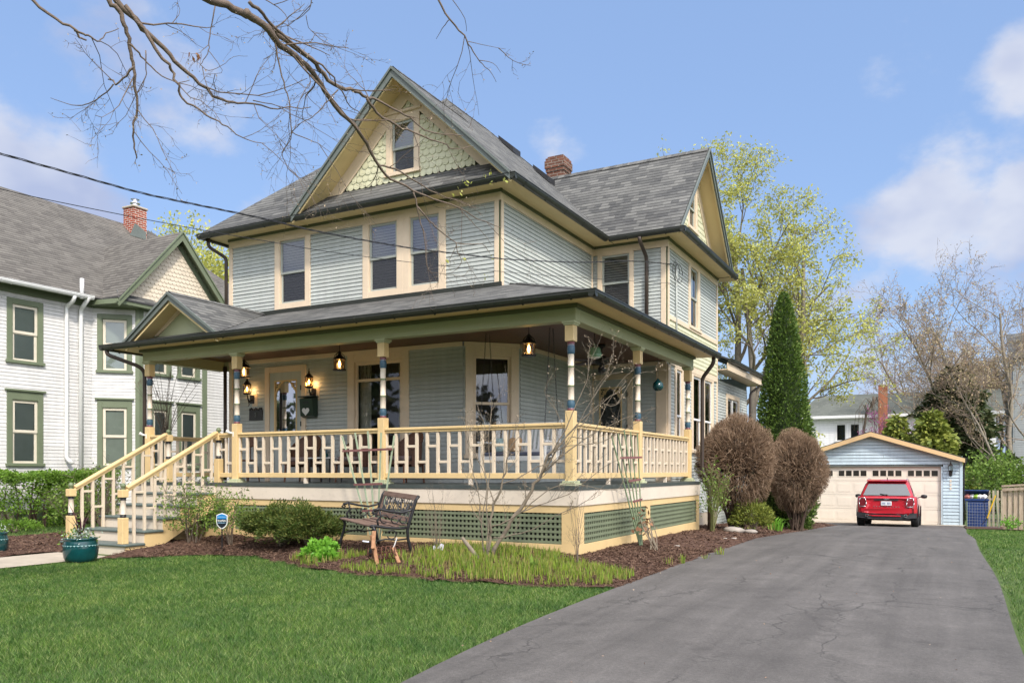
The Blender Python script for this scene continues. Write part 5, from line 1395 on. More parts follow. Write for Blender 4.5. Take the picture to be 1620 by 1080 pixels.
# rear wing roof
roofpoly(r, [(cx+.1,18.3,NE-.1),(cx+.1,24.5,NE-.1),(cx-2.6,24.5,7.4),(cx-2.6,18.3,7.4)], (0,1,0))
rn = r.build('roof', [M['nroof'], M['roof_edge']], NH)
chimney(rn, -23.75, 17.75, 8.3, 9.98, .50, .50, M['nbrick'], corbel=False, flue=True)
mb = MB(); mb.extrude([(-23.48,17.35,9.0),(-23.48,17.95,9.0),(-23.49,17.95,9.25),(-23.49,17.55,9.45)], (.02,0,0)); mb.build('chimney_flashing', M['rake'], rn)
# pent at the cut corner
r = MB(); roofpoly(r, [(cx+.26,cy-.80,NE-.02),(cx+.26,cy+.55,NE-.02),(cx-.10,cy+.25,NE+.26),(cx-.10,cy-.60,NE+.26)], (0,1,0), th=.05); r.build('pent_roof', [M['roof'], M['roof_edge']], NH)
t = MB(); t.extrude([(cx-.9,cy-1.0,NE-.16),(cx+.24,cy-.80,NE-.16),(cx+.24,cy+.5,NE-.16),(cx-.05,cy+.5,NE-.16),(cx-.9,cy-.6,NE-.16)], (0,0,.12)); t.build('pent_soffit', M['ngreen'], NH)
Gn = wallspace(cx+.02, gy, 90)
backing(Gn, [(-gh+.08,NE),(gh-.08,NE),(0,gzz-.1)], M['nscallop'], NH, d=.0)
scallops(Gn, NE+.0, gzz-.2, lambda z: (-max((gzz-.12-z)/gp,0), max((gzz-.12-z)/gp,0)), [], w=.13, exp=.115, off=.03).build('scalloped_gable', M['nscallop'], NH)
rake(NH, 'y', (gy, gzz+.02), gp, gh+.05, gx-.02, cx+.03, M['ngreen'], M['ngreen'], th=.24, name='rake_board')
t = MB()
for sgn in (-1,1): t.extrude([Gn(0,gzz-.14,.03),Gn(sgn*(gh-.12),NE+.02,.03),Gn(sgn*(gh-.30),NE+.02,.03),Gn(0,gzz-.34,.03)], (.02,0,0))
t.build('gable_frieze', M['ngreen'], NH)
g = MB(); gutter(g, (ex+.1,5,NE+.02),(ex+.1,cy-1.05,NE+.02), out=(1,0), w=.11, hang=3); g.build('white_gutter', M['white'], NH)
s = MB(); s.box(NX, ex, 5, gy-gh, NE-.02, NE-.005); s.build('soffit', M['ngreen'], NH)
pipe(NH, [(ex+.05,12.90,NE-.06),(ex-.02,12.90,NE-.2),(NX+.07,12.90,NE-.3),(NX+.07,12.90,1.62),(NX+.18,13.0,1.5)], .05, M['white'])
pipe(NH, [(ex+.08,13.28,NE-.02),(NX+.09,13.28,NE-.32),(NX+.09,13.28,.3)], .055, M['white'])
pipe(NH, [(ex+.04,13.1,NE-.1),(ex+.04,13.1,NE+.42)], .05, M['white'], name='vent_pipe')

# ================================================================== garage
GY = 34.0
G = thing('garage', (-2.55, 36.5, -.7), 'pale blue detached garage with a wide cream sectional door at the end of the drive', 'garage')
GW = wallspace(-5.62, GY, 0); gl = lambda x: x+5.62
za = 2.84; pg_ = (za-1.80)/3.12
def ge(z):
    if z < 1.80: return (0, 6.14)
    h_ = max((za-.06-z)/pg_, 0); return (3.07-h_, 3.07+h_)
DX0, DX1, DZ1 = gl(-5.06), gl(-.17), 1.48
siding(GW, -.70, za-.15, ge, [(DX0-.06, DX1+.06, -.8, DZ1+.06)], exp=.125, lip=.02, groove=.17).build('front_wall', M['garage_siding'], G)
mb = MB(); mb.box(.50,.52,GY,GY+6.2,-.75,1.85); mb.box(-5.62,-5.60,GY,GY+6.2,-.75,1.85); mb.box(-5.62,.52,GY+6.18,GY+6.2,-.75,1.85); mb.build('side_walls', M['garage_siding'], G)
t = MB(); t.wbox(GW, 6.05, 6.15, -.70, 1.78, -.01, .03); t.wbox(GW, DX0-.05, DX0, -.7, DZ1, -.05, .022); t.wbox(GW, DX1, DX1+.05, -.7, DZ1, -.05, .022); t.build('corner_board', M['garage_siding'], G)
M['dkpane'] = paint('dark_door_pane', (0.035,0.032,0.028), .12, .2, 3, spec=.6)
d = MB()
hs = (DZ1+.68)/4
for k in range(4):
    z0_ = -.68+hs*k; d.wbox(GW, DX0, DX1, z0_+.004, z0_+hs-.004, -.12, -.075)
    if k < 3:
        for j in range(8):
            a = DX0+(DX1-DX0)*j/8+.06; b_ = DX0+(DX1-DX0)*(j+1)/8-.06
            d.wbox(GW, a, b_, z0_+.10, z0_+hs-.10, -.0749, -.068)
            d.wbox(GW, a+.03, b_-.03, z0_+.13, z0_+hs-.13, -.0679, -.0655)
do = d.build('garage_door', M['doorcream'], G, bevel=.004)
for q in range(4):
    wn_ = MB(); fr = MB()
    for j in range(4):
        c0 = DX0+(DX1-DX0)*(q+.5)/4; u = c0+(j-1.5)*.265
        wn_.wbox(GW, u-.105, u+.105, DZ1-.36, DZ1-.145, -.0748, -.071)
        for (a,b_,c_,e_) in ((u-.125,u-.105,DZ1-.38,DZ1-.125),(u+.105,u+.125,DZ1-.38,DZ1-.125),(u-.105,u+.105,DZ1-.38,DZ1-.36),(u-.105,u+.105,DZ1-.145,DZ1-.125)): fr.wbox(GW,a,b_,c_,e_,-.0747,-.062)
    wn_.build('door_window', M['dkpane'], do); fr.build('door_window_frame', M['doorcream'], do)
t = MB(); t.wbox(GW, DX0-.02, DX1+.02, DZ1, DZ1+.05, -.10, .03); t.build('door_header', M['rake'], G)
M['gbarge'] = paint('peach_barge_board', (0.66,0.46,0.24), .5, .05)
r = MB()
roofpoly(r, [(-2.55,GY-.28,za),(-2.55,GY+6.5,za),(.60,GY+6.5,1.80),(.60,GY-.28,1.80)], (0,1,0)); roofpoly(r, [(-2.55,GY-.28,za),(-5.70,GY-.28,1.80),(-5.70,GY+6.5,1.80),(-2.55,GY+6.5,za)], (0,1,0))
r.build('roof', [M['roof'], M['roof_edge']], G)
t = MB()
for sg_ in (-1,1): t.extrude([(-2.55,GY-.29,za-.03),(-2.55+sg_*3.15,GY-.29,1.77),(-2.55+sg_*3.15,GY-.29,1.62),(-2.55,GY-.29,za-.20)], (0,.03,0))
t.extrude([(-2.55,GY-.26,za-.10),(.56,GY-.26,1.68),(.56,GY,1.68),(-2.55,GY,za-.10)], (0,0,.02)); t.extrude([(-2.55,GY-.26,za-.101),(-5.66,GY-.26,1.68),(-5.66,GY,1.68),(-2.55,GY,za-.101)], (0,0,.02))
t.build('barge_board', M['gbarge'], G)
g = MB(); gutter(g, (.68,GY-.26,1.79),(.68,GY+6.4,1.79), out=(1,0), w=.1, hang=3); g.build('gutter', M['gutter'], G)
pipe(G, [(.62,GY-.1,1.7),(.56,GY+.08,1.45),(.56,GY+.08,-.65)], .04, M['blackplastic'])
def coach_lamp(W_, u, z, parent, s=1.0, lit=True, mat=M['dkbrown'], name='wall_lantern', label=None):
    """wall lantern on a scrolled bracket; (u,z) = centre of the lantern glass"""
    c = W_(u, z, .17*s)
    b = MB()
    def ring(rr_, z0_, z1_): b.lathe([(rr_,z0_),(rr_,z1_)], c, 8)
    b.lathe([(.075*s,-.115*s),(.085*s,-.10*s),(.085*s,-.085*s),(.07*s,-.08*s)], c, 8)
    b.lathe([(.09*s,.085*s),(.095*s,.10*s),(.06*s,.14*s),(.03*s,.175*s),(.018*s,.19*s),(.022*s,.21*s),(.01*s,.235*s),(.004*s,.29*s)], c, 8)
    for j in range(8):
        a = 2*math.pi*(j+.5)/8; b.bar((c[0]+.073*s*math.cos(a),c[1]+.073*s*math.sin(a),c[2]-.08*s),(c[0]+.083*s*math.cos(a),c[1]+.083*s*math.sin(a),c[2]+.09*s), .008*s,.008*s)
    pts = [Vector(W_(u, z-.115*s, .17*s)), Vector(W_(u, z-.20*s, .15*s)), Vector(W_(u, z-.27*s, .10*s)), Vector(W_(u, z-.22*s, .05*s)), Vector(W_(u, z-.20*s, .02*s))]
    b.tube(pts, [.012*s,.016*s,.018*s,.016*s,.014*s], 8)
    b.tube([Vector(W_(u, z-.20*s, .15*s)), Vector(W_(u, z-.33*s, .11*s)), Vector(W_(u, z-.36*s, .14*s))], [.012*s,.009*s,.005*s], 6)
    b.wbox(W_, u-.055*s, u+.055*s, z-.30*s, z-.12*s, 0.015, .04*s)
    o = b.build('lantern_body', mat, parent)
    gl_ = MB(); gl_.lathe([(.066*s,-.08*s),(.076*s,.088*s)], c, 8); gl_.build('lantern_glass', M['lampglass'] if lit else M['glass'], parent)
    if lit:
        bb = MB(); bb.lathe([(.006*s,-.05*s),(.018*s,-.03*s),(.024*s,.0),(.014*s,.035*s),(.003*s,.06*s)], c, 10); bb.build('bulb', M['bulb'], parent, smooth=True)
    return c
gl_t = thing('wall_lantern', (.14, GY, 1.4), 'unlit dark coach lamp on the pale blue garage wall', 'lantern')
coach_lamp(GW, gl(.14), 1.42, gl_t, s=.95, lit=False)
# house number plate under it
mb = MB()
for k in range(3): mb.wbox(GW, gl(.14)-.03, gl(.14)+.03, .62+k*.14, .72+k*.14, .018, .024)
mb.build('number_plate', M['offwhite'], G)

# ================================================================== house behind the garage
M['white2'] = boards('bright_white_siding', (0.80,0.80,0.79), .03)
FH = thing('far_house', (-5, 57, -.7), 'white two-storey house with a long grey-green roof behind the garage', 'house')
FYY = 56.0; f0, f1 = -8.4, 2.6
FWs = wallspace(f0, FYY, 0); hol = []
uu = lambda px, py: None
for (a, b_) in ((-6.35,-5.62),(-5.52,-4.80)):
    window(FH, FWs, a-f0, b_-f0, 3.22, 4.42, cas=.07, frame=M['white'], sash=M['white'], kind='none', holes=hol, meet=0, bar=.04, fill=M['void'])
for (a, b_) in ((-.10,.55),(.62,1.3)):
    window(FH, FWs, a-f0, b_-f0, 3.0, 4.62, cas=.07, frame=M['white'], sash=M['white'], kind='none', holes=hol, meet=0, bar=.04)
siding(FWs, -.7, 4.72, lambda z: (0, f1-f0), hol, exp=.16, groove=.10).build('front_wall', M['white2'], FH)
r = MB(); roofpoly(r, [(f0-.4,FYY-.5,4.86),(f1+.4,FYY-.5,4.86),(f1+.4,FYY+3.3,6.50),(f0+1.0-.4,FYY+3.3,6.50)], (1,0,0)); roofpoly(r, [(f0-.4,FYY+7,4.86),(f0+.6,FYY+3.3,6.5),(f1+.4,FYY+3.3,6.5),(f1+.4,FYY+7,4.86)], (1,0,0)); roofpoly(r, [(f0-.4,FYY-.5,4.86),(f0+.6,FYY+3.3,6.5),(f0-.4,FYY+7,4.86)], (0,1,0)); r.build('roof', [M['fhroof'], M['roof_edge']], FH)
t = MB(); t.box(f0-.4, f1+.4, FYY-.54, FYY-.5, 4.70, 4.88); t.box(f0-.4,f1+.4,FYY-.5,FYY,4.70,4.72); t.build('eave_board', M['white'], FH)
chimney(FH, -3.46, FYY-.95, -.7, 6.6, .50, .5, M['obrick'], corbel=False, flue=True)
# small gabled porch roof in front of it
PG = thing('shed', (-6.6, 50, -.7), 'small white-gabled roof between arborvitae and garage', 'shed')
t = MB(); t.extrude([(-8.6,50,1.9),(-4.9,50,1.9),(-6.75,50,2.75)], (0,3,0)); t.box(-8.3,-5.2,50.1,53,-.7,1.9); t.build('shed_wall', M['ncream'], PG)
t = MB()
for sg_, w_ in ((-1,2.0),(1,2.0)): t.extrude([(-6.75,49.8,2.86),(-6.75+sg_*w_,49.8,1.94),(-6.75+sg_*w_,49.8,1.84),(-6.75,49.8,2.72)], (0,3.3,0))
t.build('shed_roof', M['white'], PG)
# grey house far right
GH = thing('grey_house', (6.5, 64, -.7), 'grey gabled house half hidden by bare branches at the right edge', 'house')
M['greywall'] = paint('grey_siding', (0.33,0.35,0.36), .7, .05)
GHW = wallspace(4.0, 63, 0); hol=[]
window(GH, GHW, .6, 1.5, 3.2, 4.8, cas=.1, frame=M['white'], sash=M['white'], kind='half', holes=hol)
siding(GHW, -.7, 8.8, lambda z: (0, 7), hol, exp=.15).build('gable_wall', M['greywall'], GH)
mb = MB(); mb.box(3.9,4.0,63,71,-.7,8.8); mb.build('side_wall', M['greywall'], GH)
r = MB(); roofpoly(r, [(3.7,62.7,8.8),(11.2,62.7,8.8),(11.2,67,11),(3.7,67,11)], (1,0,0)); r.build('roof', [M['roof'], M['roof_edge']], GH)
# ================================================================== beds, lawn, sprouts
_bx = [-11.85,-11.3,-10.9,-10.3,-9.7,-9.1,-8.2,-7.4,-6.5,-5.3,-4.3,-3.2]
_by = [8.10, 8.75, 9.10, 9.35, 9.32, 9.10, 8.62, 8.28, 8.05, 8.06, 8.20, 8.48]
def ybed(x): return float(np.interp(x, _bx, _by)) + .05*math.sin(x*5.1) + .03*math.sin(x*13)
def inbed(x, y):
    if -11.87 < x < -3.2 + .0 and y > ybed(x) and y < 29.5: return x < drive_edge(y)[0] + .02
    if -16.62 < x <= -13.36 and 5.2 < y < 13.2: return x > -16.6 + .25*math.sin(y*1.3)
    if -13.4 < x < -11.8 and y > 8.95 and y < 11: return True
    return False
def bedz(x, y):
    if x > -11.87:
        dd = max(0, min(y-ybed(x), (drive_edge(y)[0]-x)*1.5, 2.6)); m = .17 if x < -5.5 else .10+.07*max(0,min(1,(-4.8-x)/.7))
        h = m*(1-math.exp(-dd*1.0))
    else: h = .05*max(0, min(1, (-13.30-x)/.35, (y-5.1)/.3))+.004
    h += .022*noise.noise(Vector((x*3.1, y*3.1, 0))) + .016*noise.noise(Vector((x*11, y*11, 3))) + .008*noise.noise(Vector((x*31, y*31, 7)))
    return gz(x, y) + .008 + h
M['mulch'] = paint('mulch_base', (0.085,0.042,0.026), .95, .5, 22, .9, 45)
M['chip'] = island('mulch_chip', [(0.05,0.028,0.019),(0.12,0.068,0.045),(0.08,0.045,0.030),(0.20,0.125,0.085),(0.06,0.034,0.023)], .9)
V = []; idx = {}; Fc = []
st_ = .11
def vid(i, j):
    k = (i, j)
    if k not in idx:
        x, y = -17+i*st_, 5+j*st_; idx[k] = len(V); V.append((x, y, bedz(x, y)))
    return idx[k]
for i in range(int(14/st_)):
    for j in range(int(24.6/st_)):
        x, y = -17+(i+.5)*st_, 5+(j+.5)*st_
        if inbed(x, y) and not (-13.8 < x < -5.2 and y > 11.2): Fc.append((vid(i,j), vid(i+1,j), vid(i+1,j+1), vid(i,j+1)))
o = np_mesh('mulch_bed', V, Fc, M['mulch'], smooth=True); setp(o, kind='structure')
rng = np.random.default_rng(4)
P = []
while len(P) < 90000:
    x = rng.uniform(-16.6, -3.2); y = 5.2 + 24*rng.random()**1.9
    if rng.random() < .35: x = rng.uniform(-11.5, -3.2); y = rng.uniform(8, 13)
    if inbed(x, y) and not (-13.8 < x < -5.2 and y > 11.2): P.append((x, y, bedz(x, y)+rng.uniform(0,.014)))
P = np.array(P); d = rng.normal(size=(len(P),3)); d[:,2] *= .35; d /= np.linalg.norm(d,axis=1)[:,None]
dep = (-.473*P[:,0]+.881*P[:,1])[:,None]
s_ = (.010+.014*rng.random((len(P),1)))*np.clip(dep/11,1,1.6); e = np.cross(d, rng.normal(size=(len(P),3))*[.4,.4,1]); e /= np.linalg.norm(e,axis=1)[:,None]
V = np.stack([P-d*s_-e*s_*.28, P+d*s_-e*s_*.2, P+d*s_+e*s_*.28, P-d*s_+e*s_*.2], axis=1).reshape(-1,3)
o = np_mesh('mulch_chips', V, np.arange(len(V)).reshape(-1,4), M['chip']); setp(o, 'red-brown shredded bark mulch spread over the beds', 'mulch', kind='stuff')
# lawn blades
M['blade'] = lawnmat('lawn_blade', [(0.022,0.065,0.010),(0.085,0.175,0.025),(0.17,0.28,0.055),(0.040,0.105,0.015),(0.34,0.38,0.16),(0.07,0.16,0.022),(0.028,0.08,0.012)])
def blades(name, dens, test, zf, region, seed, h0=.026, h1=.052, w0=.0034, mat='blade', lean=.85, patch=None):
    rng = np.random.default_rng(seed); out_P = []
    x0, x1, y0, y1 = region; n = int((x1-x0)*(y1-y0)*dens)
    X = rng.uniform(x0, x1, n); Y = rng.uniform(y0, y1, n)
    dep = -.4732*X + .881*Y; lat = .881*X + .4732*Y
    keep = (dep > 3.6) & (np.abs(lat) < dep*.66 + 1.2) & (rng.random(n) < np.clip(7.0/dep, 0, 1)**1.15)
    X, Y, dep = X[keep], Y[keep], dep[keep]
    k = np.array([test(x, y) for x, y in zip(X, Y)], dtype=bool); X, Y, dep = X[k], Y[k], dep[k]
    if patch is not None:
        k = np.array([patch(x, y) for x, y in zip(X, Y)], dtype=bool); X, Y, dep = X[k], Y[k], dep[k]
    Z = np.array([zf(x, y) for x, y in zip(X, Y)])
    n = len(X); h = rng.uniform(h0, h1, n); tuft = np.array([noise.noise(Vector((x*1.2, y*1.2, seed))) for x, y in zip(X, Y)]); h *= 1+.45*tuft
    w = w0*np.clip(dep/7, 1, 3.2)*(.7+.6*rng.random(n)); a = rng.random(n)*2*np.pi; b = rng.random(n)*2*np.pi
    lx, ly = np.cos(b)*h*lean*rng.random(n)*1.6, np.sin(b)*h*lean*rng.random(n)*1.6
    P0 = np.stack([X, Y, Z-.008], 1); ww = np.stack([np.cos(a)*w/2, np.sin(a)*w/2, 0*w], 1)
    mid = P0 + np.stack([lx*.35, ly*.35, h*.55], 1); tip = P0 + np.stack([lx, ly, h], 1)
    V = np.stack([P0-ww, P0+ww, mid+ww*.8, mid-ww*.8, tip+ww*.12, tip-ww*.12], 1).reshape(-1, 3)
    i = np.arange(n)*6; Fc = np.stack([np.stack([i,i+1,i+2,i+3],1), np.stack([i+3,i+2,i+4,i+5],1)],1).reshape(-1,4)
    return np_mesh(name, V, Fc, M[mat])
def lawn_test(x, y):
    dl, dr = drive_edge(y)
    if dl-.03 < x < dr+.03 and y < 34: return False
    if y > 29.5 and -6 < x < .7: return False
    if -13.42 < x < -11.84 and y < 9.0: return False
    if inbed(x, y): return False
    if x > .5: return not (y > 29.6)
    if x > -11.86: return y < ybed(x)
    if x < -13.3: return y < 13.5 and x > -19.9
    return False
o = blades('lawn_grass', 6500, lawn_test, lambda x,y: gz(x,y)-.015, (-12.5, -2.6, .6, 9.6), 1); setp(o, 'thick mown green grass of the front lawn', 'grass', kind='stuff')
o = blades('lawn_grass', 1500, lawn_test, lambda x,y: gz(x,y)-.015, (-20, -13.2, 3, 13.6), 2); setp(o, 'mown grass beyond the walk on the neighbour side', 'grass', kind='stuff')
o = blades('lawn_grass', 2400, lawn_test, lambda x,y: gz(x,y)-.015, (.4, 6.5, 5.5, 29.8), 3); setp(o, 'mown grass strip right of the driveway', 'grass', kind='stuff')
# daylily sprouts in the front bed
M['sprout'] = island('lily_sprout', [(0.22,0.32,0.035),(0.14,0.24,0.03),(0.30,0.37,0.05),(0.10,0.18,0.025),(0.36,0.33,0.10),(0.26,0.20,0.09)], .5, .3)
def sp_patch(x, y):
    yb = ybed(x)+.07
    if y < yb or y > 10.5 or x < -8.5+.1*math.sin(y*9) or x > -3.34: return False
    if x > -4.8 and y > 10.1-(x+4.8)*.48: return False
    if math.hypot(x+7.0, y-8.75) < .38 or (x < -6.6 and y > 9.2): return False
    v = noise.noise(Vector((x*2.3, y*2.3, 9))); c = noise.noise(Vector((x*7, y*7, 2)))
    dens = .84 + .30*(x+7)/4 + (y-9.2)*.15 + v*.9
    return c*.6+.38 < dens and c > -.24
o = blades('lily_sprouts', 2300, lambda x,y: True, bedz, (-8.6,-3.3,8.0,10.7), 5, .05, .14, .0085, 'sprout', .22, sp_patch); setp(o, 'young yellow-green lily sprouts filling the front bed', 'ground cover', kind='stuff')
def clump(x, y, n, h, label, mat='sprout', w=.014, spread=.07, seed=1, name='plant_clump', cat='plant', arch=.5, group=None):
    t = thing(name, (x, y, bedz(x,y) if inbed(x,y) else gz(x,y)), label, cat, group); pr = random.Random(seed); mb = MB(); z = t.location.z-.01
    for k in range(n):
        a = pr.random()*6.28; r0 = pr.random()*spread; hh = h*pr.uniform(.6,1.1); o_ = hh*arch*pr.uniform(.3,1)
        p = Vector((x+math.cos(a)*r0, y+math.sin(a)*r0, z)); d = Vector((math.cos(a), math.sin(a), 0)); sdv = Vector((-d.y, d.x, 0))*w/2
        q = p+d*o_*.35+Vector((0,0,hh*.6)); e = p+d*o_+Vector((0,0,hh*(.98 if arch < .6 else .7)))
        mb.face([p-sdv, p+sdv, q+sdv, q-sdv]); mb.face([q-sdv, q+sdv, e+sdv*.15, e-sdv*.15])
    mb.build('blades', M[mat], t); return t
for i, (px, py, dp, n, h, lb) in enumerate([(1140,872,12.6,16,.14,'small green tuft at the mulch edge below the rose bush'),(1078,888,11.4,12,.15,'green tuft at the mulch edge near the drive'),(1058,893,11.2,8,.12,'tiny tuft beside the larger one at the drive edge'),
      (1115,880,12.0,8,.09,'low sprouts between two tufts on the mulch'),(1187,838,18.0,9,.22,'little blue-green bulb leaves left of the boulders'),(1222,836,19,8,.35,'slanting green leaves in front of the round bushes')]):
    p = fpt(px, py, dp); clump(p.x, p.y, n, h, lb, seed=i+3, spread=.09 if i != 1 else .06)
p = fpt(1258, 830, 19.6); clump(-3.62, 20.1, 34, .42, 'arching strap-leaved green clump in front of the second bush', 'bright', .03, .2, 21, arch=.8)
p = Vector((-3.55, 21.9)); clump(-3.5, 21.9, 60, .26, 'low blue-green clump at the far end of the bed', 'green1', .03, .32, 22, arch=.6)
clump(-5.55, 9.75, 26, .17, 'grey-green bulb foliage at the foot of the magnolia', 'green1', .016, .22, 23, arch=.7)
clump(-4.45, 8.85, 7, .24, 'single broad grey-green leaf rosette in the sprouts', 'green1', .06, .03, 24, arch=.2)

# ================================================================== shrubs
def fluff(x, y, z, h, rad, label, mat, seed, n, leaf=.05, name='shrub', droop=0.0, cat='shrub', group=None, zlo=.15, clus=.35, fsc=3.0, stemn=14, stemm='bark', aspect=.3):
    """dense evergreen or small-leaved mound with sprays pointing outward"""
    t = thing(name, (x,y,z), label, cat, group); rng = np.random.default_rng(seed); pr = random.Random(seed)
    m = n*2; u = rng.normal(size=(m,3)); u[:,2] = np.abs(u[:,2])*.9-.25; u /= np.linalg.norm(u,axis=1)[:,None]
    r_ = 1-np.abs(rng.normal(size=m))*.22
    P = []; D = []
    for k in range(m):
        nz = noise.noise(Vector(u[k])*fsc+Vector((seed,0,0)))
        rr_ = r_[k]*(1+clus*nz); 
        if noise.noise(Vector(u[k])*fsc*2.2+Vector((0,seed,0))) + .35*rng.random() < -.12: continue
        q = (x+u[k][0]*rad*rr_, y+u[k][1]*rad*rr_, z+h*.42+u[k][2]*h*.58*rr_)
        if q[2] < z+zlo*h: continue
        P.append(q); D.append((u[k][0], u[k][1], u[k][2]*.5+.35-droop))
    P = np.array(P); V, Fc = leaf_quads(P, leaf, rng, aspect, dirs=np.array(D), jitter=.5); np_mesh('foliage', V, Fc, M[mat], t)
    mb = MB()
    for k in range(stemn):
        a = pr.random()*6.28; w = rad*pr.uniform(.3,.85); mb.tube([(x+pr.uniform(-.05,.05),y+pr.uniform(-.05,.05),z-.02),(x+math.cos(a)*w*.5,y+math.sin(a)*w*.5,z+h*.3),(x+math.cos(a)*w,y+math.sin(a)*w,z+h*pr.uniform(.5,.8))],[.014,.009,.003],5)
    mb.build('stems', M[stemm], t); return t
p = fpt(462, 862, 13.0)
fluff(-9.75, 10.05, .06, .70, .58, 'spreading dark yew bush left of the iron bench', 'yew', 71, 9000, .055, clus=.55, fsc=2.2)
fluff(-9.12, 10.0, .06, .66, .52, 'right half of the yew hedge touching the bench end', 'yew', 72, 8000, .055, clus=.55, fsc=2.4)
fluff(-7.98, 9.0, .02, .25, .21, 'bright lime-green leafy perennial at the lawn edge', 'bright', 73, 1300, .062, name='perennial', cat='plant', clus=.6, fsc=2.5, stemn=8, aspect=.7)
fluff(-7.72, 8.80, .0, .18, .15, 'smaller lime-green perennial beside the larger one', 'bright', 74, 700, .058, name='perennial', cat='plant', clus=.6, stemn=5, aspect=.7)
leafy(-11.55, 9.75, .0, 1.12, .62, 'loose shrub in fresh small leaf beside the steps', 'green1', 75, n=1900, leaf=.042, stems=11, fill=.8, stemmat='bark')
leafy(-10.85, 9.95, .02, .95, .55, 'thin leafy shrub behind the security sign', 'green1', 76, n=1700, leaf=.042, stems=9, fill=.8, stemmat='bark')
leafy(-4.28, 16.75, .02, 1.35, .42, 'rose bush with green leafy shoots at the brown downspout', 'green1', 77, n=500, leaf=.055, stems=15, fill=.4, stemmat='green_stem' if 'green_stem' in M else 'bark_l')
fluff(-3.72, 18.0, -.07, .75, .42, 'small golden-leaved shrub at the foot of the first round bush', 'gold', 78, 2600, .06, clus=.4)
# two clipped brown bushes
def brown_bush(x, y, z, h, rad, label, seed):
    t = thing('clipped_bush', (x,y,z), label, 'bush', 'round clipped brown bushes'); rng = np.random.default_rng(seed); pr = random.Random(seed)
    cz = z+h-rad*.98*1.0; cz = z+h*.58; rz = h*.43
    V = []; Fc = []
    def stick(a, b, w):
        a = np.array(a); b = np.array(b); d = b-a; e = np.cross(d, rng.normal(size=3)); e /= np.linalg.norm(e)+1e-9; f = np.cross(d, e); f /= np.linalg.norm(f)+1e-9
        i = len(V)
        for (c_, s_) in ((1,0),(-.5,.87),(-.5,-.87)): V.append(a+(e*c_+f*s_)*w)
        for (c_, s_) in ((1,0),(-.5,.87),(-.5,-.87)): V.append(b+(e*c_+f*s_)*w*.45)
        for j in range(3): k = (j+1)%3; Fc.append((i+j,i+k,i+3+k,i+3+j))
    for k in range(11500):
        u = rng.normal(size=3); u /= np.linalg.norm(u)
        if u[2] < -.45 - .4*rng.random() and rng.random() < .75: continue
        lump = 1+.16*noise.noise(Vector(u)*2.5+Vector((seed,0,0)))
        r1 = lump*(1-abs(rng.normal())*.045); r0 = r1-rng.uniform(.10,.26)
        w = rng.normal(size=3)*.075
        f_ = 1.0 if u[2] > 0 else 1+.25*u[2]
        a = (x+(u[0]+w[0])*rad*r0*f_, y+(u[1]+w[1])*rad*r0*f_, cz+(u[2]+w[2])*rz*r0)
        b = (x+u[0]*rad*r1*f_, y+u[1]*rad*r1*f_, cz+u[2]*rz*r1)
        stick(a, b, .0055)
    np_mesh('clipped_twigs', V, Fc, M['tan'], t)
    mb = MB()
    for k in range(42):
        a = pr.random()*6.28; w = rad*pr.uniform(.3,.95); e = (x+math.cos(a)*w*.9, y+math.sin(a)*w*.9, z+h*pr.uniform(.4,.85))
        m_ = (x+math.cos(a)*w*.45+pr.gauss(0,.05), y+math.sin(a)*w*.45+pr.gauss(0,.05), z+h*.25); p0 = (x+pr.uniform(-.15,.15), y+pr.uniform(-.15,.15), z-.05)
        mb.tube([p0, m_, e], [.022,.015,.006], 5)
        for _ in range(5):
            q = Vector(m_).lerp(Vector(e), pr.random()); r2 = q+Vector((pr.gauss(0,.2),pr.gauss(0,.2),pr.uniform(.05,.35))); mb.tube([q, q.lerp(r2,.5)+Vector((pr.gauss(0,.03),pr.gauss(0,.03),0)), r2], [.008,.006,.003], 4)
    mb.build('stems', M['bark_b'], t)
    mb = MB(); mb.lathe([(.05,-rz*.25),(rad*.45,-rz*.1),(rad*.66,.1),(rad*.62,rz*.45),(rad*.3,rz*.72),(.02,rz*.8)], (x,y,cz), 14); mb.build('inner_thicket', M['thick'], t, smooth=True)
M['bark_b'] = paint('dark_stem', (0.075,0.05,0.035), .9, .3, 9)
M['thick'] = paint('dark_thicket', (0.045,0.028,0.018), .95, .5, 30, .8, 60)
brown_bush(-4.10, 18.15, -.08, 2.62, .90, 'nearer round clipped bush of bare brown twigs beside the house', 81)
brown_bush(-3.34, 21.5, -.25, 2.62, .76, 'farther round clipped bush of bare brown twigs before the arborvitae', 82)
M['stone'] = paint('fieldstone', (0.36,0.32,0.28), .85, .3, 5, .6, 20)
for i, (x, y, s, lb) in enumerate(((-3.95,17.25,.22,'flat pale boulder under the first round bush'),(-3.65,17.5,.14,'flat stone leaning on the pale boulder'),(-3.5,15.3,.05,'white pebble on the mulch by the drive'),(-3.62,15.1,.035,'small pebble beside the white one'),(-3.9,13.0,.05,'pale stone below the fallen trellis stalks'))):
    mb = MB(); pr = random.Random(i); prof = [(.3*s,-.2*s),(.9*s,-.05*s),(1.1*s,.2*s),(.8*s,.42*s),(.3*s,.5*s)]
    mb.lathe(prof, (x,y,bedz(x,y)), 9); o = mb.build('stone', M['stone'], smooth=True); o.data.transform(Matrix.Diagonal((1,1,1,1)))
    me = o.data
    for v in me.vertices: nz = noise.noise(Vector(v.co)*3/s*.3+Vector((i,0,0))); v.co.x += nz*s*.3; v.co.y += nz*s*.2
    setp(o, lb, 'stone')
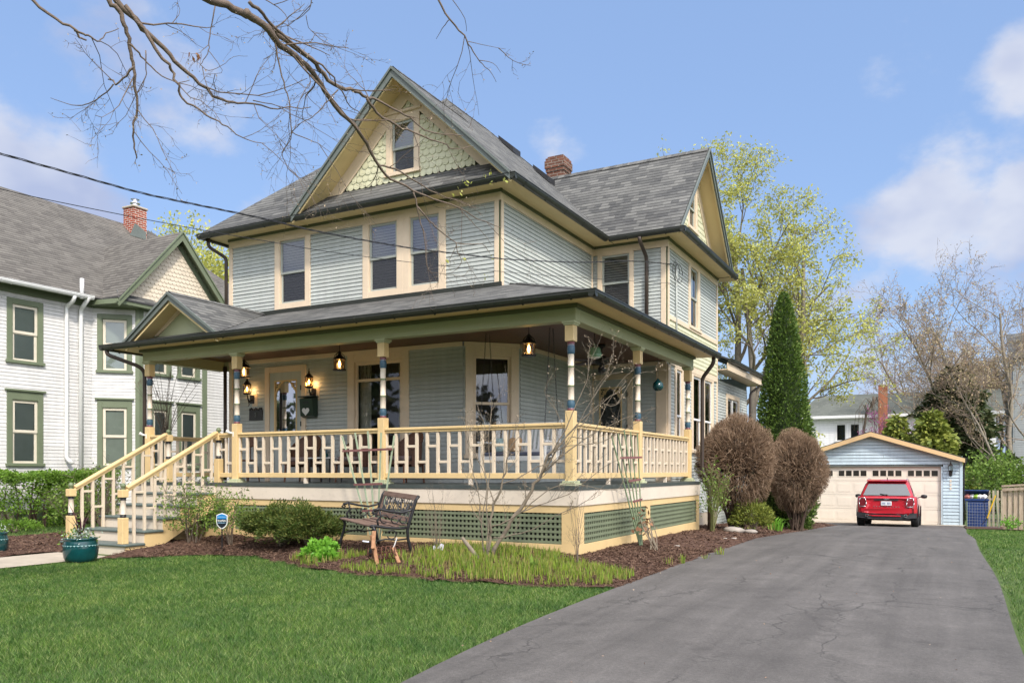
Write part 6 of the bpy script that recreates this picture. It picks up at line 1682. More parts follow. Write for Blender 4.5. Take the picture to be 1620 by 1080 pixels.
# ---- bare small trees and twiggy shrubs in front of the porch
RS = 1.0
def px_tree(name, loc, label, cat, lines, mat, seed, twigs=0, tl=(.2,.5), tr=.0035, buds=None, budsize=.025, budn=1, trop=.05, group=None, wander=.16, limbname='stem', tsides=4):
    t = thing(name, loc, label, cat, group); pr = random.Random(seed); T = Tree(seed)
    for (pts, dep0, dep1, r0, r1) in lines:
        if name == 'magnolia': r0 *= .78; r1 *= .85
        n = len(pts); P = [fpt(px, py, dep0+(dep1-dep0)*k/(n-1)) for k, (px, py) in enumerate(pts)]
        # subdivide with a little kink
        Q = []; 
        for k in range(n-1):
            p0 = P[max(k-1,0)]; p1 = P[k]; p2 = P[k+1]; p3 = P[min(k+2,n-1)]
            for s_ in (0,.33,.66):
                q = .5*((2*p1)+(-p0+p2)*s_+(2*p0-5*p1+4*p2-p3)*s_**2+(-p0+3*p1-3*p2+p3)*s_**3)
                q = q+Vector((pr.gauss(0,1),pr.gauss(0,1),pr.gauss(0,1)))*min(.006*dep0/6, r0*.5); Q.append(q)
        Q.append(P[-1]); m = len(Q); Rr = [r0+(r1-r0)*k/(m-1) for k in range(m)]
        mb = MB(); mb.tube(Q, Rr, 7); mb.build(limbname, M[mat], t, smooth=True)
        L = sum((Q[k+1]-Q[k]).length for k in range(m-1))
        for k in range(int(twigs*L+.5)):
            i = pr.randrange(max(1,int(m*.15)), m-1); d = (Q[i+1]-Q[i-1]).normalized(); ax = d.orthogonal(); ax.rotate(Matrix.Rotation(pr.random()*6.28,3,d)); nd = d.copy(); nd.rotate(Matrix.Rotation(R(pr.uniform(25,60)),3,ax))
            T.grow(Q[i], nd, pr.uniform(*tl), max(tr*.8, min(Rr[i]*.45, tr*2)), 0, dict(levels=2, seg=[6,5,3], wander=wander, trop=[trop,trop,trop], taper=.35, kids=[4,3], start=[.15,.2], angle=[42,45], ratio=[.55,.5], rr=.6, rmin=tr*.42))
    if T.paths: T.mesh('twigs', M[mat], t, sides=(tsides,3,3,3))
    if buds and T.tips: leafmesh('buds', T.tips[::2], budsize, M[buds], t, seed, per=budn, spread=.01, aspect=.5)
    return t
M['mag'] = paint('magnolia_bark', (0.20,0.165,0.12), .85, .25, 10, .3, 40)
M['mag_d'] = paint('olive_stem', (0.14,0.125,0.07), .85, .25, 10)
M['budf'] = island('fat_bud', [(0.26,0.20,0.14),(0.36,0.29,0.20)], .8)
D = 11.0
px_tree('magnolia', tuple(fpt(768,884,D)), 'bare multi-stemmed magnolia with pale slanting trunk in front of the porch corner', 'tree', [
    ([(768,886),(777,851),(775,834),(783,796),(794,765),(800,736),(806,712),(822,690)], D, D-.3, .030, .006),
    ([(778,878),(797,845),(816,815),(840,775),(857,749),(866,720),(890,700)], D+.1, D+.05, .040, .018),
    ([(860,745),(880,711),(905,680),(930,655),(952,637),(990,610)], D+.05, D-.3, .018, .004),
    ([(868,722),(893,682),(912,640),(928,600),(932,568),(930,558)], D+.05, D-.1, .012, .003),
    ([(857,749),(900,712),(950,680),(1000,657),(1037,645)], D, D-.5, .012, .003),
    ([(775,834),(800,825),(830,805),(868,775),(905,765),(960,775),(985,770)], D, D-.4, .013, .003),
    ([(777,851),(800,848),(840,838),(880,815),(930,790),(975,752)], D, D-.6, .012, .003),
    ([(768,884),(763,850),(760,820),(757,780),(746,740),(742,700),(738,672)], D+.1, D+.4, .014, .003),
    ([(768,880),(772,840),(770,790),(776,740),(772,700),(778,650),(776,625)], D+.15, D+.5, .014, .003),
    ([(766,880),(762,830),(770,770),(764,720),(768,680),(755,640)], D+.1, D+.3, .011, .003),
    ([(783,796),(770,760),(757,728),(740,700),(733,675)], D, D+.1, .010, .003),
    ([(794,765),(820,756),(850,738),(880,728),(905,690),(925,650),(957,600),(968,560)], D, D-.2, .010, .003),
    ([(820,812),(850,800),(900,780),(950,742),(985,722)], D, D-.2, .011, .003),
    ([(775,836),(757,820),(745,800),(742,790)], D, D, .008, .003),
    ([(905,680),(930,662),(940,620),(960,590),(962,575)], D, D-.2, .008, .0025),
    ([(905,690),(935,690),(960,640),(985,600),(1003,585)], D, D-.2, .008, .0025),
    ([(952,637),(975,640),(1000,600),(1020,588),(1035,590)], D-.3, D-.4, .006, .0025),
    ([(866,720),(900,705),(950,700),(1000,672),(1025,660)], D, D-.3, .008, .0025),
    ([(893,682),(880,650),(866,630),(862,615),(875,590)], D, D-.1, .006, .0025),
  ], 'mag', 91, twigs=2.6, tl=(.22,.55), tr=.004, buds='budf', budsize=.022, trop=.10, wander=.13)
mb = MB(); mb.tube([fpt(756,884,D-.3), fpt(745,868,D-.28), fpt(731,850,D-.22)], [.035,.03,.022], 8); o = mb.build('log', M['mag'], smooth=True); setp(o, 'short pale sawn branch stub leaning in the lily bed', 'log')
def twiggy(px, py, dep, wpx, hpx, n, label, seed, mat='mag', r=.004, name='bare_shrub', tw=2.5):
    pr = random.Random(seed); L = []
    for k in range(n):
        e = (px+pr.uniform(-1,1)*wpx/2, py-hpx*pr.uniform(.55,1)); m_ = (px+(e[0]-px)*.35+pr.uniform(-3,3), py-(py-e[1])*.5)
        L.append(([(px+pr.uniform(-2,2),py), m_, e], dep+pr.uniform(-.1,.1), dep+pr.uniform(-.4,.4), r, r*.35))
    return px_tree(name, tuple(fpt(px,py,dep)), label, 'shrub', L, mat, seed, twigs=tw, tl=(.12,.32), tr=r*.5, trop=.08)
twiggy(692, 878, 11.6, 46, 118, 12, 'thin pale sapling stems with a garden ornament right of the bench', 101)
twiggy(913, 895, 10.4, 34, 118, 8, 'thin bare twigs growing at the porch skirt corner', 102, mat='bark')
twiggy(262, 700, 17.5, 120, 135, 16, 'bare twiggy bush between the houses seen through the porch', 103, mat='bark', r=.008, tw=3)
# garden ornament on the sapling
ob = thing('garden_ornament', tuple(fpt(690,868,11.5)), 'small white and lilac butterfly ornament on the pale sapling', 'ornament')
mb = MB(); c = fpt(691,866,11.45); ri_ = Vector((.881,.473,0))
for (sx, sz, a, b_) in ((1,0,.10,.09),(-1,0,.05,.05)):
    pts = [c+ri_*(sx*.01), c+ri_*sx*a*.6+Vector((0,0,b_*.7)), c+ri_*sx*a+Vector((0,0,b_*.5)), c+ri_*sx*a*.9-Vector((0,0,.02)), c+ri_*sx*a*.5-Vector((0,0,.07))]
    mb.extrude(pts, (.003,-.006,0), 0)
mb.build('wings', M['lilacw'] if 'lilacw' in M else M['white'], ob); mb = MB(); mb.tube([c-Vector((0,0,.08)), c+Vector((0,0,.05))], .006, 6); mb.build('body', M['gold'], ob)
# hedge and shrubs by the neighbour
def hedge(x0, x1, y0, y1, z0, z1, label, seed, n=9000):
    t = thing('hedge', ((x0+x1)/2,(y0+y1)/2,z0), label, 'hedge'); rng = np.random.default_rng(seed)
    P = rng.random((n,3)); s_ = rng.integers(0,3,n); 
    P[s_==0,0] = .5+.5*np.sign(rng.random((s_==0).sum())-.35)*(1-.12*rng.random((s_==0).sum())); P[s_==1,2] = 1-.14*rng.random((s_==1).sum()); P[s_==2,1] = (rng.random((s_==2).sum())>.5)
    W3 = np.array([x0,y0,z0])+P*np.array([x1-x0,y1-y0,z1-z0])
    nz = np.array([noise.noise(Vector(p)*2.2) for p in W3]); W3 += nz[:,None]*.16; keep = (W3[:,2] > z0+.30*(z1-z0)) | (rng.random(n) < .25); W3 = W3[keep]
    V, Fc = leaf_quads(W3, .055, rng, .6, .4); np_mesh('foliage', V, Fc, M['bright2'], t)
    mb = MB(); pr = random.Random(seed)
    for k in range(30):
        x, y = pr.uniform(x0+.2,x1-.2), pr.uniform(y0+.1,y1-.1); mb.tube([(x,y,z0-.05),(x+pr.gauss(0,.1),y+pr.gauss(0,.1),z0+.4*(z1-z0)),(x+pr.gauss(0,.2),y+pr.gauss(0,.25),z0+.85*(z1-z0))],[.03,.02,.006],5)
    mb.build('stems', M['bark_b'], t)
M['bright2'] = island('fresh_hedge_leaf', [(0.10,0.21,0.02),(0.18,0.32,0.035),(0.07,0.15,0.018),(0.25,0.38,0.06)], .55, .25)
hedge(-19.6, -18.4, 8.0, 11.9, -.05, 1.26, 'clipped hedge in fresh green leaf along the neighbour wall', 111, 30000)
hedge(-19.5, -18.5, 12.1, 13.35, -.05, 1.30, 'shorter rounded hedge block right of the long hedge', 112, 11000)
leafy(-17.6, 11.5, -.05, 1.05, .75, 'loose yellow-green shrub in front of the hedge', 'green1', 113, n=1500, leaf=.06, stems=12, fill=.6)
leafy(-16.1, 11.2, -.05, 1.45, .85, 'twiggy leafing shrub left of the porch steps', 'green1', 114, n=1300, leaf=.055, stems=16, fill=.5)
leafy(-15.6, 12.9, .0, 1.35, .8, 'white-flowering shrub seen through the stair balusters', 'blossom', 115, n=700, leaf=.05, stems=12, fill=.5) if 'blossom' in M else None
fluff(-18.2, 10.6, -.05, .28, .5, 'low ground-hugging green plant in front of the hedge', 'bright2', 116, 900, .06, name='perennial', cat='plant')
# ================================================================== overhead tree
M['od_leaf'] = M['orangeleaf']
def limb_px(lines, *a, **k): return px_tree('bare_tree', *a, **k)
limbs = [
 ([(20,-40),(52,0),(88,29),(119,48),(137,56),(148,60),(157,65),(168,54),(188,45)], 6.0, 6.3, .016, .003),
 ([(119,48),(124,57),(137,64)], 6.15, 6.2, .013, .007),
 ([(150,-60),(172,0),(187,16),(197,39),(203,60),(207,86),(211,109),(215,145),(217,171),(211,207),(213,235),(216,251)], 6.2, 6.7, .026, .006),
 ([(211,105),(200,118),(185,134),(178,128),(171,126)], 6.4, 6.5, .011, .005),
 ([(180,134),(160,152),(130,167),(105,164),(80,155)], 6.5, 6.7, .007, .0022),
 ([(160,-60),(184,0),(215,31),(233,52),(259,78),(285,104),(316,132),(345,156),(368,162),(400,165),(440,172),(490,170)], 6.4, 7.4, .034, .004),
 ([(200,12),(225,45),(244,75),(262,98),(272,109),(280,135),(290,156),(316,174),(345,192),(370,208),(392,222),(420,227)], 6.4, 6.9, .020, .003),
 ([(205,70),(220,85),(232,100),(255,120),(280,130),(300,127)], 6.3, 6.6, .010, .003),
 ([(230,80),(231,110),(228,128),(215,150),(190,140)], 6.3, 6.4, .006, .002),
 ([(280,-50),(322,-6),(358,8),(389,23),(402,30),(428,47),(460,70),(491,93),(511,117),(537,139),(561,144),(581,155),(592,156),(625,174),(649,189),(685,212),(732,215)], 6.8, 9.6, .046, .006),
 ([(389,21),(415,40),(445,72),(467,88),(496,114),(514,145),(540,179),(566,205),(580,228),(600,262),(618,284),(653,302),(684,315),(727,329),(758,347),(793,360)], 6.9, 9.8, .040, .004),
 ([(396,3),(415,22),(430,40),(460,66),(491,92),(520,112),(540,145),(555,168),(570,180)], 6.9, 8.2, .020, .004),
 ([(581,156),(597,179),(625,197),(654,212),(695,225),(721,236),(750,232)], 8.6, 9.6, .020, .004),
 ([(600,262),(625,268),(660,288),(690,306),(735,322),(760,330)], 8.9, 9.8, .014, .003),
 ([(653,303),(660,325),(662,342),(672,378),(675,418),(685,435),(693,446)], 9.2, 9.5, .012, .003),
 ([(661,327),(680,350),(693,362),(722,384),(762,386),(775,400)], 9.3, 9.6, .013, .003),
 ([(722,384),(724,400),(731,414),(716,430),(704,432)], 9.4, 9.6, .007, .002),
 ([(727,329),(745,350),(765,370),(778,388)], 9.6, 9.8, .007, .002),
 ([(684,-30),(695,0),(711,31),(734,57),(745,75),(758,96),(773,111),(785,130)], 6.6, 7.0, .012, .002),
 ([(711,31),(700,45),(690,62)], 6.7, 6.8, .005, .002), ([(716,0),(735,30),(738,50)], 6.6, 6.8, .004, .002), ([(738,66),(760,70),(800,78)], 6.8, 6.9, .004, .0015), ([(758,96),(780,100),(792,115)], 6.9, 7, .004, .0015),
 ([(340,10),(334,39),(331,65),(329,80),(322,95),(317,102)], 6.8, 6.8, .007, .003),
 ([(330,80),(345,100),(350,115),(318,118)], 6.8, 6.9, .004, .0015),
 ([(317,102),(330,112),(350,105),(370,90),(392,89)], 6.8, 6.9, .004, .0015),
 ([(430,54),(438,80),(443,109),(452,140),(458,166),(460,200),(460,220),(447,243),(455,265),(475,282)], 7.2, 7.6, .010, .003),
 ([(420,0),(440,12),(455,30),(455,52)], 7, 7.1, .006, .002), ([(493,-5),(490,15),(470,30),(457,38)], 7, 7.1, .006, .002), ([(484,24),(488,44),(500,52),(520,54)], 7, 7.2, .004, .0015),
 ([(535,142),(520,158),(505,175),(495,185),(475,195),(462,208)], 7.8, 7.7, .008, .003),
 ([(470,88),(490,120),(487,140),(465,125),(450,105)], 7.5, 7.5, .006, .002),
 ([(460,208),(490,222),(505,228),(525,243)], 7.6, 7.7, .006, .002),
 ([(400,158),(430,165),(455,172),(480,178)], 7.2, 7.4, .006, .002),
]
limbs = [(p_, a_, b_, c_*.82, d_*.85) for (p_, a_, b_, c_, d_) in limbs]
bt = px_tree('bare_tree', (-7.6, 2.2, -.05), 'bare tree whose branches hang over the lawn from beyond the top of the picture', 'tree', limbs, 'bark_d', 201, twigs=1.75, tl=(.30,1.05), tr=.0045, buds='budf', budsize=.018, trop=-.015, limbname='limb', wander=.15)
# trunk outside the frame at the left, carrying the limbs
mb = MB(); base = Vector((-7.6, 2.2, -.1)); fork = Vector((-7.5, 2.4, 5.6))
mb.tube([base, base+Vector((.05,.05,1.5)), base.lerp(fork,.6), fork, fork+Vector((.1,.3,1.6))], [.30,.24,.21,.19,.12], 12)
for (px, py, dp, r) in ((20,-40,6.0,.03),(150,-60,6.2,.045),(160,-60,6.4,.055),(280,-50,6.8,.075),(684,-30,6.6,.03)):
    e = fpt(px, py, dp); mb.tube([fork, fork.lerp(e,.5)+Vector((0,0,.35)), e], [r*1.6, r*1.25, r*.75], 9)
mb.build('trunk', M['bark_d'], bt, smooth=True)
rng = np.random.default_rng(9)
c = fpt(310,92,6.8); P = np.array([tuple(c)]*7)+rng.normal(size=(7,3))*.022; V, Fc = leaf_quads(P, .055, rng, .6); np_mesh('dead_leaf_cluster', V, Fc, M['orangeleaf'], bt)
pts = [(735,289),(742,293),(728,300),(775,270),(766,276),(776,288),(716,305),(795,290),(706,412),(770,435),(700,415),(780,405),(732,412)]
P = np.array([tuple(fpt(a+rng.normal()*2,b+rng.normal()*2,9.4)) for a,b in pts for _ in range(3)]); V, Fc = leaf_quads(P, .045, rng, .6); np_mesh('foliage', V, Fc, M['spring'], bt)

# ================================================================== wires
A0 = Vector((-5.27, 17.35, 0)); B0_ = Vector((-7.5, 4.2, 0)); wn = Vector((-(B0_-A0).y, (B0_-A0).x, 0)).normalized()
def onwire(px, py):
    r0 = fpt(px, py, 1.0)-Vector((0,0,1.3)); o_ = Vector((0,0,1.3)); t_ = (A0-o_).dot(wn)/r0.dot(wn); return o_+r0*t_
def wire(name, pts, r, label, tri=0, grp=None, extra=None):
    P = [onwire(*p) for p in pts]
    Q = []
    for k in range(len(P)-1):
        p0 = P[max(k-1,0)]; p1 = P[k]; p2 = P[k+1]; p3 = P[min(k+2,len(P)-1)]; n = max(3, int((p2-p1).length/.12))
        for j in range(n):
            s_ = j/n; Q.append(.5*((2*p1)+(-p0+p2)*s_+(2*p0-5*p1+4*p2-p3)*s_**2+(-p0+3*p1-3*p2+p3)*s_**3))
    Q.append(P[-1]); mb = MB()
    if extra:
        q0 = Q[0].copy(); e_ = Vector(extra); d0 = (Q[0]-Q[4]).normalized(); L_ = (e_-q0).length; m1 = q0+d0*L_*.35
        Q = [e_*(t_**2)+m1*(2*t_*(1-t_))+q0*((1-t_)**2) for t_ in [k/60 for k in range(60,0,-1)]] + Q
    if tri:
        acc_ = 0
        for h in range(3):
            acc_ = 0; L = []
            for k, q in enumerate(Q):
                if k: acc_ += (q-Q[k-1]).length
                a = acc_*7.5+h*2.094; d = wn*math.cos(a)*.008+Vector((0,0,1))*math.sin(a)*.008; L.append(q+d)
            mb.tube(L, r, 5)
    else: mb.tube(Q, r, 5)
    o = mb.build(name, M['blackplastic']); setp(o, label, 'cable'); return o
wire('power_cable', [(0,243),(132,280),(207,301),(258,313),(380,338),(430,349),(483,362),(528,371),(581,381),(660,394),(695,398),(780,408),(820,411),(913,415),(1000,413),(1062,418)], .0042, 'twisted black service cable sagging across the whole house front', 1, extra=(-8.89,-4.0,3.6))
wire('phone_wire', [(0,299),(56,312),(204,342),(320,364),(430,383),(519,398),(660,416),(820,432),(940,441),(1062,448)], .0042, 'thin single black wire running below the twisted cable', extra=(-8.89,-4.0,3.1))
P = [fpt(-60,604,19), fpt(0,606,20), fpt(110,609,21.2), fpt(222,604,22.4)]
mb = MB(); mb.tube(P, .008, 5); o = mb.build('phone_wire', M['blackplastic']); setp(o, 'thin wire across the white neighbour house wall', 'cable')

# ================================================================== porch furniture and lamps
def hanging_lantern(px, pz_, x, y, label):
    t = thing('hanging_lantern', (x, y, 3.38), label, 'lantern', 'lit lanterns hanging from the porch ceiling'); b = MB(); c = (x, y, 3.30)
    b.lathe([(.115,-.125),(.125,-.115),(.125,-.10),(.10,-.095)], c, 12)
    b.lathe([(.125,.075),(.13,.09),(.09,.125),(.05,.15),(.03,.17),(.022,.20),(.03,.22),(.012,.24)], c, 12)
    for j in range(6):
        a = 2*math.pi*(j+.5)/6; b.bar((c[0]+.098*math.cos(a),c[1]+.098*math.sin(a),c[2]-.1),(c[0]+.105*math.cos(a),c[1]+.105*math.sin(a),c[2]+.08),.010,.010)
        b.tube([(c[0]+.10*math.cos(a),c[1]+.10*math.sin(a),c[2]+.09),(c[0]+.085*math.cos(a),c[1]+.085*math.sin(a),c[2]+.16),(c[0]+.02*math.cos(a),c[1]+.02*math.sin(a),c[2]+.22)],.006,5)
    b.tube([(x,y,3.53),(x,y,3.70)],.006,6); b.lathe([(.05,0),(.05,.015)],(x,y,3.69),12)
    b.build('lantern_cage', M['dkbrown'], t)
    g = MB(); g.lathe([(.092,-.095),(.099,.08)], c, 12); g.build('lantern_glass', M['lampglass'], t)
    k = MB(); k.lathe([(.008,-.07),(.022,-.04),(.028,.0),(.016,.045),(.003,.07)], c, 10); k.build('bulb', M['bulb'], t, smooth=True)
def glow(c, w=5):
    l = bpy.data.lights.new('lamp_glow','POINT'); l.energy = w; l.color = (1,.62,.28); l.shadow_soft_size = .04; o = bpy.data.objects.new('lamp_glow', l); C.objects.link(o); o.location = c
hanging_lantern(386, 0, -12.415, 11.75, 'lit lantern hanging above the porch entrance, half behind the column'); hanging_lantern(537, 0, -9.96, 11.75, 'lit lantern hanging between front door and curtained window'); hanging_lantern(836, 0, -6.0, 11.75, 'lit lantern hanging near the porch corner above the swing')
for x in (-12.415,-9.96,-6.0): glow((x, 11.75, 3.25), 1.4)
t = thing('wall_lantern', (-13.22, YF, 2.95), 'lit wall lantern left of the front door', 'lantern'); coach_lamp(F, fu(-13.20), 3.06, t); glow(F(fu(-13.20)+.03,3.04,.10), 1.3)
t = thing('wall_lantern', (-11.47, YF, 2.95), 'lit wall lantern right of the front door above the mailbox', 'lantern'); coach_lamp(F, fu(-11.46), 3.12, t); glow(F(fu(-11.46)+.03,3.10,.10), 1.3)
# mounting blocks
for u in (fu(-13.13), fu(-11.39)):
    mb = MB(); mb.wbox(F, u-.075, u+.075, (2.70 if u < 1 else 2.76), (2.98 if u < 1 else 3.04), .0, .018); mb.build('lantern_block', M['cream'], H)
# mailbox
t = thing('mailbox', (-11.5, YF, 2.6), 'dark green wall mailbox with a white heart shape beside the front door', 'mailbox')
mb = MB(); u0, u1 = fu(-11.70), fu(-11.36); z0_, z1_ = 2.40, 2.82
mb.extrude([F(u0,z0_+.05,.02),F(u0,z0_,.06),F(u0,z0_+.04,.16),F(u0,z1_-.03,.19),F(u0,z1_,.02)], (u1-u0,0,0))
mb.build('box', M['mailgreen'], t, bevel=.004); mb = MB(); mb.wbox(F, u0-.02, u1+.02, z1_, z1_+.02, .015, .21); mb.build('lid', M['mailgreen'], t)
mb = MB(); mb.wbox(F, u0+.09, u1-.10, z1_-.13, z1_-.10, .188, .194); mb.build('letter_slot', M['iron'], t)
mb = MB(); hu, hz = (u0+u1)/2-.01, z0_+.13
hp = []
for j in range(24):
    a = 2*math.pi*j/24; hx = 16*math.sin(a)**3; hy = 13*math.cos(a)-5*math.cos(2*a)-2*math.cos(3*a)-math.cos(4*a); hp.append((hu+hx*.0062, hz+hy*.0058))
for j in range(24): p, q = hp[j], hp[(j+1)%24]; mb.face([F(hu,hz+.01,.187+.0), F(p[0],p[1],.183), F(q[0],q[1],.183)])
mb.build('white_heart', M['white'], t)
# cast plaque
t = thing('house_plaque', (-13.08, YF, 2.5), 'dark cast house-number plaque with leafy top left of the front door', 'plaque')
mb = MB(); mb.wbox(F, fu(-13.28), fu(-12.90), 2.40, 2.62, .015, .035); pr = random.Random(4)
for k in range(9):
    c = F(fu(-13.26)+k*.042, 2.625+.018*math.sin(k*1.9)+.012, .03); mb.lathe([(.004,-.022),(.022,-.012),(.024,.004),(.006,.024)], c, 7)
mb.build('plate', M['iron'], t)
def text(s, size, loc, rot, mat, parent, name='lettering', ext=.002, bold=0.0):
    cu = bpy.data.curves.new(name, 'FONT'); cu.body = s; cu.size = size; cu.extrude = ext; cu.align_x = 'CENTER'; cu.align_y = 'CENTER'; cu.offset = bold
    o = bpy.data.objects.new(name, cu); C.objects.link(o); dg = bpy.context.evaluated_depsgraph_get(); dg.update()
    me = bpy.data.meshes.new_from_object(o.evaluated_get(dg)); bpy.data.objects.remove(o)
    me.name = name; me.transform(Matrix.Translation(Vector(loc)-Vector(root_of(parent).location)) @ Matrix.Rotation(rot[2],4,'Z') @ Matrix.Rotation(rot[0],4,'X'))
    me.materials.clear(); me.materials.append(mat)
    o = bpy.data.objects.new(name, me); C.objects.link(o); o.parent = parent; return o
text('3', .13, F(fu(-13.09),2.51,.040), (R(90),0,0), M['rake'], t, 'house_number')
# porch swing
t = thing('porch_swing', (-6.45, 12.2, 1.6), 'white slatted porch swing with cushions hanging on chains at the porch corner', 'swing')
sx0, sx1, sy, sz = -7.05, -5.82, 11.95, 1.54
mb = MB()
for k in range(6): mb.box(sx0, sx1, sy+.02+.085*k, sy+.09+.085*k, sz, sz+.02)
mb.box(sx0,sx1,sy,sy+.02,sz-.06,sz+.01); mb.box(sx0,sx1,sy+.5,sy+.52,sz-.06,sz+.01); mb.build('seat', M['white'], t)
mb = MB()
def bk(z): return sy+.50+(z-sz)*.25
mb.bar((sx0,bk(2.13),2.13),(sx1,bk(2.13),2.13),.03,.055); mb.bar((sx0,bk(1.66),1.66),(sx1,bk(1.66),1.66),.03,.05)
for k in range(15):
    x = sx0+.05+(sx1-sx0-.1)*k/14; mb.bar((x,bk(1.66),1.66),(x,bk(2.13),2.13),.035,.015,up=(0,1,0))
for x in (sx0,sx1): mb.bar((x,bk(1.5),1.5),(x,bk(2.19),2.19),.05,.05)
mb.build('backrest', M['white'], t)
for x in (sx0,sx1):
    mb = MB(); mb.bar((x,sy+.02,sz-.05),(x,sy+.02,sz+.25),.045,.045); mb.bar((x,sy-.02,sz+.26),(x,bk(sz+.26),sz+.26),.07,.025); mb.build('armrest', M['white'], t)
M['cushion'] = paint('blue_grey_cushion', (0.10,0.11,0.15), .9, .15, 8); M['pil1'] = paint('aqua_pillow', (0.35,0.47,0.46), .9, .3, 14); M['pil2'] = paint('orange_print_pillow', (0.52,0.33,0.18), .9, .4, 14)
mb = MB(); mb.box(sx0+.03,sx1-.03,sy+.02,sy+.48,sz+.022,sz+.085); mb.build('seat_cushion', M['cushion'], t, bevel=.02)
for (x, m_) in ((sx0+.22,'pil1'),(sx0+.50,'pil2')):
    mb = MB(); mb.lathe([(.02,-.05),(.15,-.03),(.19,0),(.15,.03),(.02,.05)], (0,0,0), 4)
    o = mb.build('pillow', M[m_], t, smooth=False, local=True); o.location = Vector((x, sy+.36, sz+.22))-t.location; o.rotation_euler = (R(75),0,R(0)); b_ = o.modifiers.new('b','BEVEL'); b_.width = .02
for x in (sx0, sx1):
    for (ya, yb) in ((sy+.0,sy+.22),(sy+.55,sy+.34)):
        mb = MB(); p = Vector((x,ya,sz+.30 if ya < sy+.3 else 2.0)); q = Vector((x,yb,3.70)); n = int((q-p).length/.032)
        for k in range(n):
            a = p.lerp(q,k/n); b_ = p.lerp(q,(k+1.25)/n); w = .009; sdv = Vector((1,0,0))*w if k % 2 else Vector((0,1,0))*w
            mb.tube([a+sdv*.2,a+sdv,b_+sdv,b_-sdv*.2],.0028,4,cap=False); mb.tube([a-sdv,b_-sdv],.0028,4,cap=False)
        mb.build('chain', M['iron'], t)
# ceiling fan
t = thing('ceiling_fan', (-5.75, 14.3, 3.4), 'dark ceiling fan under the side porch', 'fan'); c = (-5.75,14.3,0); mb = MB()
mb.lathe([(.07,3.70),(.075,3.66),(.03,3.63),(.014,3.62),(.014,3.50),(.05,3.49),(.12,3.46),(.14,3.40),(.12,3.34),(.05,3.32),(.05,3.28),(.075,3.26),(.07,3.17),(.03,3.15)], c, 16); mb.build('motor', M['iron'], t, smooth=True)
M['fanblade'] = paint('dark_wood_blade', (0.045,0.018,0.012), .4, .2, 6)
for k in range(5):
    a = 2*math.pi*k/5+.3; d = Vector((math.cos(a),math.sin(a),0)); n_ = Vector((-d.y,d.x,.18)).normalized(); o_ = Vector((c[0],c[1],3.38)); mb = MB()
    pl = [o_+d*.16-n_*.04, o_+d*.3-n_*.065, o_+d*.62-n_*.075, o_+d*.66, o_+d*.62+n_*.075, o_+d*.3+n_*.065, o_+d*.16+n_*.04]; mb.extrude(pl, (0,0,.008)); mb.build('fan_blade', M['fanblade'], t)
# green pendant
t = thing('pendant_shade', (-5.36,13.0,3.4), 'pale green enamel pendant shade hanging from the porch ceiling', 'lamp'); mb = MB(); c = (-5.36,13.0,3.27)
mb.lathe([(.115,.0),(.128,.02),(.122,.06),(.105,.11),(.10,.15),(.085,.17),(.03,.19),(.022,.22),(.01,.24)], c, 20); mb.build('shade', M['pendgreen'], t, smooth=True)
mb = MB(); mb.tube([(c[0],c[1],3.5),(c[0],c[1],3.70)],.004,5); mb.build('cord', M['iron'], t); mb = MB(); mb.lathe([(.02,-.025),(.07,-.015),(.112,.002)], c, 20); mb.build('diffuser', M['white'], t, smooth=True)
# teal glass float
t = thing('glass_ball', (-4.86,14.95,2.95), 'teal glass drop ornament hanging from the side porch beam', 'ornament'); mb = MB(); c = (-4.86,14.95,2.94)
mb.lathe([(.01,-.105),(.06,-.095),(.098,-.05),(.104,-.01),(.09,.045),(.055,.085),(.025,.115),(.012,.135)], c, 20); mb.build('glass_drop', M['tealglaze'], t, smooth=True); mb = MB(); mb.tube([(c[0],c[1],3.07),(c[0],c[1],3.51)],.003,5); mb.build('hanging_cord', M['iron'], t)
# small white flood lamps clipped on the columns
for (x, y, z, lb) in ((-14.20,10.80,2.03,'small white lamp clipped to the leftmost porch column'),(-11.77,10.80,2.02,'small white lamp clipped to the column beside the steps')):
    t = thing('clip_lamp', (x,y,z), lb, 'lamp'); mb = MB(); mb.tube([(x+.08,y+.06,z-.01),(x,y,z),(x-.05,y-.05,z+.035)],[.012,.02,.035],10); mb.build('lamp_head', M['white'], t); mb = MB(); mb.bar((x+.07,y+.02,z-.07),(x+.07,y+.02,z+.02),.03,.02); mb.build('bracket', M['white'], t)
